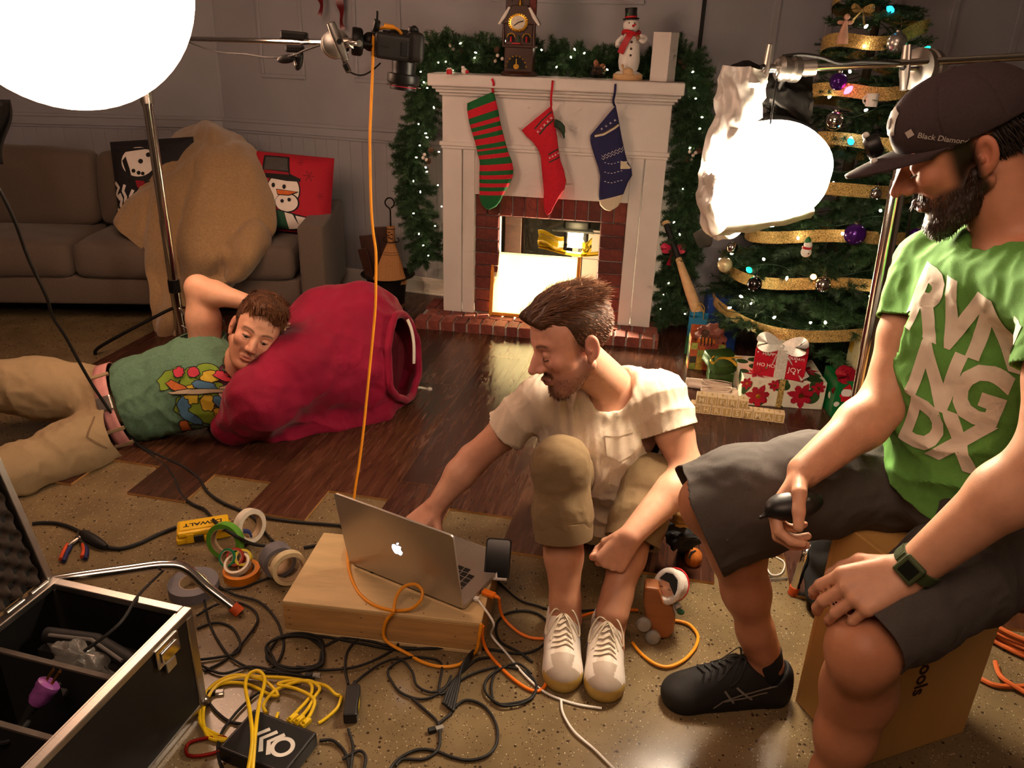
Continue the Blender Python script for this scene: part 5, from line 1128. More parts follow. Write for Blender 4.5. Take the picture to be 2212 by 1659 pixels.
for i in range(4): obj('stripe', xf(mv(torus(.0265, .003, 20, 6), 0, 0, 0), T(-.005+.016*i, 0, .04) @ RY(math.pi/2) @ S(1.05, .85, 1)), 'matte_black', tg)
tag(obj('pinecone', PC, None, loc=gbg.location+V((.03, .02, .175)), rot=(1.2, .5, 0)), 'pine cone on top of the patchwork gift bag', 'pine cone')
M('bag_blue', '1f7fae', .5, var=.1); M('bag_green', '2e7a4a', .5)
bbg = thing('gift_bag', 'bright blue gift bag with cord handles beside the bat', 'gift bag', fl(1498, 770), math.radians(-15)); bbg.location.z = .009
obj('bag_shell', join(bx(-.045, .045, 0, .002, 0, .19), bx(-.045, .045, .058, .06, 0, .20), bx(-.045, -.043, 0, .06, 0, .195), bx(.043, .045, 0, .06, 0, .195), bx(-.045, .045, 0, .06, 0, .002)), 'bag_blue', bbg); obj('bag_base', bx(-.046, .046, -.001, .0, 0, .09), 'bag_green', bbg)
for y in (.0, .06): obj('handle', tube(spl([(-.022, y, .185), (-.02, y, .225), (.0, y, .245), (.02, y, .225), (.022, y, .185)], 5), .0018, 6), 'yellow_ribbon', bbg)
obj('tissue_paper', crump((0, .03, .19), (.03, .02, .02), 8), 'bag_blue', bbg)
# ballet slippers
M('satin', 'd8bfae', .35, var=.08, scale=40, sheen=.3)
def slipper(lab, p, rz):
    t = thing('ballet_slipper', lab, 'shoe', p, rz, 'pair of ballet slippers')
    def s_(a, b):
        x = -.10+.20*b; w_ = .030*math.sin(math.pi*min(1, max(0, .04+.92*b))**.8)**.6+.004; an = math.pi*(a*1.0); hh = .034-.010*b
        return (x, w_*math.cos(an), .003+hh*math.sin(an)**.8) if b < .35 else (x, w_*math.cos(an), .003+hh*min(math.sin(an)**.8, .62))
    obj('sole', ([(s_(0, b)[0], s_(0, b)[1], .002) for b in np.linspace(0, 1, 16)]+[(s_(1, b)[0], s_(1, b)[1], .002) for b in np.linspace(1, 0, 16)], [tuple(range(32))]), 'satin', t)
    v, f = grid(s_, 18, 24); f = [q for q in f if not (np.mean([v[i][0] for i in q]) > -.03 and np.mean([v[i][2] for i in q]) > .019)]; o = obj('upper', (v, f), 'satin', t); o.modifiers.new('s', 'SOLIDIFY').thickness = .0025
    obj('drawstring_edge', tube(spl([(-.032, 0, .034), (-.01, .024, .026), (.05, .026, .024), (.09, .012, .024), (.098, 0, .026), (.09, -.012, .024), (.05, -.026, .024), (-.01, -.024, .026)], 4, True), .0022, 6, closed=True), 'satin', t)
    return t
p = fl(1530, 836, .009); slipper('pink satin ballet slipper lying behind the other', p, math.radians(-6)); p = fl(1548, 852, .009); slipper('pink satin ballet slipper nearest the letter blocks', p+V((.03, 0, 0)), math.radians(172))
# letter blocks
c0 = fl(1490, 895); c1 = fl(1705, 921); dB = (c1-c0).normalized(); az = math.atan2(dB.y, dB.x); BS = .0415
blk = mesh_of(bx(-BS/2+.0004, BS/2-.0004, 0, BS, 0, BS), 'block')
M('block_wood', 'dcbf96', .5, var=.06, scale=30, stretch=(1, 1, 4)); M('block_panel', 'b9975f', .6, var=.12, scale=40, stretch=(4, 1, 1)); M('block_letter', 'e6cfa8', .5)
def block(ch, i, row, lab):
    p = c0+dB*(BS*(i+.5)+(.018 if row else 0)); t = thing('letter_block', lab, 'block', (p.x, p.y, .009+BS*row), az, 'letter blocks spelling a greeting')
    obj('cube', blk, 'block_wood', t, bevel=.002, smooth=False); obj('panel', bx(-BS*.37, BS*.37, -.0006, .0002, BS*.13, BS*.87), 'block_panel', t, smooth=False)
    obj('letter', xf(text(ch, BS*.74, .0012, .0006), T(0, -.0018, BS*.5) @ RX(math.pi/2)), 'block_letter', t, smooth=False); obj('top_panel', bx(-BS*.08, BS*.08, BS*.25, BS*.75, BS, BS+.0005), 'block_panel', t, smooth=False)
for i, ch in enumerate('CHRISTMAS'): block(ch, i, 0, 'wooden letter block %s in the bottom row' % (ch if ch != 'S' else ('S after the I' if i == 4 else 'S at the end')))
for i, ch in enumerate('MERRY'): block(ch, i, 1, 'wooden letter block %s in the upper row' % (ch if ch != 'R' else ('R after the E' if i == 2 else 'R before the Y')))
# ---------------------------------------------------------------- things on the floor
# half-height box under the laptop
AO = V((-.5607, 1.6094, 0)); AZ = -.1155; AM = Matrix.Translation(AO) @ RZ(AZ)
ab = thing('apple_box', 'low plywood box standing under the laptop', 'wooden box', AO, AZ)
obj('top_panel', bx(0, .508, 0, .305, .090, .102), 'wood_ply', ab, bevel=.0025); obj('bottom_panel', bx(0, .508, 0, .305, 0, .012), 'wood_ply', ab, bevel=.0025)
obj('front_panel', bx(.0, .508, .0, .012, .012, .090), 'ply_side', ab, bevel=.0015); obj('back_panel', bx(.0, .508, .293, .305, .012, .090), 'ply_side', ab, bevel=.0015)
for x in (.0, .496): obj('end_panel', bx(x, x+.012, .012, .293, .012, .090), 'ply_side', ab, bevel=.0015)
for x, z in ((.012, .03), (.012, .05), (.012, .075), (.2, .03), (.2, .075), (.256, .04), (.49, .03), (.49, .07), (.44, .05), (.25, .028)): obj('staple', bx(x, x+.006, -.0006, .0, z, z+.0012), 'dark_wood', ab, smooth=False)
for x, y in ((.21, .02), (.32, .06), (.36, .01), (.46, .015), (.12, .27), (.17, .285)): obj('nail_hole', bx(x, x+.0025, y, y+.003, .102, .1024), 'dark_wood', ab, smooth=False)
obj('black_mark', bx(.185, .20, .145, .149, .102, .1026), 'matte_black', ab, smooth=False)
# laptop
hl, hr = fl(757, 1222, .103), fl(1001, 1322, .103); hr = hl+(hr-hl).normalized()*.359; dd = (hr-hl).normalized(); lz = math.atan2(dd.y, dd.x)
lt_ = thing('laptop', 'open silver laptop with a glowing fruit logo on the wooden box', 'laptop', (hl.x, hl.y, .1025), lz)
M('aluminium', 'c4bdb4', .32, .75, var=.03, scale=300); M('key_black', '121213', .5); M('logo_glow', 'e8f0ff', .4, var=0, emit=3.2, emitcol='dbe8ff'); M('screen_dark', '08080a', .1); M('bezel', '0b0b0c', .15)
def rrect(x0, x1, y0, y1, r_, n=6):
    P = []
    for cx, cy, a0 in ((x1-r_, y1-r_, 0), (x0+r_, y1-r_, 90), (x0+r_, y0+r_, 180), (x1-r_, y0+r_, 270)): P += [(cx+r_*math.cos(math.radians(a0+90*i/n)), cy+r_*math.sin(math.radians(a0+90*i/n))) for i in range(n+1)]
    return P
obj('base', prism(rrect(0, .359, .006, .247, .010), .003, .015), 'aluminium', lt_, bevel=.0015); obj('foot', bx(.02, .34, .02, .23, 0, .003), 'black_plastic', lt_)
for r_ in range(6):
    nk = 14 if r_ < 5 else 9; x = .038
    for k_ in range(nk):
        wk = .0172 if r_ < 5 else (.0172 if k_ != 4 else .095)
        if x+wk > .322: break
        obj('key', bx(x, x+wk, .030+.0185*r_, .030+.0185*r_+(.0155 if r_ else .008), .015, .0162), 'key_black', lt_, bevel=.0008, smooth=False, seg=1); x += wk+.0030
obj('trackpad', prism(rrect(.126, .233, .158, .238, .004), .015, .0153), 'aluminium', lt_)
lid = Matrix.Translation((0, .004, .014)) @ RX(math.radians(10+90))
# lid leans to the camera side (-y) by 10 degrees
LM_ = T(0, .002, .013) @ RX(math.radians(10)) @ Matrix(((1, 0, 0, 0), (0, 0, -1, 0), (0, 1, 0, 0), (0, 0, 0, 1)))
ld = obj('lid', xf(prism(rrect(0, .359, 0, .243, .010), 0, .006), LM_), 'aluminium', lt_, bevel=.0012)
obj('screen', xf(prism(rrect(.004, .355, .004, .239, .008), -.0006, 0), LM_), 'screen_dark', ld)
ap = [(0, .011), (.004, .0135), (.009, .0135), (.0125, .0115), (.0100, .0075), (.0098, .003), (.0122, -.001), (.0142, -.0022), (.0120, -.008), (.0082, -.0135), (.0045, -.0138), (0, -.0122), (-.0045, -.0138), (-.0082, -.0135), (-.0122, -.0070), (-.0140, -.0005), (-.0135, .006), (-.0110, .0110), (-.0070, .0136), (-.0035, .0130)]
obj('lid_logo', xf(prism([(x*1.15, y*1.15) for x, y in ap], .006, .0064), LM_ @ T(.1795, .125, 0)), 'logo_glow', ld, smooth=False); lf_ = [(0, 0), (.001, .004), (.0045, .0075), (.0075, .0080), (.0068, .0040), (.0035, .0008)]
obj('lid_logo_leaf', xf(prism([(x*1.15, y*1.15) for x, y in lf_], .006, .0064), LM_ @ T(.1795, .125+.0172, 0)), 'logo_glow', ld, smooth=False)
LW = Matrix.Translation((hl.x, hl.y, .1025)) @ RZ(lz)
obj('port_plug', xf(bx(.359, .372, .045, .058, .004, .013), Matrix()), 'white_plastic', lt_, bevel=.002)
# phone leaning at the corner of the box
pc = fl(1072, 1250, .103); pn = thing('smartphone', 'black phone propped on the corner of the wooden box', 'phone', pc, math.radians(-4))
PT = RX(math.radians(-38)); obj('case', xf(xf(prism(rrect(-.034, .034, 0, .105, .009), -.0045, .0045), RX(math.pi/2)), PT), 'black_rubber', pn, bevel=.002); obj('screen', xf(xf(prism(rrect(-.030, .030, .004, .101, .007), .0045, .0049), RX(math.pi/2)), PT), 'screen_dark', pn, smooth=False)
obj('stand', join(cyl((0, .0, .0), (.0, .055, .062), .006), bx(-.028, .028, -.006, .06, -.0, .005)), 'white_plastic', pn)
# upright box the man sits on
BO = V((.766, 1.246, 0)); BZ = math.radians(21)
ub = thing('apple_box', 'tall plywood box stood on end under the man in the cap', 'wooden box', BO, BZ)
M('ply_warm', 'c89a58', .5, var=.12, scale=6, stretch=(1, 1, .25), detail=6, bump=.0003, bscale=60); M('stencil', '3a1a10', .8)
obj('side_panel', bx(.0, .305, .0, .012, 0, .508), 'ply_warm', ub, bevel=.002); obj('side_panel', bx(.0, .305, .191, .203, 0, .508), 'ply_warm', ub, bevel=.002)
for x in (.0, .293): obj('edge_panel', bx(x, x+.012, .012, .191, 0, .508), 'ply_warm', ub, bevel=.002)
for z in (.0, .496): obj('end_panel', bx(.012, .293, .012, .191, z, z+.012), 'ply_warm', ub)
obj('stencil_lettering', xf(text('tools', .050, .0003, .001), T(.118, -.0008, .222) @ RX(math.pi/2) @ RZ(math.radians(-90))), 'stencil', ub, smooth=False)
# flight case
CB, CA = V((-1.018, 1.453, 0)), V((-.675, 1.365, 0)); cz_ = math.atan2((CA-CB).y, (CA-CB).x); CW, CD, CH = .354, .56, .275
fc = thing('flight_case', 'open black flight case with aluminium edges and foam lid', 'case', CB, cz_)
M('case_black', '0e0d0d', .55, var=.2, scale=40); M('case_inside', '0a0909', .95); M('foam', '3d332c', .95, var=.2, scale=60); M('divider_edge', '5a5048', .7)
obj('panel', bx(CW-.012, CW, -CD, 0, 0, CH-.01), 'case_black', fc); obj('panel', bx(0, .012, -CD, 0, 0, CH-.01), 'case_black', fc); obj('panel', bx(.012, CW-.012, -.012, 0, 0, CH-.01), 'case_black', fc); obj('panel', bx(.012, CW-.012, -CD, -CD+.012, 0, CH-.01), 'case_black', fc); obj('case_floor', bx(.012, CW-.012, -CD+.012, -.012, 0, .012), 'case_inside', fc)
for a in (bx(CW-.018, CW+.003, -CD, .003, CH-.016, CH), bx(-.003, .018, -CD, .003, CH-.016, CH), bx(.018, CW-.018, -.018, .003, CH-.016, CH), bx(CW-.020, CW+.003, -.020, .003, 0, CH-.016), bx(-.003, .020, -.020, .003, 0, CH-.016), bx(CW-.018, CW+.003, -CD, -.02, 0, .02)): obj('edge_rail', a, 'alu', fc, bevel=.002, smooth=False)
obj('inner_rib', bx(CW-.024, CW-.019, -CD, -.018, CH-.012, CH-.004), 'alu', fc)
for y in (-.175, -.33, -.46): dv_ = obj('divider', bx(.014, CW-.014, y-.005, y+.005, .012, CH-.055), 'case_inside', fc); obj('divider_edge', bx(.014, CW-.014, y-.0055, y+.0055, CH-.055, CH-.050), 'divider_edge', dv_)
lt2 = obj('latch', join(bx(CW+.002, CW+.008, -.125, -.055, CH-.060, CH-.012), bx(CW+.008, CW+.013, -.115, -.065, CH-.050, CH-.025)), 'chrome', fc, bevel=.002); obj('latch_tongue', bx(CW+.003, CW+.010, -.105, -.075, CH-.085, CH-.060), 'alu', lt2, bevel=.002)
obj('corner_ball', ball((CW-.004, -.004, .012), .016, 14, 10), 'steel', fc)
for i in range(8): obj('hinge_knuckle', cyl((-.003, -.015-.065*i, CH-.003), (-.003, -.06-.065*i, CH-.003), .007), 'alu', fc)
th = math.radians(78); LD = T(0, 0, CH) @ Matrix(((-math.cos(th), 0, math.sin(th), 0), (0, 1, 0, 0), (math.sin(th), 0, math.cos(th), 0), (0, 0, 0, 1)))   # local x runs up the lid, z points into the case side
lidp = obj('lid', xf(bx(.0, .36, -CD, 0, -.055, -.02), LD), 'case_black', fc); obj('lid_edge', xf(join(bx(0, .36, -.014, .003, -.057, .0), bx(0, .36, -CD, -CD+.014, -.057, .0), bx(.346, .36, -CD, 0, -.057, .0)), LD), 'alu', lidp, bevel=.002)
def egg(a, b):
    x = .008+.335*a; y = -CD+.02+(CD-.04)*b; return LD @ V((x, y, -.012+.014*(math.sin(x*2*math.pi/.046)*math.sin(y*2*math.pi/.046))))
obj('egg_foam', grid(egg, 90, 130), 'foam', lidp)
FCM = Matrix.Translation(CB) @ RZ(cz_)
def inc(x, y, z): return FCM @ V((x, y, z))
o = thing('monitor_handle', 'black padded handle lying in the flight case', 'handle', inc(.05, -.09, .15), cz_)
obj('grip', tube([(0, 0, .05), (.12, .01, .055), (.24, -.02, .05)], .017, 14), 'black_rubber', o); obj('trim', tube([(0.02, -.012, .064), (.12, -.002, .069), (.22, -.032, .064)], .004, 8), 'grey_plastic', o); obj('base', bx(0, .24, -.03, .03, -.13, .035), 'matte_black', o)
pbm = M('poly_bag', 'd8d4cc', .12, var=.1, trans=.75, bump=.004, bscale=30)
pb_ = crump((0, 0, 0), (.075, .045, .05), 5, 30); o = tag(obj('plastic_bag', pb_, 'poly_bag', loc=inc(.17, -.13, .175), rot=(0, .4, cz_)), 'crumpled clear plastic bag in the flight case', 'bag')
pg_ = thing('power_plug', 'lilac power plug on a black cord in the flight case', 'plug', fl(95, 1505, .225))
M('lilac', '8a4a8f', .35, var=.2, scale=60)
PQ = Matrix.Translation(fl(97, 1490, .235)) @ RZ(.75) @ RY(.75)
obj('plug_body', xf(lathe([(.014, -.030), (.019, -.02), (.020, .0), (.022, .004), (.022, .014), (.016, .018)], 20), PQ), 'lilac', pg_, W=True); obj('strain_relief', xf(lathe([(.006, -.075), (.008, -.05), (.011, -.03)], 14), PQ), 'black_rubber', pg_, W=True)
for dx, dy in ((-.007, .004), (.007, .004)): obj('prong', xf(bx(dx-.001, dx+.001, dy-.004, dy+.004, .018, .042), PQ), 'brass', pg_, W=True)
obj('prong', xf(cyl((0, -.008, .018), (0, -.008, .044), .003), PQ), 'brass', pg_, W=True)
obj('cord', tube(spl([PQ @ V((0, 0, -.07)), PQ @ V((-.01, .0, -.11)), fl(60, 1560, .20), fl(20, 1600, .19), fl(-20, 1605, .20)], 6), .005, 8), 'black_rubber', pg_, W=True)
def fcable(name, px, r, mat, label, group=None, z=None, k=6, cat='cable'):
    rr = random.Random(hash(label) % 1000 if False else len(label)*7+len(px)); P = []
    for i, p in enumerate(px):
        zz = (p[2] if len(p) > 2 else r+.0005+rr.uniform(0, .004)); P.append(fl(p[0], p[1], zz))
    return cable(name, P, r, mat, label, cat, group, k)
cable('case_cord', [inc(.22, -.16, .26), inc(.26, -.10, .29), fl(300, 1285, .27), fl(345, 1240, .12), fl(380, 1205, .02)], .0035, 'black_rubber', 'thin black cord rising out of the flight case')
# pliers
pl2 = thing('pliers', 'small pliers with orange and blue handles on the concrete', 'pliers', fl(165, 1185), 0)
M('grip_orange', 'c4471c', .5); M('grip_blue', '1c2350', .5)
jw = fl(171, 1162, .010); obj('jaws', join(ball(jw, (.014, .009, .008)), tube([jw, fl(170, 1150, .010)], [.009, .004], 8)), 'steel', pl2, W=True)
for P, c in (([(168, 1165), (150, 1178), (140, 1195), (134, 1210)], 0), ([(173, 1165), (182, 1178), (184, 1192), (180, 1205)], 0)):
    Q3 = spl([fl(x, y, .010) for x, y in P], 5); obj('arm', tube(Q3[:7], .006, 8), 'steel', pl2, W=True)
    obj('grip', tube([p+V((-.006, .004, 0)) for p in Q3[5:]], .0062, 10), 'grip_orange', pl2, W=True); obj('grip', tube([p+V((.007, -.005, 0)) for p in Q3[5:]], .0062, 10), 'grip_blue', pl2, W=True)
# thick black lead with connector
ld_ = thing('extension_lead', 'thick black lead with moulded connectors behind the pliers', 'cable', fl(205, 1170))
obj('cord', tube(spl([fl(x, y, .007) for x, y in ((70, 1131), (90, 1129), (120, 1130), (150, 1138), (178, 1152))], 6), .0055, 8), 'black_rubber', ld_, W=True); obj('cord', tube(spl([fl(x, y, .007) for x, y in ((228, 1182), (260, 1185), (300, 1174), (340, 1155), (380, 1139))], 6), .0060, 8), 'black_rubber', ld_, W=True)
obj('connector', tube([fl(174, 1150, .014), fl(182, 1154, .016), fl(198, 1164, .016), fl(215, 1174, .015), fl(230, 1182, .012)], [.007, .014, .016, .014, .008], 12), 'black_rubber', ld_, W=True)
# tool case, lettering upside down from here
dz = math.atan2(.041, .109); dw = thing('drill_bit_case', 'yellow plastic case with black lettering behind the tape rolls', 'case', fl(382, 1180), dz)
M('tool_yellow', 'e0b012', .4, var=.04)
obj('lower_shell', bx(0, .155, 0, .075, 0, .020), 'tool_yellow', dw, bevel=.005); obj('upper_shell', join(bx(.004, .151, .002, .075, .021, .040)), 'tool_yellow', dw, bevel=.006); obj('raised_panel', bx(.012, .143, .014, .062, .040, .043), 'tool_yellow', dw, bevel=.002)
for x in (.03, .11): obj('rib', bx(x, x+.02, -.003, .0, .004, .034), 'tool_yellow', dw, bevel=.001)
obj('latch', bx(.050, .078, -.005, .001, .006, .027), 'black_plastic', dw, bevel=.002); obj('case_lettering', xf(text('DEWALT', .026, .0003, .0006), T(.078, .038, .0433) @ RZ(math.pi) @ S(1.05, .9, 1)), 'print_black', dw, smooth=False)
# tape rolls
for nm, c in (('duct_grey', '6d6a70'), ('tape_orange', 'cf7a12'), ('tape_green', '5a9a2a'), ('tape_cream', 'd6c49a'), ('tape_white', 'dcd2c0'), ('tape_teal', '1f7a50'), ('tape_red', 'b03a2a'), ('tape_yellow', 'd6c01a'), ('cardboard', 'b59a78'), ('tape_blue', '22356a')): M(nm, c, .55, var=.06, scale=60)
def tape(label, p, R, r_, h_, mat, rot=(0, 0, 0), core='cardboard'):
    t = thing('tape_roll', label, 'tape', p, 0, 'rolls of tape on the concrete'); t.rotation_euler = rot
    obj('tape', lathe([(r_+.002, 0), (R, 0), (R, h_), (r_+.002, h_)], 36, False), mat, t, smooth=True); obj('core', lathe([(r_+.002, h_), (r_, h_), (r_, 0), (r_+.002, 0)], 36, False), core, t)
    return t
tape('grey duct tape roll lying flat by the chrome leg', fl(420, 1275), .066, .034, .030, 'duct_grey'); tape('large orange tape roll lying flat', fl(523, 1244), .050, .036, .024, 'tape_orange'); tape('small orange tape ring inside the larger orange roll', fl(531, 1238, .004), .020, .0165, .022, 'tape_orange')
tape('bright green tape roll standing upright by the yellow case', fl(500, 1192)+V((0, -.012, .054)), .054, .038, .026, 'tape_green', (math.radians(78), 0, math.radians(-12))); tape('white tape roll standing behind the green roll', fl(522, 1178)+V((.012, .03, .052)), .052, .036, .024, 'tape_white', (math.radians(80), 0, math.radians(60)))
tape('blue tape roll seen through the green roll', fl(528, 1172)+V((0, .01, .02)), .020, .012, .020, 'tape_blue', (math.radians(80), 0, .4))
tape('teal tape roll leaning on the orange roll', fl(498, 1205, .038), .026, .018, .018, 'tape_teal', (math.radians(50), math.radians(-25), 0)); tape('red tape roll leaning between teal and yellow rolls', fl(513, 1204, .040), .026, .018, .018, 'tape_red', (math.radians(50), math.radians(-10), 0)); tape('yellow tape roll leaning on the orange roll', fl(527, 1206, .038), .024, .016, .018, 'tape_yellow', (math.radians(45), math.radians(8), 0)); tape('cream tape roll across the top of the orange roll', fl(515, 1222, .030), .036, .028, .017, 'tape_white', (math.radians(20), math.radians(-6), 0))
tape('wide grey tape roll standing against the cream roll', fl(600, 1245)+V((-.012, .028, .048)), .047, .033, .045, 'duct_grey', (math.radians(86), 0, math.radians(35))); tape('cream tape roll standing against the wide grey roll', fl(618, 1252)+V((.008, -.002, .049)), .049, .036, .024, 'tape_cream', (math.radians(84), 0, math.radians(35)))
# cables
C_B = 'black_rubber'
GRP = None
P3 = [at(-25, 380, 2.30), at(0, 412, 2.30), at(32, 478, 2.32), at(62, 560, 2.35), at(100, 640, 2.38), at(114, 685, 2.42), at(140, 725, 2.45), at(170, 780, 2.48), at(205, 840, 2.50), at(250, 905, 2.53), at(288, 952, 2.555), fl(330, 985, .006), fl(368, 1020, .005), fl(392, 1068, .005), fl(417, 1090, .005), fl(441, 1100, .01), fl(457, 1119, .03), fl(474, 1136, .075), fl(494, 1149, .10), fl(521, 1164, .08), fl(545, 1175, .03), fl(572, 1179, .012)]
cable('power_cable', P3, .0052, C_B, 'long black cable hanging past the lying man to the tape rolls', k=5)
fcable('power_cable', [(300, 962), (345, 985), (390, 1005), (428, 1032), (448, 1062), (480, 1085), (530, 1106), (575, 1118), (640, 1127), (700, 1132), (748, 1136)], .0048, C_B, 'black cable running over the plank ends to behind the laptop')
fcable('power_cable', [(532, 1107), (548, 1118), (565, 1140), (578, 1158), (590, 1170)], .0045, C_B, 'short black cable dropping to the grey tape roll')
fcable('signal_cable', [(656, 1183), (700, 1176), (745, 1172)], .0050, C_B, 'black cable stub entering behind the wooden box')
fcable('signal_cable', [(590, 1180), (608, 1215), (600, 1240), (560, 1255), (520, 1270), (470, 1272), (435, 1268), (410, 1285), (385, 1302)], .0030, C_B, 'thin black cable through the cream tape roll')
fcable('signal_cable', [(440, 1268), (442, 1300), (452, 1345), (475, 1390), (505, 1425), (560, 1450), (620, 1455), (680, 1465)], .0030, C_B, 'thin black cable from the duct tape to the yellow coil')
fcable('signal_cable', [(470, 1266), (510, 1285), (560, 1300), (595, 1335), (610, 1375), (612, 1400), (600, 1430), (575, 1450)], .0032, C_B, 'thin black cable curving round the corner of the wooden box')
fcable('signal_cable', [(425, 1330), (470, 1305), (515, 1302), (548, 1318), (556, 1342), (535, 1375), (510, 1405), (480, 1430), (440, 1450)], .0032, C_B, 'black loop beside the orange tipped leg')
fcable('signal_cable', [(425, 1358), (465, 1345), (500, 1355), (518, 1385), (512, 1410), (470, 1420), (430, 1425)], .0032, C_B, 'inner black loop right of the flight case')
fcable('signal_cable', [(430, 1435), (480, 1455), (540, 1440), (600, 1450), (650, 1458)], .0032, C_B, 'black cable running from the flight case behind the yellow coil')
def loops(cx, cy, rx, ry, n, sd, tail=()):
    r_ = random.Random(sd); P = []
    for i in range(n*9): a = 2*math.pi*i/9; s_ = 1+.13*r_.uniform(-1, 1); P.append((cx+rx*s_*math.cos(a)+r_.uniform(-5, 5), cy+ry*s_*math.sin(a), .004+.003*(i//9)+r_.uniform(0, .003)))
    return P+list(tail)
fcable('coiled_cable', loops(638, 1408, 60, 40, 3, 3, [(700, 1395), (740, 1378), (800, 1385), (850, 1398), (900, 1400)]), .0034, C_B, 'coil of thin black cable in front of the wooden box')
fcable('coiled_cable', [(640, 1372), (700, 1375), (780, 1390), (850, 1402), (950, 1400), (1050, 1402), (1120, 1412), (1165, 1400), (1185, 1370), (1175, 1335), (1140, 1320), (1095, 1325), (1072, 1350), (1080, 1385), (1120, 1408), (1150, 1430)], .0034, C_B, 'black cable along the box front to the white shoes')
fcable('signal_cable', [(752, 1478), (745, 1440), (752, 1405), (780, 1376), (822, 1366), (850, 1375), (860, 1392), (830, 1415), (770, 1440), (700, 1447), (640, 1440)], .0032, C_B, 'black cable looping up from the black power adapter')
fcable('signal_cable', [(760, 1482), (790, 1455), (830, 1430), (865, 1424), (890, 1450), (900, 1480), (930, 1495), (960, 1485), (1000, 1450), (1030, 1425), (1060, 1420)], .0030, C_B, 'black cable wandering right from the power adapter')
fcable('signal_cable', loops(905, 1460, 70, 45, 1, 8, [(950, 1500), (1010, 1460), (1080, 1440), (1130, 1450), (1165, 1490)]), .0030, C_B, 'single black loop in the middle of the floor')
fcable('signal_cable', loops(1105, 1480, 55, 42, 2, 11), .0030, C_B, 'tangled black loops left of the white shoes')
for i in range(5): fcable('cable_bundle', [(1028-3*i, 1400+3*i, .012), (1005-2*i, 1440, .014+.004*i), (980+4*i-6, 1480, .014), (958+5*i, 1520+4*i, .010)], .0036, C_B, 'strand of the folded black cable bundle before the box', 'strands of the folded cable bundle')
fcable('signal_cable', [(945, 1565), (975, 1540), (985, 1525), (1010, 1512), (1045, 1525), (1070, 1560), (1074, 1600), (1055, 1630), (1015, 1642), (975, 1635), (940, 1622), (900, 1620), (860, 1640), (840, 1665)], .0034, C_B, 'big black loop at the bottom of the picture')
fcable('signal_cable', [(890, 1508), (920, 1535), (945, 1560), (950, 1590), (945, 1620), (915, 1640), (870, 1640), (855, 1655)], .0032, C_B, 'black cable ending in a clear connector near the bottom')
fcable('signal_cable', [(752, 1575), (762, 1610), (760, 1640), (755, 1670)], .0032, C_B, 'black cable leaving the adapter towards the bottom edge')
fcable('signal_cable', [(690, 1600), (720, 1600), (745, 1625), (755, 1660)], .0036, C_B, 'black cable at the right of the black router'); fcable('signal_cable', [(740, 1640), (775, 1622), (790, 1635), (785, 1665)], .0034, C_B, 'short black cable arch at the bottom edge')
fcable('signal_cable', [(445, 1510), (470, 1540), (500, 1560), (540, 1562), (570, 1545)], .0034, C_B, 'black cable curving left of the yellow coil'); fcable('signal_cable', [(480, 1660), (470, 1620), (480, 1580), (510, 1540), (540, 1510), (560, 1495)], .0032, C_B, 'black cable lying along the left of the router')
fcable('signal_cable', [(1075, 1255), (1120, 1295), (1160, 1308), (1185, 1315), (1240, 1320), (1300, 1316)], .0030, C_B, 'thin black cable running from the phone behind the white shoes')
M('clear_plastic', 'd8d4cc', .1, trans=.6, var=0)
for x, y, rz, lab in ((938, 1580, .4, 'clear network plug at the bottom centre'), (672, 1463, .1, 'clear network plug above the yellow coil'), (462, 1500, .2, 'clear network plug by the flight case')):
    t = thing('network_plug', lab, 'plug', fl(x, y), rz); obj('boot', bx(-.014, .004, -.006, .006, 0, .011), 'black_rubber', t, bevel=.002); obj('plug', bx(.004, .022, -.0055, .0055, .001, .009), 'clear_plastic', t, bevel=.001)
# power adapter
pa = thing('power_adapter', 'black power adapter brick lying upright among the cables', 'adapter', fl(757, 1565), math.radians(96))
obj('brick', bx(0, .095, -.016, .016, 0, .028), 'black_plastic', pa, bevel=.005); obj('label', bx(.03, .06, -.0165, -.016, .006, .020), 'tape_yellow', pa); obj('strain_relief', cyl((.095, 0, .014), (.115, 0, .014), .006, .004), 'black_rubber', pa)
# yellow network cables
Y_ = 'yellow_cord'
fcable('network_cable', loops(520, 1540, 86, 62, 1, 21, [(600, 1500, .01), (570, 1470, .012), (520, 1462, .012), (470, 1480, .01), (440, 1530, .008), (448, 1590, .006), (490, 1600, .008)]), .0040, Y_, 'wide yellow network cable coil left of the router')
fcable('network_cable', [(625, 1553, .035), (650, 1528, .02), (672, 1500, .012), (668, 1475, .012), (620, 1465, .010), (560, 1462, .010), (500, 1460, .010), (450, 1490, .008), (432, 1545, .006), (450, 1585, .006), (500, 1600, .01)], .0040, Y_, 'first yellow network cable leaving the router back')
fcable('network_cable', [(640, 1557, .035), (662, 1535, .02), (680, 1505, .014), (690, 1485, .012), (660, 1470, .014), (600, 1488, .012), (570, 1520, .01), (575, 1540, .008)], .0040, Y_, 'second yellow network cable leaving the router back')
fcable('network_cable', [(655, 1562, .035), (672, 1540, .02), (678, 1510, .018), (640, 1488, .016), (600, 1478, .014), (640, 1470, .014), (700, 1480, .012), (725, 1500, .010), (735, 1502, .012)], .0040, Y_, 'third yellow network cable reaching to the adapter')
fcable('network_cable', [(535, 1670, .075), (545, 1600, .090), (540, 1540, .075), (530, 1480, .04), (540, 1455, .03), (560, 1450, .03), (572, 1470, .035), (560, 1520, .06), (552, 1580, .085), (545, 1670, .075)], .0042, Y_, 'yellow cable loop lying across the black router')
fcable('network_cable', [(738, 1505), (728, 1530), (700, 1555), (688, 1562)], .0040, Y_, 'short yellow cable by the power adapter')
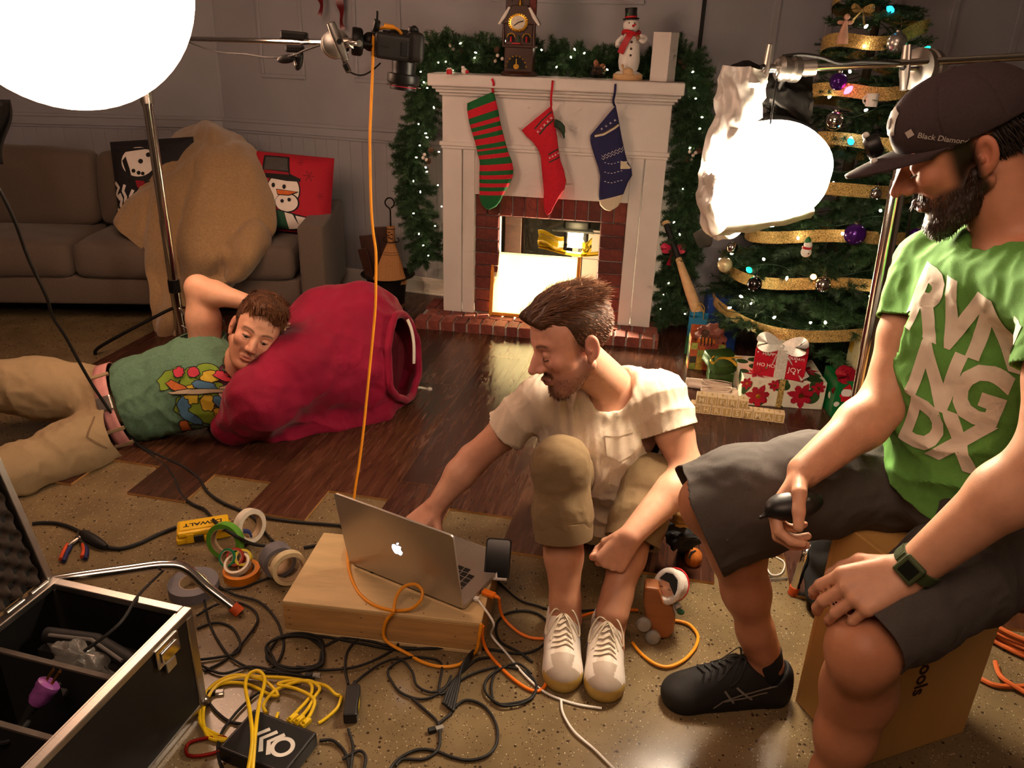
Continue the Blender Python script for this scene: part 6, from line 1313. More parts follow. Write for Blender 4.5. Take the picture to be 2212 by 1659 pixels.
for x, y in ((632, 1556), (646, 1560), (660, 1566)):
    t = thing('network_plug', 'yellow network plug in the back of the black router', 'plug', fl(x, y, .022), math.radians(55), 'yellow plugs in the router'); obj('plug', bx(-.012, .014, -.006, .006, 0, .011), 'yellow_cord', t, bevel=.002)
# router
rp_ = [fl(559, 1528, .042), fl(697, 1580, .042), fl(620, 1656, .042), fl(478, 1607, .042)]; rz_ = math.atan2((rp_[1]-rp_[0]).y, (rp_[1]-rp_[0]).x)
ro = thing('network_router', 'flat black router box with white chevrons and ring logo', 'router', (rp_[3].x, rp_[3].y, 0), rz_)
obj('housing', bx(0, .165, -.01, .105, .003, .042), 'black_plastic', ro, bevel=.004); obj('top_plate', bx(.006, .159, -.004, .099, .042, .0425), 'matte_black', ro, smooth=False)
for s in ((.02, .0), (.14, .0), (.02, .09), (.14, .09)): obj('foot', lathe([(.006, 0), (.006, .003)], 10), 'black_rubber', ro, loc=(s[0], s[1], 0))
M('logo_white', 'd9d4cc', .5)
obj('logo_ring', xf(lathe([(.0165, 0), (.0165, .0006), (.0255, .0006), (.0255, 0)], 36, False), T(.122, .044, .0426)), 'logo_white', ro, smooth=False)
for i in range(3): 
    x = .068+.019*i-.019; obj('logo_chevron', xf(join(stroke([(x+.020, .072), (x, .044), (x+.020, .016)], .0095)), T(0, 0, .0431)), 'logo_white', ro, smooth=False)
# carabiner
o = thing('carabiner', 'red carabiner clip on the concrete by the router', 'carabiner', fl(445, 1618), .2); M('red_anod', '8a1a10', .35, .6)
obj('ring', tube(spl([(.035, .02, .006), (.0, .024, .006), (-.034, .018, .006), (-.04, .0, .006), (-.03, -.018, .006), (.0, -.022, .006), (.036, -.014, .006), (.042, .004, .006)], 4, True), .004, 8, closed=True), 'red_anod', o)
# orange tether on and below the box
zt = .106
fcable('usb_cable', [(764, 1100, .008), (752, 1180, .106), (752, 1215, .110), (758, 1245, zt), (775, 1280, zt), (805, 1305, zt), (845, 1318, zt), (885, 1316, .118), (908, 1298, .140), (912, 1276, .158), (896, 1262, .165), (872, 1268, .158), (856, 1290, .138), (850, 1322, .116)], .0042, 'orange_cord', 'orange cable with a loop lying on top of the wooden box')
OB = lambda s_, z_: AM @ V((s_, -.008, z_))
cable('usb_cable', [fl(850, 1322, .116), AM @ V((.268, -.012, .075)), AM @ V((.270, -.018, .03)), fl(884, 1414, .007), (fl(912, 1430, .005)), fl(950, 1440, .005), fl(990, 1436, .006), fl(1020, 1415, .008), AM @ V((.50, -.014, .03)), AM @ V((.506, -.012, .08)), AM @ V((.508, -.006, .104))], .0042, 'orange_cord', 'orange cable looping down the front of the wooden box')
fcable('usb_cable', [(1043, 1352, .095), (1042, 1375, .06), (1052, 1405, .02), (1080, 1440, .006), (1115, 1472, .005), (1150, 1492, .005), (1172, 1488, .005), (1182, 1470, .006)], .0042, 'orange_cord2', 'orange cable curving from the box corner to the white shoes')
up_ = thing('usb_plug', 'orange usb plug in the side of the laptop', 'plug', LW @ V((.36, .085, .004)), lz)
obj('housing', bx(.004, .040, -.009, .009, .0, .010), 'orange_cord2', up_, bevel=.002); obj('sleeve', cyl((.040, 0, .005), (.052, 0, .004), .006, .004), 'orange_cord2', up_); obj('metal_tip', bx(0, .004, -.006, .006, .002, .008), 'steel', up_)
e_ = LW @ V((.412, .085, .008)); cable('usb_cable', [e_, fl(1085, 1330, .04), fl(1115, 1362, .012), fl(1145, 1377, .006), fl(1178, 1380, .005)], .0040, 'orange_cord2', 'orange cable from the laptop side to behind the white shoes')
fcable('usb_cable', [(1250, 1333), (1290, 1322), (1340, 1318), (1378, 1318)], .0040, 'orange_cord2', 'orange cable passing behind the white shoes to the wooden toy'); fcable('usb_cable', [(1366, 1388), (1385, 1412), (1415, 1434), (1445, 1440), (1478, 1425), (1502, 1398), (1507, 1372), (1490, 1350), (1468, 1342), (1448, 1340)], .0042, 'orange_cord', 'orange cable arc between the wooden toy and the black shoe')
e_ = LW @ V((.372, .05, .008)); cable('white_cable', [e_, AM @ V((.535, .02, .09)), fl(1062, 1372, .03), fl(1095, 1412, .006), fl(1135, 1460, .005), fl(1180, 1497, .005), fl(1240, 1520, .004), fl(1300, 1530, .004)], .0030, 'white_plastic', 'white cable from the laptop across the floor to the shoes')
fcable('white_cable', [(1212, 1512), (1216, 1540), (1240, 1580), (1285, 1620), (1330, 1665)], .0030, 'white_plastic', 'white cable running to the bottom edge')
# wooden toy with hooded doll
ty = thing('wooden_toy', 'curved wooden rocking toy with grey wheels behind the white shoes', 'toy', fl(1405, 1368), math.radians(-8))
M('toy_wood', '9a5f36', .45, var=.12, scale=14, stretch=(1, 1, 4)); M('toy_grey', '8f8d88', .5)
tp_ = [(-.030, .16), (-.028, .11), (-.018, .06), (-.002, .02), (.022, .004), (.045, .008), (.056, .03), (.056, .07), (.045, .10), (.020, .12), (.005, .16)]
obj('body', xf(prism(tp_, -.022, .022), RX(math.pi/2)), 'toy_wood', ty, bevel=.006)
for x, z in ((-.022, .055), (.004, .018)): obj('wheel', xf(lathe([(.004, -.012), (.016, -.010), (.020, .0), (.016, .010), (.004, .012)], 20), T(x, -.034, z) @ RX(math.pi/2)), 'toy_grey', ty)
dl_ = thing('hooded_doll', 'small doll in white fur hood with black hair leaning on the wooden toy', 'doll', fl(1440, 1300, .075)+V((0, -.015, 0)), math.radians(-18))
M('plush_white', 'd6cfc8', .95, var=.06, scale=200, bump=.001, bscale=300, sheen=.5); M('doll_face', 'd9a98a', .6, var=.03); M('doll_black', '0e0c0c', .7); M('hood_grey', 'b9bcb8', .8); M('mitt_green', '2e5a3c', .9)
obj('coat', lathe([(.020, -.012), (.030, -.010), (.026, .012), (.018, .03)], 20), 'hood_grey', dl_); obj('hood', ball((.008, .006, .062), (.040, .036, .044), 24, 16), 'plush_white', dl_)
fm = T(-.004, -.018, .074) @ RZ(-.35) @ RX(math.pi/2-.5)
obj('hood_rim', xf(torus(.032, .010, 28, 10), fm @ S(.95, 1.15, 1)), 'plush_white', dl_); obj('face', xf(ball((0, 0, -.004), (.028, .034, .014), 20, 12), fm), 'doll_face', dl_)
obj('fringe', xf(prism([(-.024, .012), (-.012, .032), (.006, .035), (.022, .026), (.028, .004), (.027, -.012), (.010, .004), (.004, .012)], .006, .0125), fm), 'doll_black', dl_)
for x in (-.012, .010): obj('eye', xf(tube([(x-.004, -.006, .0112), (x, -.004, .0118), (x+.004, -.006, .0112)], .0008, 5), fm), 'doll_black', dl_)
obj('mouth', xf(ball((-.003, -.017, .0095), (.003, .001, .001), 8, 6), fm), 'red_paint', dl_); obj('trim_line', xf(mv(torus(.0375, .002, 26, 6), 0, 0, 0), T(.010, .006, .066) @ RZ(-.35) @ RX(math.pi/2-.5) @ S(1, 1.12, 1)), 'red_paint', dl_)
obj('arm', tube([(-.018, -.012, .016), (-.012, -.026, .008), (.002, -.032, .006)], .008, 10), 'plush_white', dl_); obj('arm', tube([(.022, -.008, .018), (.030, -.016, .012)], .009, 10), 'hood_grey', dl_); obj('mitten', ball((.036, -.02, .006), (.010, .008, .008), 12, 8), 'mitt_green', dl_)
for i in range(5): obj('coat_button', ball((-.016+.007*i, -.030+.001*i, .004-.002*i), .0022, 8, 6), 'red_paint', dl_)
# toys behind the far shin
gl_ = thing('plush_toy', 'tan and black plush toy half hidden behind the bare shin', 'toy', fl(1470, 1175, .0)); M('plush_tan', 'c9a066', .9, var=.15, scale=100, bump=.001, bscale=200)
obj('head', ball(at(1478, 1112, 1.86), (.032, .028, .024)), 'plush_tan', gl_, W=True); obj('ruff', crump(tuple(at(1474, 1128, 1.86)), (.030, .024, .010), 4), 'plush_tan', gl_, W=True); obj('body', crump(tuple(at(1478, 1160, 1.90)), (.05, .035, .045), 6), 'matte_black', gl_, W=True); obj('base', cyl(fl(1480, 1190, .0), at(1478, 1165, 1.90), .02), 'matte_black', gl_, W=True); obj('wing', ribbon([at(1442, 1140, 1.85), at(1460, 1138, 1.85), at(1480, 1145, 1.85)], .018, (0, 0, 1), .006), 'matte_black', gl_, W=True)
og = thing('plush_toy', 'orange plush with closed eyes behind the bare shin', 'toy', fl(1497, 1222, .0)); obj('head', ball(fl(1498, 1205, .030), (.026, .024, .032)), 'plush_orange', og, W=True)
for dx in (-.006, .008): obj('eye', tube([fl(1496, 1200, .030)+V((dx-.004, -.026, .004)), fl(1496, 1200, .030)+V((dx, -.027, .007)), fl(1496, 1200, .030)+V((dx+.004, -.026, .004))], .001, 5), 'doll_black', og, W=True)
obj('brow', tube([fl(1485, 1196, .045)+V((0, -.024, 0)), fl(1490, 1185, .058)+V((0, -.02, 0)), fl(1500, 1182, .060)+V((0, -.018, 0))], .003, 6), 'doll_black', og, W=True)
fcable('white_cable', [(1430, 1200), (1450, 1212), (1475, 1216), (1490, 1212)], .0022, 'white_plastic', 'thin white cord behind the hooded doll'); fcable('white_cable', [(1652, 1215), (1665, 1240), (1688, 1238), (1694, 1215), (1670, 1200), (1655, 1195)], .0020, 'white_plastic', 'thin white wire loop on the floor behind the black shoe'); fcable('white_cable', [(1640, 1250), (1690, 1250), (1725, 1240), (1745, 1225)], .0020, 'grey_plastic', 'thin grey wire by the orange tipped leg')
# dark bag behind the upright box
bgv = Vol((.78, 1.66, 0), (1.20, 2.0, .42), .008); bgv.ell((.98, 1.80, .18), (.15, .10, .19), k=0).ell((.95, 1.78, .06), (.14, .10, .07), k=.04); bgv.cut((0, 0, .003), (0, 0, -1))
P, Q = bgv.mesh(2); P = P+nrm(P, Q)*(.010*nz(P, 14, 3))[:, None]; M('dark_denim', '232426', .9, var=.3, scale=300); P[:, 2] = np.maximum(P[:, 2], .009); tag(obj('canvas_bag', npmesh(P, Q), 'dark_denim'), 'dark canvas bag slumped behind the upright box', 'bag')
# orange extension cords at the right edge
oc = 'ext_orange'; M(oc, 'c4602a', .5, var=.06)
def worldloops(c, rx, ry, n, sd):
    r_ = random.Random(sd); return [V((c[0]+rx*(1+.12*r_.uniform(-1, 1))*math.cos(2*math.pi*i/10), c[1]+ry*(1+.12*r_.uniform(-1, 1))*math.sin(2*math.pi*i/10), .009+.008*(i//10)+r_.uniform(0, .006))) for i in range(n*10)]
c_ = fl(2165, 1370); cable('orange_cable', worldloops((c_.x+.06, c_.y), .12, .10, 7, 5), .0062, oc, 'coiled orange extension cord at the right edge', k=4)
fcable('orange_cable', [(2105, 1455, .008), (2125, 1470, .008), (2160, 1482, .008), (2230, 1482, .008)], .0062, oc, 'straight orange cord below the coil at the right edge'); fcable('orange_cable', [(2150, 1430, .01), (2158, 1455, .014), (2175, 1472, .016), (2230, 1505, .010)], .0062, oc, 'bent orange cord crossing below the coil at the right edge'); fcable('orange_cable', [(1735, 1225, .02), (1748, 1262, .012), (1757, 1290, .008), (1768, 1310, .008), (1800, 1330, .008)], .0062, oc, 'orange cord curling behind the upright box')
# ---------------------------------------------------------------- people
M('skin', 'ffffff', .5, var=.05, scale=60, sss=.12, attr='Col', bump=.0002, bscale=500)
M('hair', 'ffffff', .55, var=.2, scale=120, attr='Col')
M('eye', 'ffffff', .12, var=0, attr='Col'); M('lash', '1d120d', .7)
def arr(v): return np.array(tuple(v), float)
def basis(fwd, up):
    """local head axes (x = subject's left, -y = face, z = up) as a 3x3 matrix"""
    f = V(fwd).normalized(); u = V(up); u = (u-f*u.dot(f)).normalized(); x = u.cross(f)*1.0
    return Matrix(((x.x, -f.x, u.x), (x.y, -f.y, u.y), (x.z, -f.z, u.z)))
SK = lambda h_: np.array(lin(h_))
def sm(a, b, x): t = np.clip((x-a)/(b-a), 0, 1); return t*t*(3-2*t)
def head(h=.0026, lids=.0, mouth=0., jaw=1., nose=1.):
    v = Vol((-.10, -.14, -.135), (.10, .125, .135), h)
    v.ell((0, .015, .045), (.075, .095, .078), k=.0).ell((0, -.042, .042), (.062, .046, .062), k=.03).ell((0, -.042, -.022), (.061, .047, .068), k=.03)
    v.ell((0, -.036, -.072), (.046*jaw, .044, .045), k=.025)
    for s in (-1, 1):
        v.cap((s*.058*jaw, .008, -.045), (s*.02, -.062, -.098), .017, .016, k=.022); v.ell((s*.043, -.066, -.014), (.021, .018, .017), k=.02)
        v.cap((s*.012, -.083, .031), (s*.044, -.074, .034), .011, .008, k=.014)
    v.ell((0, -.073, -.099), (.020, .016, .016), k=.018)
    for s in (-1, 1): v.ell((s*.031, -.100, .007), (.020, .020, .0125), k=.012, sub=True)
    v.cap((0, -.084, .022), (0, -.110*nose-.001, -.026), .0085, .0105, k=.010)
    v.ell((0, -.094, -.016), (.0115, .017, .022), k=.008)
    for s in (-1, 1): v.ell((s*.0115, -.099, -.030), (.0085, .012, .008), k=.008)
    for s in (-1, 1): v.ell((s*.0055, -.106, -.0385), (.0032, .006, .004), k=.003, sub=True)
    for s in (-1, 1):
        e = (s*.031, -.0755, .006)
        v.ell((e[0], e[1]-.0005, e[2]+.0035), (.0150, .0140, .0110), k=.004)        # lids
        v.ell((e[0], e[1]-.0002, e[2]-.0070), (.0145, .0130, .0060), k=.004)
        if lids < .6: v.ell((e[0], e[1]-.012, e[2]-.0018), (.0120, .012, .0052*(1-lids)), k=.002, sub=True)
    v.cap((-.020, -.087, -.0595), (0, -.0955, -.0565), .0045, .0058, k=.006).cap((.020, -.087, -.0595), (0, -.0955, -.0565), .0045, .0058, k=.006)
    v.cap((-.016, -.087, -.069), (.016, -.087, -.069), .0055, k=.006).ell((0, -.091, -.0690), (.013, .007, .0065), k=.006)
    v.cap((-.023, -.097, -.0637), (.023, -.097, -.0637), .0022+mouth, k=.002, sub=True)
    for s in (-1, 1):
        Re = Matrix.Rotation(s*-.30, 3, 'Z') @ Matrix.Rotation(-.18, 3, 'X')
        v.ell((s*.079, .018, -.001), (.0085, .0185, .032), Re, k=.006); v.ell((s*.087, .015, .002), (.0075, .0105, .019), Re, k=.004, sub=True)
        v.ell((s*.083, .010, -.006), (.004, .005, .007), Re, k=.003); v.ell((s*.077, .006, -.028), (.006, .008, .010), k=.005)
    P, Q = v.mesh(1)
    return P, Q
def face_cols(P, skin, lip, brow, beard=None, blen=None):
    x, y, z = P.T; C = np.tile(SK(skin), (len(P), 1)); ax = np.abs(x)
    red = np.clip(np.exp(-((ax-.045)**2+(y+.07)**2+(z+.02)**2)/.0008)*.25+np.exp(-(x**2+(y+.11)**2+(z+.027)**2)/.0003)*.3+sm(.07, .085, ax)*.35, 0, .5)
    C = C*(1-red[:, None]*np.array([.05, .45, .4]))
    def put(m, c): nonlocal C; C = C*(1-m[:, None])+SK(c)*m[:, None]
    if beard is not None:
        for f, c in beard: put(np.clip(f(x, y, z), 0, 1), c)
    put((y < -.078)*np.exp(-((ax/.021)**4))*np.exp(-(((z+.0635)/.0085)**4))*.8, lip)
    bz = .0295+.006*np.sin(np.clip((ax-.012)/.04, 0, 1)*2.6); put(np.clip((y < -.055)*sm(.010, .016, ax)*(1-sm(.048, .056, ax))*np.exp(-(((z-bz)/.0040)**4))*.78, 0, 1), brow)
    put((y < -.098)*np.exp(-(((ax-.0055)/.004)**4))*np.exp(-(((z+.039)/.004)**4))*.8, '3a1a12')
    return C
def eyes(par, Mh, iris='3b2a1e', look=(0, -1, -.1), shut=False):
    for s in (-1, 1):
        zz = -.0035 if shut else .0052
        obj('eyelash', xf(tube(spl([(s*.0185, -.0865, zz+.003), (s*.026, -.0905, zz+.0002), (s*.034, -.0905, zz), (s*.044, -.0840, zz+.003)], 4), .0011, 5), Mh), 'lash', par, W=True)
        c = V((s*.031, -.0752, .006)); v, f = ball((0, 0, 0), .0122, 20, 14); P = np.array(v); d = arr(V(look).normalized()); a = P@d/.0122
        C = np.where((a > .90)[:, None], SK('050404'), np.where((a > .80)[:, None], SK(iris), SK('d9cfc6')))
        me = mesh_of(([tuple(Mh @ (c+V(p))) for p in v], f)); set_col(me, C); obj('eye', me, 'eye', par, W=True)
def strands(roots, dirs, N, length, col, wid=.0016, n=6, grav=(0, 0, -.2), curl=.15, lift=.5, seed=1, stiff=.8, lvar=.4, local_up=None):
    """ribbons grown from roots along dirs; numpy arrays"""
    r = np.random.RandomState(seed); k = len(roots); L = np.asarray(length)*(1+lvar*(r.rand(k)-.5)); st = L/(n-1)
    d = dirs+N*lift+curl*.4*r.randn(k, 3); d /= np.linalg.norm(d, axis=1)[:, None]; p = roots.copy(); pts = [p]; g = np.array(grav)
    for i in range(n-1):
        d = d*stiff+(dirs-N*.15*i/n)*(1-stiff)+g*.12+curl*.22*r.randn(k, 3); d /= np.linalg.norm(d, axis=1)[:, None]; p = p+d*st[:, None]; pts.append(p)
    A = np.cross(dirs, N+.3*r.randn(k, 3)); A /= np.maximum(np.linalg.norm(A, axis=1), 1e-9)[:, None]
    PP = []; 
    for i, q in enumerate(pts):
        w_ = wid*(1-.85*(i/(n-1))**2)*.5; PP += [q-A*w_, q+A*w_]
    PP = np.stack(PP, 1).reshape(-1, 3); b = (np.arange(k)*2*n)[:, None]
    Q = np.concatenate([b+np.array([2*i, 2*i+1, 2*i+3, 2*i+2]) for i in range(n-1)])
    tone = (.65+.7*r.rand(k))[:, None, None]*(np.linspace(.8, 1.25, n).repeat(2))[None, :, None]
    C = (np.asarray(col)[None, None, :] if np.ndim(col) == 1 else np.asarray(col)[:, None, :])*tone
    return PP, Q, C.reshape(-1, 3)
def place(P, Mh): R = np.array(Mh.to_3x3()); return P@R.T+arr(Mh.translation)
def hand(v, W_, D, S_, curls, thumb, sc=1., k=.006, left=False):
    """palm, four fingers and a thumb grown into volume v. D along the hand, S_ towards the thumb; back of hand = S_ x D side"""
    W_ = V(W_); D = V(D).normalized(); S_ = V(S_); S_ = (S_-D*S_.dot(D)).normalized(); B = D.cross(S_).normalized()*(-1 if left else 1)   # B: dorsal side
    ends = []
    kn = []
    for i, (off, ln) in enumerate(((.031, .088), (.0105, .093), (-.010, .089), (-.029, .081))):
        kp = W_+(D*ln+S_*off)*sc; kn.append(kp)
        v.cap(W_+S_*off*.55*sc+D*.012*sc, kp, .0165*sc, .0125*sc, k=.010)
    for i, (segs, r0) in enumerate((((.042, .026, .020), .0098), ((.046, .029, .021), .0102), ((.043, .027, .021), .0096), ((.034, .021, .018), .0086))):
        p = kn[i]; a = 0.; spread = (.10, .02, -.05, -.14)[i]; c = curls[i]
        for j, l in enumerate(segs):
            a += c[j]; d = (D*math.cos(a)-B*math.sin(a)+S_*spread*math.cos(a)).normalized(); q = p+d*l*sc
            v.cap(p, q, r0*(1-.07*j)*sc, r0*(1-.07*(j+1))*sc, k=.0035); p = q
        ends.append((p, d))
    t0 = W_+(D*.022+S_*.022-B*.004)*sc; dirs = thumb; p = t0; rr_ = (.0165, .0125, .0108, .0092)
    for j, (l, dd) in enumerate(zip((.040, .033, .027), dirs)):
        d = (D*dd[0]+S_*dd[1]+B*dd[2]).normalized(); q = p+d*l*sc; v.cap(p, q, rr_[j]*sc, rr_[j+1]*sc, k=.006); p = q
    ends.append((p, d)); return ends
def limb_col(P, skin, seed=0, redc=None): 
    n_ = nz(P, 14, seed); C = np.tile(SK(skin), (len(P), 1))*(1+.05*n_[:, None]*np.array([.4, 1, 1])); return C
def knuckle_red(C, P, pts, r=.016, a=.28):
    for p in pts: m = a*np.exp(-((P-arr(p))**2).sum(1)/r**2); C = C*(1-m[:, None]*np.array([.08, .5, .5]))
    return C
def cloth(v, planes=(), amp=.004, sc=14, seed=0, st=(1, 1, 1), smooth=2, extra=None, h=None):
    P, Q = v.mesh(smooth); N = nrm(P, Q); a = nz(P*np.array(st), sc, seed); b = nz(P*np.array(st), sc*2.3, seed+9)
    d = amp*(.6*(1-2*np.abs(a))+.35*(1-2*np.abs(b)))
    if extra is not None: d = d+extra(P)
    P = P+N*d[:, None]
    if not planes: return P, Q
    # open the garment's ends with clean straight cuts
    me = npmesh(P, Q); bm = bmesh.new(); bm.from_mesh(me)
    for p, n, r in planes:
        c = V(p); fs = [f for f in bm.faces if r > 5 or (f.calc_center_median()-c).length < r]; es = {e for f in fs for e in f.edges}; vs_ = {q for f in fs for q in f.verts}
        bmesh.ops.bisect_plane(bm, geom=list(vs_)+list(es)+fs, plane_co=c, plane_no=V(n).normalized(), clear_outer=True)
    bmesh.ops.triangulate(bm, faces=bm.faces); bm.to_mesh(me); bm.free()
    P = np.empty(len(me.vertices)*3, np.float32); me.vertices.foreach_get('co', P); Q = np.empty(len(me.polygons)*3, np.int32); me.loops.foreach_get('vertex_index', Q); bpy.data.meshes.remove(me)
    return P.reshape(-1, 3).astype(float), Q.reshape(-1, 3)
def folds(P, c, axis, rad, amp, freq, seed=0, skew=1.):
    """pinch folds running round an axis near c (an elbow, a knee, a waist)"""
    c = arr(c); ax = arr(V(axis).normalized()); d = P-c; t = d@ax; r = np.linalg.norm(d, axis=1)
    return amp*np.exp(-(r/rad)**2)*(1-2*np.abs(np.sin(.5*(t*freq+skew*2*nz(P, 9, seed))))**.8)
def skin_mesh(L, par, name='body'):
    P, Q, C = npjoin(L); return obj(name, npmesh(P, Q, name, C), 'skin', par, W=True)
def cam_hit(bvh, px, py):
    """where the line of sight of a pixel meets a surface"""
    h, n, i, d = bvh.ray_cast(V((0, 0, H_)), V(ray(px, py)).normalized()); return h
def thick(o, t=.0035):
    m = o.modifiers.new('s', 'SOLIDIFY'); m.thickness = t; m.offset = -1; return o
# ---- the man seated on the floor at the laptop
M('tee_cream', 'd9c8b4', .9, var=.05, scale=300, bump=.0003, bscale=600); M('khaki', '7d6749', .9, var=.07, scale=300, bump=.0004, bscale=500); M('khaki_dark', '7b6449', .9, var=.07, scale=300)
MB = V((.27, 2.05, 0))
pm = thing('person', 'seated man in cream T-shirt and rolled khaki trousers reaching to the laptop', 'person', MB)
hc = at(1236, 742, 1.83); Mh = Matrix.Translation(hc) @ basis((-.86, -.36, -.27), (-.22, .08, 1)).to_4x4() @ S(1.0, 1.0, 1.0)
P, Q = head(lids=.75, nose=1.06)
brd = [(lambda x, y, z: .55*sm(-.030, -.052, z)*(y < .03)*(1-.75*np.exp(-((np.abs(x)-.04)**2+(z+.045)**2)/.0006))*(1-sm(.0, .03, y)), '5a3524'),
       (lambda x, y, z: .75*np.exp(-((z+.0485)/.009)**4)*(y < -.075)*(np.abs(x) < .03), '4a2c1c'), (lambda x, y, z: .9*np.exp(-((z+.092)/.018)**2)*(y < -.06)*np.exp(-(np.abs(x)/.022)**4), '3a2015'),
       (lambda x, y, z: .55*sm(.045, .060, np.abs(x))*sm(-.030, -.014, y)*(1-sm(-.006, .010, y))*sm(-.06, -.03, z)*(1-sm(.03, .05, z)), '4a2c1d')]
C = face_cols(P, 'dca08a', 'b0615a', '3a2317', brd)
hd = (place(P, Mh), Q, C)
# neck and shoulders of the body
nb = at(1322, 842, 1.95); shR = at(1168, 862, 1.97); shL = at(1430, 856, 1.93)
tv = Vol(arr(nb)-np.array([.32, .25, .52]), arr(nb)+np.array([.32, .25, .16]), .007)
tv.cap(Mh @ V((0, .015, -.05)), nb+V((.0, .02, .0)), .053, .060, k=.02).cap(nb+V((-.07, .02, -.03)), nb+V((.07, .02, -.03)), .055, k=.03).ell(nb+V((-.01, .02, -.13)), (.15, .10, .13), k=.04).ell(nb+V((.02, .06, -.36)), (.13, .09, .14), k=.05)
tp, tq = tv.mesh(2)
elR, wrR = at(1022, 992, 2.00), at(942, 1092, 1.93); elL, wrL = at(1483, 1015, 1.83), at(1362, 1158, 1.66)
lo = np.minimum.reduce([arr(shR), arr(elR), arr(wrR)])-.16; hi = np.maximum.reduce([arr(shR), arr(elR), arr(wrR)])+.12
va = Vol(lo, hi, .0034)
va.chain([shR, shR.lerp(elR, .5)+V((0, 0, -.004)), elR, elR.lerp(wrR, .35)+V((0, 0, .004)), wrR], [.052, .046, .042, .042, .029], k=.02)
eR = hand(va, wrR, V((-.50, -.30, -.42)), V((.75, -.65, -.1)), [(.5, .7, .4), (.45, .6, .4), (.4, .6, .4), (.4, .6, .4)], [(.5, .8, -.3), (.8, .5, -.4), (.9, .3, -.4)])
pR = va.mesh(1)
lo = np.minimum.reduce([arr(shL), arr(elL), arr(wrL)])-.16; hi = np.maximum.reduce([arr(shL), arr(elL), arr(wrL)])+.12
vb = Vol(lo, hi, .0034)
vb.chain([shL, shL.lerp(elL, .5), elL, elL.lerp(wrL, .32)+V((.004, -.004, -.004)), wrL], [.054, .049, .043, .046, .030], k=.02).ell(elL+V((.012, 0, -.012)), (.028, .03, .03), k=.02)
eL = hand(vb, wrL, V((-.50, -.20, -.75)), V((-.8, .1, .5)), [(1.1, 1.4, .9), (1.15, 1.4, .9), (1.2, 1.4, .9), (1.25, 1.4, .9)], [(.8, .25, -.5), (.7, -.4, -.6), (.5, -.7, -.5)], left=True)
pL = vb.mesh(1)
# legs
hipR, hipL = V((.20, 2.12, .13)), V((.40, 2.12, .13)); knR, knL = at(1212, 1005, 1.735), at(1402, 1040, 1.84); anR, anL = at(1222, 1338, 1.615), at(1322, 1325, 1.60)
vl = Vol((.02, 1.44, .0), (.52, 2.0, .56), .0045)
for kn, an in ((knR, anR), (knL, anL)):
    d = an-kn; side = V((0, .018, 0))
    vl.chain([kn, kn+d*.22+side, kn+d*.34+side*1.3, kn+d*.6+side*.6, kn+d*.88, an], [.054, .055, .058, .047, .037, .038], k=.02)
    vl.chain([an, an+V((0, .01, -.04)), an+V((0, -.06, -.055))], [.036, .034, .03], k=.02)
lp_ = vl.mesh(1)
SKM = 'd7a085'
sk = [hd, (tp, tq, limb_col(tp, SKM))]
for q_, sd in ((pR, 3), (pL, 4), (lp_, 5)): sk.append((q_[0], q_[1], limb_col(q_[0], SKM if sd < 5 else 'c08a6c', sd)))
bd_ = skin_mesh(sk, pm)
eyes(pm, Mh, look=(0, -1, -.5), shut=True)
# hair: quiff swept up and back, short sides
hv = Vol((-.11, -.13, -.09), (.11, .15, .20), .0032)
hv.ell((0, .020, .050), (.079, .097, .083), k=0).ell((0, -.035, .098), (.058, .060, .034), k=.03).ell((.0, .02, .112), (.056, .070, .028), k=.03).ell((0, -.082, .092), (.045, .026, .022), k=.02)
hv.cut((0, -.075, .052), (0, -.75, -.66)); hv.cut((0, .02, -.062), (0, .35, -1)); hv.cut((0, -.028, -.01), (0, -1, -.62))
hp, hq = hv.mesh(2); hn = nrm(hp, hq); x, y, z = hp.T
fly = np.stack([.25*np.sign(x)*np.abs(x)/.05, .9+0*x, .35-1.2*sm(.0, .12, y)], 1); top = sm(.06, .10, z)
hp2 = hp+hn*(.0035*np.sin(x*330+2*nz(hp, 20, 3))*top+.004*nz(hp*np.array([3, .7, 1]), 40, 5)*top)[:, None]
HC = SK('4c3020'); hair = [(hp2, hq, np.tile(HC, (len(hp), 1))*(.75+.35*top)[:, None])]
r = np.random.RandomState(3)
ii = r.choice(np.where(z > -.06)[0], 6500); p_, n_ = hp2[ii], hn[ii]; tp_ = sm(.065, .11, p_[:, 2])
dr_ = np.stack([.5*p_[:, 0]/.06+.25*r.randn(len(ii))*tp_, .8+.2*tp_, -.9*(1-tp_)+.25*tp_*(p_[:, 1] < 0)], 1); dr_ /= np.linalg.norm(dr_, axis=1)[:, None]
hair.append(strands(p_-n_*.002, dr_, n_, .009+.026*tp_, SK('6b4630'), .0020, 6, curl=.30, lift=.08+.12*tp_[:, None], grav=(0, .2, -.35), seed=4))
ii = r.choice(np.where((z > .10))[0], 500); p_, n_ = hp2[ii], hn[ii]; dr_ = np.stack([.9*r.randn(500)*.6, .8+0*ii, .2+0*ii], 1)
hair.append(strands(p_-n_*.004, dr_, n_, .034, SK('8a5e40'), .0018, 8, curl=.75, lift=.30, grav=(0, .3, -.6), seed=5))
PP, QQ, CC = npjoin(hair); obj('hair', npmesh(place(PP, Mh), QQ, 'hair', CC), 'hair', pm, W=True)
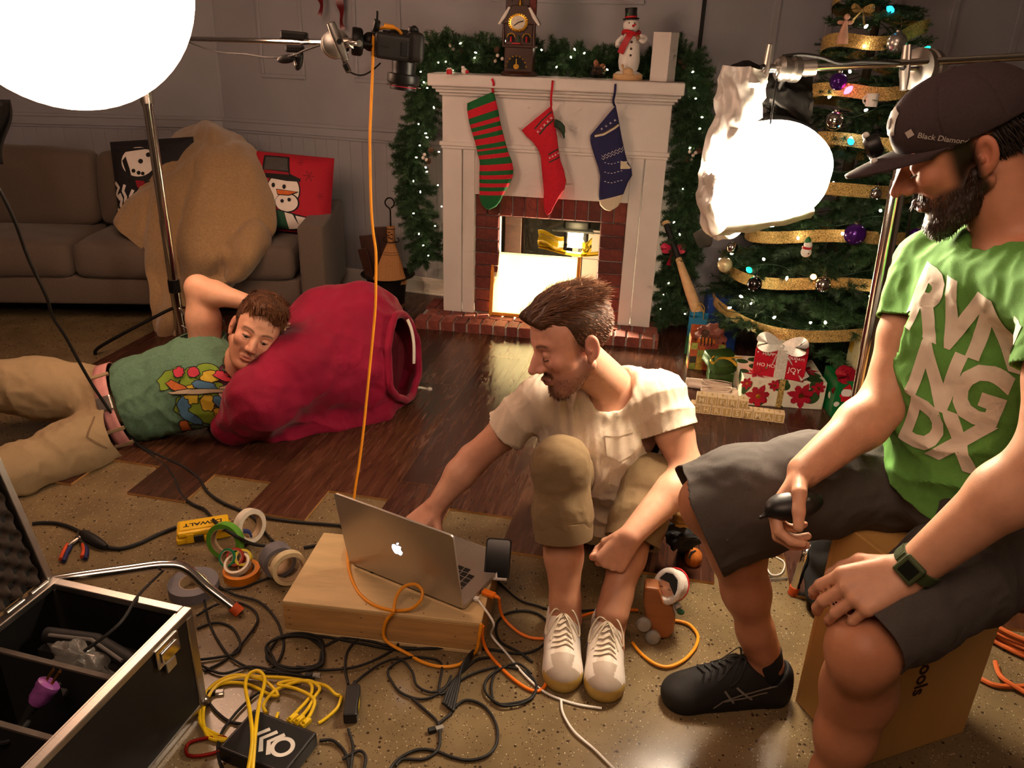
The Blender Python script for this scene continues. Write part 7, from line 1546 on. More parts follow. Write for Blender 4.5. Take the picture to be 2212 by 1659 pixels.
# moustache and beard strands
hp, hq = P, Q; hn = nrm(hp, hq); x, y, z = hp.T
m1 = np.where((y < -.082) & (np.abs(x) < .026) & (z < -.040) & (z > -.056))[0]; m2 = np.where((y < -.050) & (np.abs(x) < .030) & (z < -.082))[0]; m3 = np.where((z < -.06) & (y < .0) & (np.abs(x) > .03) & (np.abs(x) < .07))[0]
bb = []
for ids, k_, ln, sd in ((m1, 220, .009, 1), (m2, 300, .010, 2), (m3, 420, .005, 3)):
    ii = r.choice(ids, k_); dd = np.stack([.5*np.sign(hp[ii, 0]), -.2+0*ii, -.9+0*ii], 1); bb.append(strands(hp[ii]-hn[ii]*.001, dd, hn[ii], ln, SK('5a3824'), .0011, 4, curl=.2, lift=.35, seed=sd))
PP, QQ, CC = npjoin(bb); obj('beard', npmesh(place(PP, Mh), QQ, 'beard', CC), 'hair', pm, W=True)
# T-shirt
v = Vol((-.06, 1.68, .06), (.60, 2.24, .70), .0052)
v.cap(shR+V((.01, .0, .0)), shL+V((-.01, .0, .0)), .064, .066, k=.02).ell(nb+V((-.015, .02, -.14)), (.175, .118, .16), Matrix.Rotation(.12, 3, 'Y'), k=.05).ell(nb+V((.01, .05, -.30)), (.160, .118, .17), k=.05).ell(nb+V((.03, .08, -.42)), (.165, .125, .10), k=.05)
v.cap(nb+V((-.05, .02, -.01)), nb+V((.06, .02, -.005)), .056, k=.04)
v.ell(nb+V((.0, -.06, -.20)), (.12, .07, .12), k=.05)
sR, sL = shR.lerp(elR, .50), shL.lerp(elL, .46)
v.cap(shR, sR+(elR-shR)*.03, .064, .066, k=.02).cap(shL, sL+(elL-shL)*.03, .067, .068, k=.02)
nk = Mh @ V((0, .0, -.10)); v.cap(nb+V((-.015, -.03, .06)), nb+V((-.01, -.035, .014)), .078, .060, k=.012, sub=True)
pl = [(sR, elR-shR, .088), (sL, elL-shL, .088)]
def ex(P): return folds(P, nb+V((.0, -.05, -.36)), (.3, .1, 1), .16, .006, 95, 2)+folds(P, nb+V((.06, -.06, -.25)), (.8, 0, -.5), .18, .006, 75, 4, .7)+folds(P, nb+V((-.10, -.04, -.2)), (1, 0, .15), .12, .005, 90, 8, .6)+folds(P, shR.lerp(sR, .6), elR-shR, .09, .004, 90, 3)+folds(P, shL.lerp(sL, .6), elL-shL, .10, .005, 100, 6)
P_, Q_ = cloth(v, pl, .0042, 13, 4, (2.0, 1, .5), 1, extra=ex)
ts = thick(obj('t_shirt', npmesh(P_, Q_), 'tee_cream', pm, W=True)); bvs = bvh_np(P_, Q_)
# pocket laid on the chest
pd = V((.10, 1, -.42)).normalized(); hp_ = cam_hit(bvs, 1338, 965)
if hp_ is not None:
    Mt = Matrix.Translation(hp_-pd*.2) @ RX(math.pi/2) @ RZ(.12)
    for nm, vf, of in (('pocket', poly([(-.036, .040), (.036, .043), (.038, -.022), (.0, -.042), (-.034, -.024)]), .0022), ('pocket_hem', stroke([(-.037, .038), (0, .033), (.037, .041)], .008), .0042)):
        r_ = wrap(vf, Mt, bvs, pd, of, .008, .4)
        if r_[1]: obj(nm, r_, 'tee_cream', ts)
# trousers
v = Vol((.0, 1.55, .0), (.60, 2.36, .58), .0056)
v.ell((.30, 2.12, .12), (.17, .15, .125), k=.03).ell((.29, 2.05, .18), (.155, .13, .10), k=.04)
cfR, cfL = knR.lerp(anR, .45), knL.lerp(anL, .46)
v.chain([hipR, hipR.lerp(knR, .5), knR, knR.lerp(anR, .30), cfR+(anR-knR)*.06], [.105, .088, .069, .070, .070], k=.03)
v.chain([hipL, hipL.lerp(knL, .5), knL, knL.lerp(anL, .30), cfL+(anL-knL)*.06], [.105, .088, .069, .070, .068], k=.03)
pl = [(cfR, anR-knR, .11), (cfL, anL-knL, .10), ((.3, 2.1, .006), (0, 0, -1), 9)]
def ex(P): return folds(P, knR+V((0, .05, -.03)), (.2, 0, 1), .10, .003, 70, 2)+folds(P, knL+V((0, .05, -.03)), (.2, .2, 1), .10, .003, 70, 5)+folds(P, knR.lerp(cfR, .7), (1, .1, .35), .10, .004, 75, 7, .6)+folds(P, (.3, 2.0, .2), (1, .3, .3), .14, .006, 60, 9)
P_, Q_ = cloth(v, pl, .0030, 12, 8, extra=ex)
tr_ = obj('trousers', npmesh(P_, Q_), 'khaki', pm, W=True)
for cf, kn, an, rr_ in ((cfR, knR, anR, .071), (cfL, knL, anL, .070)):
    d = (an-kn).normalized(); R = d.to_track_quat('Z', 'Y').to_matrix().to_4x4()
    pf = lathe([(rr_-.012, .004), (rr_+.002, .006), (rr_+.004, -.02), (rr_+.003, -.045), (rr_-.004, -.048)], 40, False)
    vv = [((1+.015*math.sin(7*math.atan2(p[1], p[0])))*p[0], (1+.015*math.sin(5*math.atan2(p[1], p[0])))*p[1], p[2]) for p in pf[0]]
    obj('rolled_cuff', xf((vv, pf[1]), Matrix.Translation(cf) @ R), 'khaki', tr_, W=False)
# ---- the man in the cap sitting on the upright box
M('tee_green', '5f9a45', .9, var=.05, scale=300, bump=.0003, bscale=600); M('shorts_grey', '4a4542', .9, var=.08, scale=300, bump=.0004, bscale=500); M('shorts_dark', '1d1c1e', .9, var=.1, scale=200)
M('print_cream', 'e2d8c6', .8, var=.04); M('cap_fabric', '3a2c2f', .85, var=.1, scale=200, bump=.0003, bscale=600); M('cap_print', 'b7ada5', .6); M('sock_black', '141314', .9); M('watch_green', '3d4a2a', .6); M('watch_face', '1a1d18', .2)
pr_ = thing('person', 'man in green lettered T-shirt, grey shorts and dark cap sitting on a box', 'person', (.88, 1.33, .508))
hc = at(2088, 326, 1.40); Mh = Matrix.Translation(hc) @ basis((-.84, .30, -.46), (-.4, .1, .9)).to_4x4() @ S(.99, .99, .99)
P, Q = head(lids=.7, nose=1.08, jaw=1.02)
brd = [(lambda x, y, z: sm(-.030, -.048, z)*(1-sm(.006, .02, y))*(1-.9*np.exp(-((np.abs(x)-.036)**2+(y+.07)**2+(z+.038)**2)/.0005)), '2a1a12'), (lambda x, y, z: .9*np.exp(-((z+.0485)/.009)**4)*(y < -.075)*(np.abs(x) < .032), '3a2015'),
       (lambda x, y, z: sm(.045, .058, np.abs(x))*sm(-.045, -.02, y)*(1-sm(.0, .016, y))*(1-sm(.04, .06, z)), '2a1a12'), (lambda x, y, z: sm(.018, .04, y)*sm(-.075, -.055, z)*(np.abs(x) < .076), '21150f')]
C = face_cols(P, 'c98a6c', 'a55a50', '2d1b12', brd); hd = (place(P, Mh), Q, C)
nb = at(2200, 525, 1.36); shR = at(2010, 575, 1.50); shL = at(2345, 640, 1.12)
pel = V((.92, 1.35, .60))
tv = Vol(np.minimum(arr(nb), arr(pel))-np.array([.32, .32, .1]), arr(nb)+np.array([.32, .34, .2]), .008)
tv.cap(Mh @ V((0, .02, -.05)), nb+V((.0, .0, .01)), .058, .066, k=.02).cap(nb.lerp(shR, .4)+V((0, 0, -.02)), nb.lerp(shL, .4)+V((0, 0, -.02)), .058, k=.03).ell(nb+V((.02, .0, -.17)), (.13, .13, .15), k=.04).ell(pel+V((0, 0, .1)), (.12, .12, .14), k=.04)
tp, tq = tv.mesh(2)
elR, wrR = at(1915, 868, 1.40), at(1738, 1018, 1.29); elL, wrL = at(2272, 985, 1.02), at(1962, 1238, 1.07)
lo = np.minimum.reduce([arr(shR), arr(elR), arr(wrR)])-.16; hi = np.maximum.reduce([arr(shR), arr(elR), arr(wrR)])+.10
va = Vol(lo, hi, .0034)
va.chain([shR, shR.lerp(elR, .5), elR, elR.lerp(wrR, .3)+V((0, 0, -.004)), wrR], [.056, .052, .046, .046, .031], k=.02).ell(elR+V((.01, .01, -.02)), (.034, .034, .034), k=.02)
eR = hand(va, wrR, V((-.52, -.30, -.62)), V((-.35, -.85, .55)), [(.75, .8, .5), (.8, .9, .6), (.9, 1.0, .6), (1.0, 1.0, .7)], [(.55, .70, -.30), (.85, .25, -.55), (.85, .0, -.6)], 1.02)
pR = va.mesh(1)
lo = np.minimum.reduce([arr(shL), arr(elL), arr(wrL)])-.17; hi = np.maximum.reduce([arr(shL), arr(elL), arr(wrL)])+.10
vb = Vol(lo, hi, .0036)
vb.chain([shL, shL.lerp(elL, .5), elL, elL.lerp(wrL, .3), wrL], [.058, .054, .046, .047, .031], k=.02)
eL = hand(vb, wrL, V((-.83, -.12, -.30)), V((-.25, .72, .40)), [(.75, .55, .30), (.80, .55, .3), (.85, .5, .3), (.95, .40, .2)], [(.6, .6, -.5), (.7, .2, -.7), (.6, .1, -.8)], 1.08, left=True)
pL = vb.mesh(1)
hipR, hipL = V((.87, 1.47, .60)), V((.93, 1.22, .60)); knR, knL = at(1530, 1085, 1.45), at(1866, 1402, 1.045); anR, anL = at(1645, 1400, 1.46), at(1790, 1712, 1.10)
vl = Vol((.36, .92, -.0), (.86, 1.56, .70), .005)
for kn, an, sd in ((knR, anR, V((.018, .012, 0))), (knL, anL, V((.018, .022, 0)))):
    d = an-kn; th_ = hipR if kn is knR else hipL
    vl.chain([kn.lerp(th_, .5)+V((0, 0, .02)), kn, kn+d*.2+sd, kn+d*.34+sd*1.4, kn+d*.6+sd*.7, kn+d*.88, an], [.064, .053, .050, .057, .047, .035, .037], k=.04).ell(kn+d*.08-sd*.8, (.030, .030, .034), k=.035)
vl.chain([anR, anR+V((.02, 0, -.05)), anR+V((-.10, -.01, -.085))], [.037, .036, .03], k=.02)
lp_ = vl.mesh(1)
sk = [hd, (tp, tq, limb_col(tp, 'c98a6c'))]
for q_, sd in ((pR, 3), (pL, 4), (lp_, 5)):
    c = limb_col(q_[0], 'd09a7c' if sd < 5 else 'b57a5a', sd+10)
    if sd == 4: c = knuckle_red(c, q_[0], [e[0] for e in eL[:4]], .03, .22)
    sk.append((q_[0], q_[1], c))
skin_mesh(sk, pr_); eyes(pr_, Mh, look=(0, -1, -.6), shut=True)
# hair at the nape and beard
hn = nrm(P, Q); x, y, z = P.T; r = np.random.RandomState(8); bb = []
m0 = np.where((y > .03) & (z > -.07) & (z < .05) & (np.abs(x) < .072))[0]; ii = r.choice(m0, 1300); bb.append(strands(P[ii], np.tile([0, .25, -1.], (len(ii), 1)), hn[ii], .016, SK('22150e'), .0024, 4, curl=.2, lift=.25, seed=1))
PP, QQ, CC = npjoin(bb); obj('hair', npmesh(place(PP, Mh), QQ, 'hair', CC), 'hair', pr_, W=True)
bb = []
bvv = Vol((-.09, -.12, -.15), (.09, .05, .0), .0032)
for s in (-1, 1): bvv.cap((s*.060, .002, -.030), (s*.046, -.03, -.080), .012, .020, k=.02).cap((s*.046, -.03, -.080), (s*.018, -.066, -.108), .020, .020, k=.02)
bvv.ell((0, -.072, -.107), (.026, .022, .024), k=.02); bp, bq = bvv.mesh(2); bn = nrm(bp, bq); bp = bp+bn*(.003*nz(bp, 60, 4))[:, None]; bb.append((bp, bq, np.tile(SK('24160f'), (len(bp), 1))))
m1 = np.where((y < -.082) & (np.abs(x) < .028) & (z < -.040) & (z > -.056))[0]; ii = r.choice(m1, 300); bb.append(strands(P[ii]-hn[ii]*.001, np.stack([.5*np.sign(x[ii]), -.3+0*ii, -.8+0*ii], 1), hn[ii], .012, SK('3a2418'), .0014, 4, curl=.2, lift=.35, seed=2))
m2 = np.where((z < -.045) & (y < .0) & (np.abs(x) > .025))[0]; ii = r.choice(m2, 900); bb.append(strands(P[ii], np.stack([.1*np.sign(x[ii]), -.2+0*ii, -.9+0*ii], 1), hn[ii], .007, SK('2e1c12'), .0016, 4, curl=.3, lift=.3, seed=3))
ii = r.choice(len(bp), 1800); bb.append(strands(bp[ii], np.stack([.1*np.sign(bp[ii, 0]), -.4+0*ii, -.9+0*ii], 1), bn[ii], .006, SK('33200f'), .0015, 4, curl=.35, lift=.3, seed=5))
PP, QQ, CC = npjoin(bb); obj('beard', npmesh(place(PP, Mh), QQ, 'beard', CC), 'hair', pr_, W=True)
# cap
v = Vol((-.11, -.14, -.03), (.11, .15, .19), .003)
v.ell((0, .012, .052), (.0865, .108, .086), k=0).ell((0, -.045, .074), (.06, .05, .05), k=.04)
v.cut((0, 0, .030), (0, .10, -1)); Pc, Qc = v.mesh(2); Nc = nrm(Pc, Qc)
ang = np.arctan2(Pc[:, 0], Pc[:, 1]-.012); Pc = Pc-Nc*(.0022*np.exp(-(np.sin(ang*3)/.06)**2)*(Pc[:, 2] > .05))[:, None]+Nc*(.0015*nz(Pc, 18, 3))[:, None]
Pw = place(Pc, Mh); cp_ = obj('cap', npmesh(Pw, Qc), 'cap_fabric', pr_, W=True); bvc = bvh_np(Pw, Qc)
def brim(a, b):
    th = (a*2-1)*1.22; x_ = .083*math.sin(th)*(1-.10*b); y0 = .012-.100*math.cos(th); L_ = .102*max(0, math.cos(th*1.12))**.7
    return (x_*(1+.0*b), y0-b*L_, .036+.006*b*math.cos(th)-.12*x_*x_/.083+.002-.012*b*b)
o = obj('cap_brim', xf(grid(brim, 30, 12), Mh), 'cap_fabric', cp_); so = o.modifiers.new('s', 'SOLIDIFY'); so.thickness = .005; so.offset = 0
obj('cap_button', xf(ball((0, .012, .138), (.007, .007, .004)), Mh), 'cap_fabric', cp_)
# lettering on the band above the ear, on the side that faces us
sgn = 1
LB_ = Mh @ T(.16*sgn, -.030, .046) @ Matrix(((0, 0, 1, 0), (1, 0, 0, 0), (0, 1, 0, 0), (0, 0, 0, 1))) @ RZ(math.radians(-30))
dr_ = Mh.to_3x3() @ V((-1, 0, 0))
for nm, vf in (('cap_lettering', mv(text('Black Diamond', .0122, 0, .0002), -.004, 0, 0)), ('cap_logo', join(poly([(-.060, 0), (-.053, .008), (-.046, 0), (-.053, -.008)])))):
    rr_ = wrap(vf, LB_, bvc, dr_, .0012, .01, .3)
    if rr_[1]: obj(nm, rr_, 'cap_print', cp_)
FB = Mh @ T(.012, -.25, .095) @ RX(math.pi/2)
rr_ = wrap(poly([(-.022, -.02), (.022, -.02), (.022, .012), (0, .022), (-.022, .012)]), FB, bvc, Mh.to_3x3() @ V((0, 1, 0)), .002, .01, .4)
if rr_[1]: obj('cap_badge', rr_, 'cap_print', cp_)
rr_ = wrap(disc(0, -.002, .009), FB, bvc, Mh.to_3x3() @ V((0, 1, 0)), .0035, .01, .4)
if rr_[1]: obj('cap_badge', rr_, 'cap_fabric', cp_)
# headlamp clipped at the front of the cap
hl = Mh @ V((.0, -.118, .066)); 
obj('headlamp', xf(join(xf(lathe([(.016, 0), (.020, .006), (.020, .022), (.014, .028)], 20), RX(math.pi/2))), Matrix.Translation(hl) @ Mh.to_3x3().to_4x4()), 'black_plastic', pr_, W=True)
for dx, dz in ((-.012, .018), (.0, .022), (-.008, -.02), (.01, -.024)): obj('headlamp_rim', xf(ball((dx, -.02, dz), .006), Matrix.Translation(hl) @ Mh.to_3x3().to_4x4()), 'white_plastic', pr_, W=True)
# T-shirt
fr = V((-.72, -.69, 0)); rt = V((-.69, .72, 0))
v = Vol((.48, .92, .52), (1.22, 1.72, 1.24), .0056)
ch = nb.lerp(pel, .40)+fr*.02
Rz = Matrix.Rotation(math.radians(-46), 3, 'Z')
v.cap(shR+V((.0, .0, -.01)), shL, .066, .07, k=.03).ell(ch, (.185, .13, .20), Rz, k=.05).ell(nb.lerp(pel, .72)+fr*.015, (.175, .142, .19), Rz, k=.05).ell(pel+V((0, 0, .05))+fr*.01, (.180, .150, .09), Rz, k=.04)
v.cap(nb.lerp(shR, .25)+V((0, 0, -.01)), nb.lerp(shL, .25)+V((0, 0, -.01)), .066, k=.04)
sR, sL = shR.lerp(elR, .42), shL.lerp(elL, .48)
v.cap(shR, sR+(elR-shR)*.03, .070, .068, k=.02).cap(shL, sL+(elL-shL)*.03, .072, .074, k=.02)
v.cap(nb+fr*.045+V((0, 0, .05)), nb+fr*.03+V((0, 0, .002)), .075, .064, k=.012, sub=True)
pl = [(sR, elR-shR, .09), (sL, elL-shL, .095), (pel+V((0, 0, .058)), (.10, .22, -1), 9)]
def ex(P): return folds(P, pel+fr*.12+V((0, 0, .10)), (.1, .1, 1), .13, .009, 85, 2)+folds(P, nb.lerp(pel, .55)+fr*.12+rt*.08, (.2, -.4, .9), .12, .006, 70, 4)+folds(P, nb+fr*.1+V((0, 0, -.09)), (.5, -.5, .5), .12, .004, 60, 5)
P_, Q_ = cloth(v, pl, .005, 12, 14, (1, 1, .9), 1, extra=ex)
ts = thick(obj('t_shirt', npmesh(P_, Q_), 'tee_green', pr_, W=True)); bvs = bvh_np(P_, Q_)
# big cream lettering: its baseline runs across the chest
for s_, px_, py_, sz, kx in (('RVN', 2080, 698, .148, .80), ('NG', 2062, 838, .140, .80), ('DX', 2030, 940, .125, .80)):
    hpt = cam_hit(bvs, px_, py_)
    if hpt is None: continue
    Mt = Matrix.Translation(hpt+fr*.25) @ Matrix(((-rt.x, 0, fr.x, 0), (-rt.y, 0, fr.y, 0), (0, 1, 0, 0), (0, 0, 0, 1))) @ RZ(math.radians(-5))
    tx = xf(text(s_, sz, 0, .0075, 0, .90), S(kx, 1, 1))
    rr_ = wrap(tx, Mt, bvs, -fr, .0016, .010, .5)
    if rr_[1]: obj('shirt_lettering', rr_, 'print_cream', ts)
# shorts
v = Vol((.36, .92, .36), (1.16, 1.66, .76), .0056)
v.ell((.92, 1.34, .62), (.15, .20, .095), Matrix.Rotation(.2, 3, 'Z'), k=.03).ell((.93, 1.35, .68), (.145, .165, .07), Rz, k=.04)
dR = (knR-hipR); dL = (knL-hipL); eR_ = hipR+dR*1.05; eL_ = hipL+dL*.97
v.chain([hipR, hipR.lerp(knR, .5)+V((0, 0, .012)), hipR.lerp(knR, .85)+V((0, 0, .0)), eR_+dR*.06+V((-.0, 0, -.03))], [.112, .105, .102, .108], k=.04)
v.chain([hipL, hipL.lerp(knL, .5)+V((0, 0, .035)), hipL.lerp(knL, .8)+V((0, 0, .032)), eL_+dL*.06+V((0, 0, .022))], [.104, .084, .074, .074], k=.04)
v.cap(hipR.lerp(knR, .75)+V((.02, 0, -.04)), eR_+V((.03, 0, -.09)), .08, .085, k=.04)
v.cap(hipL.lerp(knL, .6)+V((.04, .02, .02)), eL_+V((.05, .03, .03)), .060, .055, k=.04)
pl = [(eR_+V((-.0, 0, -.03)), dR+V((0, 0, -.16)), .17), (eL_, dL+V((.0, 0, -.05)), .155)]
def ex(P): return folds(P, hipR.lerp(knR, .35), (1, .2, .5), .13, .006, 60, 3)+folds(P, hipL.lerp(knL, .4), (1, .5, .5), .14, .006, 60, 4)+folds(P, eR_, (.3, 1, .3), .13, .003, 70, 5)
P_, Q_ = cloth(v, pl, .005, 11, 24, extra=ex)
sh_ = thick(obj('shorts', npmesh(P_, Q_), 'shorts_grey', pr_, W=True))
obj('drawstring', tube([at(1600, 1130, 1.36), at(1585, 1150, 1.35), at(1568, 1168, 1.345)], .004, 8), 'shorts_grey', sh_)
# watch on the near wrist
ax = (wrL-elL).normalized(); wc = wrL-ax*.022; R = ax.to_track_quat('Z', 'Y').to_matrix().to_4x4(); WM = Matrix.Translation(wc) @ R
wt = thing('wrist_watch', 'olive green watch on the wrist of the man in the cap', 'watch', wc)
obj('strap', xf(lathe([(.034, -.011), (.0365, -.010), (.0365, .010), (.034, .011)], 40, False), WM), 'watch_green', wt, W=True)
dd = V((-.25, -.62, .74)); loc_ = R.to_3x3().inverted() @ dd; an = math.atan2(loc_.y, loc_.x)
obj('case', xf(bx(.034, .044, -.019, .019, -.019, .019), WM @ RZ(an)), 'watch_green', wt, bevel=.004, W=True); obj('dial', xf(bx(.0438, .0448, -.012, .012, -.012, .012), WM @ RZ(an)), 'watch_face', wt, W=True)
for i in range(6): obj('strap_ridge', xf(bx(.0355, .0382, -.002, .002, -.010, .010), WM @ RZ(an+(.75+.13*i))), 'watch_green', wt, W=True)
# remote in the far hand
rc = thing('remote_control', 'black handheld remote held by the man in the cap', 'remote', at(1715, 1090, 1.235))
Rm = RZ(math.radians(12)) @ RY(math.radians(-8))
vv = Vol((-.07, -.05, -.04), (.07, .05, .04), .0032); vv.ell((0, 0, 0), (.055, .032, .025), k=0).cap((-.035, 0, -.004), (-.075, -.004, -.012), .006, .003, k=.008); Pq = vv.mesh(1)
obj('body', npmesh(place(Pq[0], Rm), Pq[1]), 'black_plastic', rc); obj('button', xf(bx(.0, .02, -.022, -.014, .016, .021), Rm), 'grey_plastic', rc, bevel=.002)
# ---- the man lying against the sack
M('tee_teal', '5c7f66', .9, var=.12, scale=120, bump=.0003, bscale=600, detail=6); M('cargo_tan', 'a08a68', .9, var=.06, scale=300, bump=.0004, bscale=500); M('belt_pink', 'cf8f8c', .6); M('buckle', 'b9b0a6', .3, .9)
pl_ = thing('person', 'man lying on the floor in green graphic T-shirt, head against the red sack', 'person', (-1.30, 2.70, 0))
hc = at(550, 722, 2.72); Mh = Matrix.Translation(hc) @ basis((.28, -.94, .06), (.44, .22, .86)).to_4x4() @ S(1.04, 1.04, 1.04)
P, Q = head(lids=.12, nose=1.0)
brd = [(lambda x, y, z: .50*sm(-.026, -.055, z)*(y < .03)*(1-.5*np.exp(-((np.abs(x)-.036)**2+(z+.04)**2)/.0005))*(1-sm(.0, .03, y)), '8a4a28'), (lambda x, y, z: .35*np.exp(-((z+.0485)/.010)**4)*(y < -.075)*(np.abs(x) < .032), '5a3018'),
       (lambda x, y, z: .8*sm(.047, .060, np.abs(x))*sm(-.036, -.018, y)*(1-sm(-.002, .014, y))*sm(-.03, .0, z)*(1-sm(.04, .06, z)), '4a2a18')]
C = face_cols(P, 'd9a184', 'c07a6a', '42261a', brd); hd = (place(P, Mh), Q, C)
nb = at(500, 800, 2.74); shR = at(446, 752, 2.84); shL = at(540, 868, 2.76); belt = (at(262, 842, 2.66)+at(280, 900, 2.62))/2
tv = Vol(np.minimum(arr(nb), arr(belt))-np.array([.2, .25, .2]), np.maximum(arr(nb), arr(belt))+np.array([.25, .25, .2]), .008)
tv.cap(Mh @ V((0, .015, -.05)), nb, .053, .058, k=.02).cap(nb.lerp(shR, .5), nb.lerp(shL, .5), .055, k=.03).ell(nb.lerp(belt, .3), (.11, .08, .09), k=.04).ell(nb.lerp(belt, .7), (.10, .07, .08), k=.04)
tp, tq = tv.mesh(2)
elR, wrR = at(428, 622, 2.86), at(532, 652, 2.82)
lo = np.minimum.reduce([arr(shR), arr(elR), arr(wrR)])-.16; hi = np.maximum.reduce([arr(shR), arr(elR), arr(wrR)])+np.array([.22, .14, .12])
va = Vol(lo, hi, .0038)
va.chain([shR, shR.lerp(elR, .5)+V((.004, 0, 0)), elR, elR.lerp(wrR, .35)+V((0, 0, -.004)), wrR], [.062, .060, .044, .045, .030], k=.025).ell(elR+V((-.004, 0, .006)), (.034, .034, .034), k=.02)
eR = hand(va, wrR, V((.55, .10, -.62)), V((.2, -.85, -.3)), [(.3, .3, .2)]*4, [(.7, .6, -.2), (.85, .4, -.2), (.9, .3, -.2)])
pR = va.mesh(1)
sk = [hd, (tp, tq, limb_col(tp, 'd9a184')), (pR[0], pR[1], limb_col(pR[0], 'e0ac8c', 7))]
skin_mesh(sk, pl_); eyes(pl_, Mh, '3a3226', look=(.12, -1, -.32))
# tousled hair
hv = Vol((-.12, -.13, -.09), (.12, .15, .19), .0036)
hv.ell((0, .022, .055), (.083, .100, .086), k=0).ell((.0, -.02, .112), (.072, .085, .048), k=.03)
hv.cut((0, -.066, .070), (0, -.85, -.55)); hv.cut((0, .02, -.055), (0, .3, -1)); hv.cut((0, -.035, 0), (0, -1, -.75))
hp, hq = hv.mesh(2); hn = nrm(hp, hq); x, y, z = hp.T; r = np.random.RandomState(11)
hp = hp+hn*(.005*nz(hp, 34, 3)+.003*nz(hp, 70, 4))[:, None]; hair = [(hp, hq, np.tile(SK('4a2d1a'), (len(hp), 1)))]
ii = r.choice(np.where(z > -.03)[0], 5000); p_, n_ = hp[ii], hn[ii]
fld = np.stack([nz(p_, 26, 1), nz(p_, 26, 2), nz(p_, 26, 3)], 1)*.9+np.array([.15, -.25, .1]); dr_ = fld-n_*(fld*n_).sum(1)[:, None]; dr_ /= np.maximum(np.linalg.norm(dr_, axis=1), 1e-6)[:, None]
hair.append(strands(p_-n_*.005, dr_, n_, .020+.018*sm(.05, .1, p_[:, 2]), SK('6e4528'), .0017, 6, curl=.35, lift=.35, grav=(0, -.1, -.3), seed=4))
ii = r.choice(np.where((y < -.045) & (z > .06))[0], 420); p_, n_ = hp[ii], hn[ii]
hair.append(strands(p_, np.tile([.35, -.5, -.7], (len(ii), 1)), n_, .022, SK('80532f'), .0016, 6, curl=.4, lift=.2, grav=(.1, 0, -.3), seed=9))
PP, QQ, CC = npjoin(hair); obj('hair', npmesh(place(PP, Mh), QQ, 'hair', CC), 'hair', pl_, W=True)
# T-shirt
v = Vol((-1.66, 2.32, .0), (-.78, 3.05, .52), .0062)
ax = (nb-belt).normalized(); sw = (shL-shR); sw = (sw-ax*sw.dot(ax)).normalized(); fr = sw.cross(ax); fr = fr if fr.dot(V((0, -1, .5))) > 0 else -fr
Rt = Matrix(((sw.x, fr.x, ax.x), (sw.y, fr.y, ax.y), (sw.z, fr.z, ax.z)))
v.ell(nb.lerp(belt, .30), (.175, .115, .17), Rt, k=.05).ell(nb.lerp(belt, .62), (.160, .112, .19), Rt, k=.05).ell(nb.lerp(belt, .90), (.155, .110, .12), Rt, k=.04).cap(shR, shL, .07, .08, k=.04)
sR = shR.lerp(elR, .22); v.cap(shR-ax*.03, sR+(elR-shR)*.04, .082, .078, k=.03)
v.cap(nb+ax*.07+fr*.02, nb+fr*.02+ax*.0, .070, .060, k=.012, sub=True)
pl = [(sR, (elR-shR), .105), (belt-ax*.0, -ax, 9)]
def ex(P): return folds(P, shR-ax*.05, elR-shR, .10, .007, 110, 3)+folds(P, belt+ax*.08, sw+ax*.4, .16, .005, 70, 4)+folds(P, nb-ax*.05, sw, .1, .004, 80, 5)
P_, Q_ = cloth(v, pl, .0055, 12, 34, extra=ex); P_[:, 2] = np.maximum(P_[:, 2], .004)
ts = thick(obj('t_shirt', npmesh(P_, Q_), 'tee_teal', pl_, W=True)); bvs = bvh_np(P_, Q_)
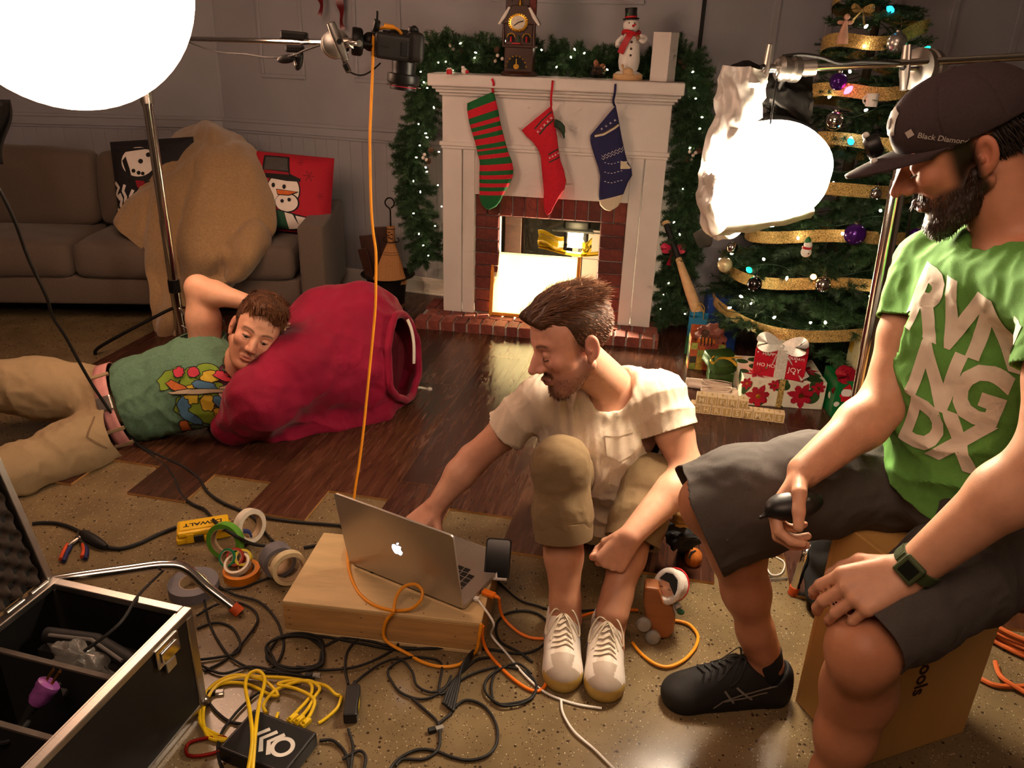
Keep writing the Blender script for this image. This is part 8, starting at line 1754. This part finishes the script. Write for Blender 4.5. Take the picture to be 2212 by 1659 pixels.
# chest graphic: a generic patchwork of bright outlined shapes in the photograph's colours
cc = cam_hit(bvs, 445, 842); rnd.seed(21)
if cc is not None:
    Mt = Matrix.Translation(cc+fr*.3) @ Matrix(((-sw.x, ax.x, fr.x, 0), (-sw.y, ax.y, fr.y, 0), (-sw.z, ax.z, fr.z, 0), (0, 0, 0, 1)))
    cols_ = {'a': '7d9a2c', 'b': 'c9a92e', 'c': '4a7290', 'd': '6e3048', 'e': 'b8622a', 'f': 'c4374a', 'g': 'b9a58a', 'k': '23201f'}
    for k_, c_ in cols_.items(): M('graphic_'+k_, c_, .8, var=.05)
    def blob(x, y, rx, ry, a, sd): 
        rr = random.Random(sd); n = 16; ph = [rr.uniform(.82, 1.15) for _ in range(n)]
        return [(x+rx*ph[i]*math.cos(2*math.pi*i/n)*math.cos(a)-ry*ph[i]*math.sin(2*math.pi*i/n)*math.sin(a), y+rx*ph[i]*math.cos(2*math.pi*i/n)*math.sin(a)+ry*ph[i]*math.sin(2*math.pi*i/n)*math.cos(a)) for i in range(n)]
    shapes = [(-.02, .06, .085, .06, .2, 'd'), (.075, -.10, .055, .03, 1.2, 'a'), (.03, -.03, .055, .05, .3, 'a'), (-.05, -.07, .05, .055, 1., 'a'), (-.085, -.02, .035, .05, .3, 'a'), (.06, .02, .03, .04, .4, 'a'), (-.02, .03, .035, .03, .5, 'a'), (-.07, .06, .04, .03, .2, 'a'),
              (.0, -.055, .035, .03, .4, 'b'), (-.045, -.01, .03, .025, .7, 'b'), (.04, .03, .022, .03, .2, 'b'), (-.095, .02, .022, .03, .5, 'b'), (.02, .115, .05, .02, -.5, 'b'), (-.04, .095, .05, .018, -.5, 'b'), (.035, -.085, .015, .045, .8, 'e'), (-.03, -.09, .03, .02, .4, 'c'), (-.075, -.085, .016, .04, .8, 'c'), (.015, .0, .014, .04, .5, 'c'),
              (-.06, .03, .016, .03, 1.1, 'c'), (.07, -.02, .018, .02, .2, 'f'), (.03, .07, .015, .03, .6, 'f'), (-.01, .125, .04, .014, -.5, 'f'), (-.075, .10, .03, .016, -.5, 'g'), (-.03, .06, .025, .028, .4, 'g'), (.085, -.065, .018, .018, 0, 'f'), (-.1, -.12, .025, .016, .4, 'e'), (.0, -.02, .008, .09, .25, 'g')]
    for i, (x, y, rx, ry, a, k_) in enumerate(shapes):
        for e, kk in ((.0032, 'k'), (0, k_)):
            r_ = wrap(poly(blob(x, y, rx+e, ry+e, a, i)), Mt, bvs, -fr, .0012+.00045*i+(.0006 if not e else 0), .009, .6)
            if r_[1]: obj('shirt_graphic', r_, 'graphic_'+kk, ts)
# trousers and belt
v = Vol((-2.75, 1.92, .0), (-1.20, 3.02, .48), .0075)
hipU, hipD = at(228, 858, 2.70), at(262, 925, 2.58); knU, knD = at(-60, 830, 2.58), at(40, 1018, 2.27); ftU, ftD = at(-330, 900, 2.35), at(-260, 1120, 2.0)
v.ell((hipU+hipD)/2, (.155, .118, .13), Rt, k=.03)
v.chain([hipU+V((.02, 0, 0)), hipU.lerp(knU, .5)+V((0, 0, .01)), knU, ftU], [.115, .105, .085, .07], k=.05).chain([hipD, hipD.lerp(knD, .5), knD, ftD], [.112, .098, .085, .07], k=.05)
pl = [(belt-ax*.035, ax, 9)]
def ex(P): return folds(P, hipU, ax, .14, .006, 60, 3)+folds(P, hipD, (1, .4, .3), .15, .008, 60, 4)+folds(P, knD, knD-hipD, .15, .007, 60, 6)+folds(P, hipU.lerp(knU, .6), (1, 0, .4), .15, .006, 45, 8)
P_, Q_ = cloth(v, pl, .006, 10, 44, extra=ex); P_[:, 2] = np.maximum(P_[:, 2], .003)
tr_ = obj('trousers', npmesh(P_, Q_), 'cargo_tan', pl_, W=True); bvt = bvh_np(P_, Q_)
Bm = Matrix.Translation(belt-ax*.030) @ Rt.to_4x4()
def ring(a, b): an = a*2*math.pi; return Bm @ V((.158*math.cos(an), .114*math.sin(an), (b-.5)*.046))
vv, ff = grid(ring, 48, 4, True); vv = [(p[0], p[1], max(p[2], .004)) for p in vv]
bt = obj('belt', (vv, ff), 'belt_pink', pl_, W=True); bt.modifiers.new('s', 'SOLIDIFY').thickness = .004
obj('buckle', xf(bx(-.028, .028, .108, .122, -.027, .027), Bm), 'buckle', bt, bevel=.006)
for s_ in (-.55, .5, .9): obj('belt_loop', xf(bx(-.006, .006, .0, .008, -.032, .032), Bm @ T(.158*math.sin(s_*1.3), .114*math.cos(s_*1.3)+.0, 0) @ RZ(-s_)), 'cargo_tan', bt)
r_ = wrap(stroke([(-.09, .03), (-.04, .0), (.03, .02)], .006), Matrix.Translation(hipD+fr*.4+V((-.05, 0, 0))) @ Matrix(((-sw.x, ax.x, fr.x, 0), (-sw.y, ax.y, fr.y, 0), (-sw.z, ax.z, fr.z, 0), (0, 0, 0, 1))), bvt, -fr, .003, .02, .8)
if r_[1]: obj('pocket_seam', r_, 'khaki_dark', tr_)
# red sack
SK0 = fl(700, 900)
rsck = thing('red_sack', 'large crimson velvet sack lying on its side with white drawstring', 'sack', SK0)
v = Vol((-1.35, 2.45, .0), (-.28, 3.45, .68), .0085)
cA, cB = at(600, 850, 2.84), at(800, 755, 3.0); 
v.ell(at(705, 800, 2.93), (.27, .24, .235), RZ(.25).to_3x3(), k=.02).ell(at(775, 742, 3.02), (.20, .22, .25), k=.08).ell(at(835, 790, 3.02), (.13, .18, .22), k=.08).ell(at(590, 880, 2.80), (.22, .16, .12), RZ(.2).to_3x3(), k=.08).cap(at(560, 895, 2.78), at(475, 928, 2.73), .075, .035, k=.08).cap(at(610, 955, 2.66), at(820, 905, 2.86), .05, .05, k=.06)
v.cap(at(640, 760, 2.95), at(700, 690, 3.05), .11, .12, k=.08).cap(at(500, 922, 2.62), at(566, 862, 2.61), .045, .085, k=.12).cap(at(566, 862, 2.61), at(640, 800, 2.72), .085, .13, k=.12)
mo = at(872, 770, 2.98); mn = V((.90, -.22, .10)).normalized()
P, Q = cloth(v.cut((0, 0, .004), (0, 0, -1)), [(mo-mn*.0, mn, 9)], .010, 6, 54, (1, 1, 1), 3, extra=lambda P: folds(P, mo-mn*.08, (.2, .6, .8), .2, .014, 55, 2, .7)+folds(P, at(600, 860, 2.75), (.5, .2, .8), .2, .012, 28, 3, .8)+.003*nz(P, 16, 77))
sck = obj('sack_body', npmesh(P, Q), 'red_sack', rsck, W=True)
bd2 = sck.modifiers.new('s', 'SOLIDIFY'); bd2.thickness = .012; bd2.offset = -1
obj('drawstring', tube(spl([at(880, 690, 2.93), at(889, 712, 2.92), at(894, 745, 2.91), at(894, 785, 2.90)], 6), .006, 8), 'rope', rsck, W=True)
obj('cord_end', join(tube([fl(895, 836, .03), fl(912, 838, .012), fl(925, 841, .008)], .0055, 8), ball(fl(928, 841, .010), (.012, .010, .010))), 'rope', rsck, W=True)
dm = (P-arr(mo))@arr(mn); ed = np.sort(np.concatenate([Q[:, [0, 1]], Q[:, [1, 2]], Q[:, [2, 0]]]), 1); ue, cn = np.unique(ed, axis=0, return_counts=True); bi = np.unique(ue[cn == 1]); rim = P[bi[np.abs(dm[bi]) < .03]]; e1 = mn.cross(V((0, 0, 1))).normalized(); e2 = mn.cross(e1); rc_ = rim.mean(0)
an_ = np.arctan2((rim-rc_)@arr(e2), (rim-rc_)@arr(e1)); hp_ = [V(rim[np.abs(np.angle(np.exp(1j*(an_-a)))) < .12].mean(0)) for a in np.linspace(-math.pi, math.pi, 37)[:-1] if (np.abs(np.angle(np.exp(1j*(an_-a)))) < .12).any()]
obj('hem', tube(spl(hp_, 3, True), .016, 10, closed=True), 'red_sack', rsck, W=True)
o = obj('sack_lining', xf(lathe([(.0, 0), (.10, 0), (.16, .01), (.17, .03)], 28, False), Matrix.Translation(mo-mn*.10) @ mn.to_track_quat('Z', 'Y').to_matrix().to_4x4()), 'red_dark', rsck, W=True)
# ---------------------------------------------------------------- shoes (worn: parts of their person)
M('shoe_leather', 'ffffff', .5, var=.04, scale=80, attr='Col'); M('shoe_lace', 'c9bba4', .9, var=.06); M('shoe_mesh', 'ffffff', .7, var=.15, scale=200, attr='Col', bump=.0006, bscale=900)
def shoe_vol(L_=.285, fat=1., high=1.):
    v = Vol((-.03, -.07, -.004), (L_+.03, .07, .14), .003); s = L_/.285
    v.cap((.035*s, 0, .016), (.235*s, .004, .014), .034*fat, .044*fat, k=.01).ell((.235*s, .002, .026), (.052, .046*fat, .036), k=.02).ell((.165*s, 0, .045*high), (.080, .041*fat, .040*high), k=.03).ell((.105*s, 0, .060*high), (.060, .038*fat, .050*high), k=.03).ell((.038*s, 0, .050*high), (.046, .035*fat, .056*high), k=.03)
    v.cap((.050*s, 0, .135), (.052*s, 0, .055), .036, .030, k=.012, sub=True).cap((.085*s, 0, .15), (.080*s, 0, .075), .026, .020, k=.012, sub=True)
    v.cut((0, 0, .001), (0, 0, -1)); return v
def place_shoe(person, toe, heel, cols, nm, L_, fat=1., high=1., laces=True, mat='shoe_leather', lace_mat='shoe_lace'):
    v = shoe_vol(L_, fat, high); P, Q = v.mesh(2); C = cols(P); d = V((toe.x-heel.x, toe.y-heel.y, 0)); az = math.atan2(d.y, d.x); SM = T(heel.x, heel.y, 0) @ RZ(az)
    Pw = place(P, SM); sh = obj(nm, npmesh(Pw, Q, nm, C), mat, person, W=True); bv = bvh_np(P, Q); s = L_/.285
    def surf(x, y, o=.002):
        h, n, i, dd = bv.ray_cast(V((x, y, .3)), V((0, 0, -1))); return SM @ (V((x, y, (h.z if h else .08)+o)))
    if laces:
        for i in range(6):
            x = (.128+.015*i)*s; w_ = .015+.0025*i
            obj('lace', tube([surf(x, -w_), surf(x+.005, -w_*.4, .004), surf(x-.004, w_*.4, .005), surf(x+.004, w_)], .0028, 6, flat=.5), lace_mat, sh)
        kx = .120*s
        for sg in (-1, 1):
            obj('lace_loop', tube(spl([surf(kx, 0, .006), surf(kx-.002, sg*.022, .022), surf(kx+.014, sg*.040, .018), surf(kx+.034, sg*.040, .004), surf(kx+.016, sg*.020, .008), surf(kx, 0, .008)], 5), .0026, 6, flat=.5), lace_mat, sh)
            obj('lace_end', tube(spl([surf(kx, 0, .006), surf(kx+.020, sg*.012, .008), surf(kx+.042, sg*.024, .003), surf(kx+.058, sg*.030, .002)], 4), .0024, 6, flat=.5), lace_mat, sh)
    return sh, SM, bv
def white_cols(P):
    x, y, z = P.T; C = np.tile(SK('ddd3c8'), (len(P), 1))
    def put(m, c): C[m] = SK(c)
    put((x > .215) & (np.abs(y) < .030-.25*(x-.215)+.0) | (x > .248), 'a9998a'); put((z < .022), 'b9a884'); put((x > .238) & (z < .038), 'b99a4e'); put((x > .115) & (x < .215) & (np.abs(y) < .020+.0*x) & (z > .055), 'cdbfae')
    st = (np.abs(y) > .028) & (z > .022) & (z < .060)
    put(st & (np.abs(x-.115+.6*(z-.03)) < .006), 'b01a2e'); put(st & (np.abs(x-.150+.6*(z-.03)) < .006), '24356a'); put(st & (z < .034) & (x > .09) & (x < .20) & (z > .027), '24356a')
    return C
place_shoe(pm, fl(1212, 1500), fl(1212, 1500)+V((.012, .275, 0)), white_cols, 'sneaker', .275, 1.0, .95); place_shoe(pm, fl(1300, 1520), fl(1300, 1520)+V((.035, .272, 0)), white_cols, 'sneaker', .275, 1.0, .95)
def black_cols(P):
    x, y, z = P.T; C = np.tile(SK('141313'), (len(P), 1)); C[z < .024] = SK('0e0d0d'); C[(x > .24) & (z > .03)] = SK('1c1a19'); return C
sh, SM, bv = place_shoe(pr_, fl(1425, 1512), fl(1425, 1512)+V((.305, .022, 0)), black_cols, 'running_shoe', .305, 1.06, 1.12, True, 'shoe_mesh', 'black_rubber')
M('shoe_silver', '8a8580', .4, .4)
SD = SM @ Matrix(((1, 0, 0, 0), (0, 0, -1, .2), (0, 1, 0, 0), (0, 0, 0, 1)))      # the side facing us: local +y
bw_ = bvh_np(np.array([tuple(SM @ V(p)) for p in shoe_vol(.305, 1.06, 1.12).mesh(2)[0]]), shoe_vol(.305, 1.06, 1.12).mesh(2)[1])
dside = SM.to_3x3() @ V((0, -1, 0))
for pts, w_ in (([(.045, .072), (.09, .064), (.13, .058), (.175, .040), (.195, .022)], .004), ([(.07, .056), (.11, .050), (.15, .044), (.17, .040)], .004), ([(.105, .040), (.145, .075)], .005), ([(.148, .034), (.172, .066)], .005)):
    r_ = wrap(stroke([(x, z) for x, z in pts], w_), SD, bw_, dside, .0015, .006, .4)
    if r_[1]: obj('side_stripe', r_, 'shoe_silver', sh)
av = Vol(arr(anR)-np.array([.06, .06, .09]), arr(anR)+np.array([.06, .06, .03]), .0034); av.cap(anR+V((.004, 0, .004)), anR+V((.022, 0, -.07)), .0395, .043, k=.01); av.cut(anR+V((0, 0, .0)), (-.2, 0, 1)); P, Q = av.mesh(1); obj('sock', npmesh(P, Q), 'sock_black', pr_, W=True)
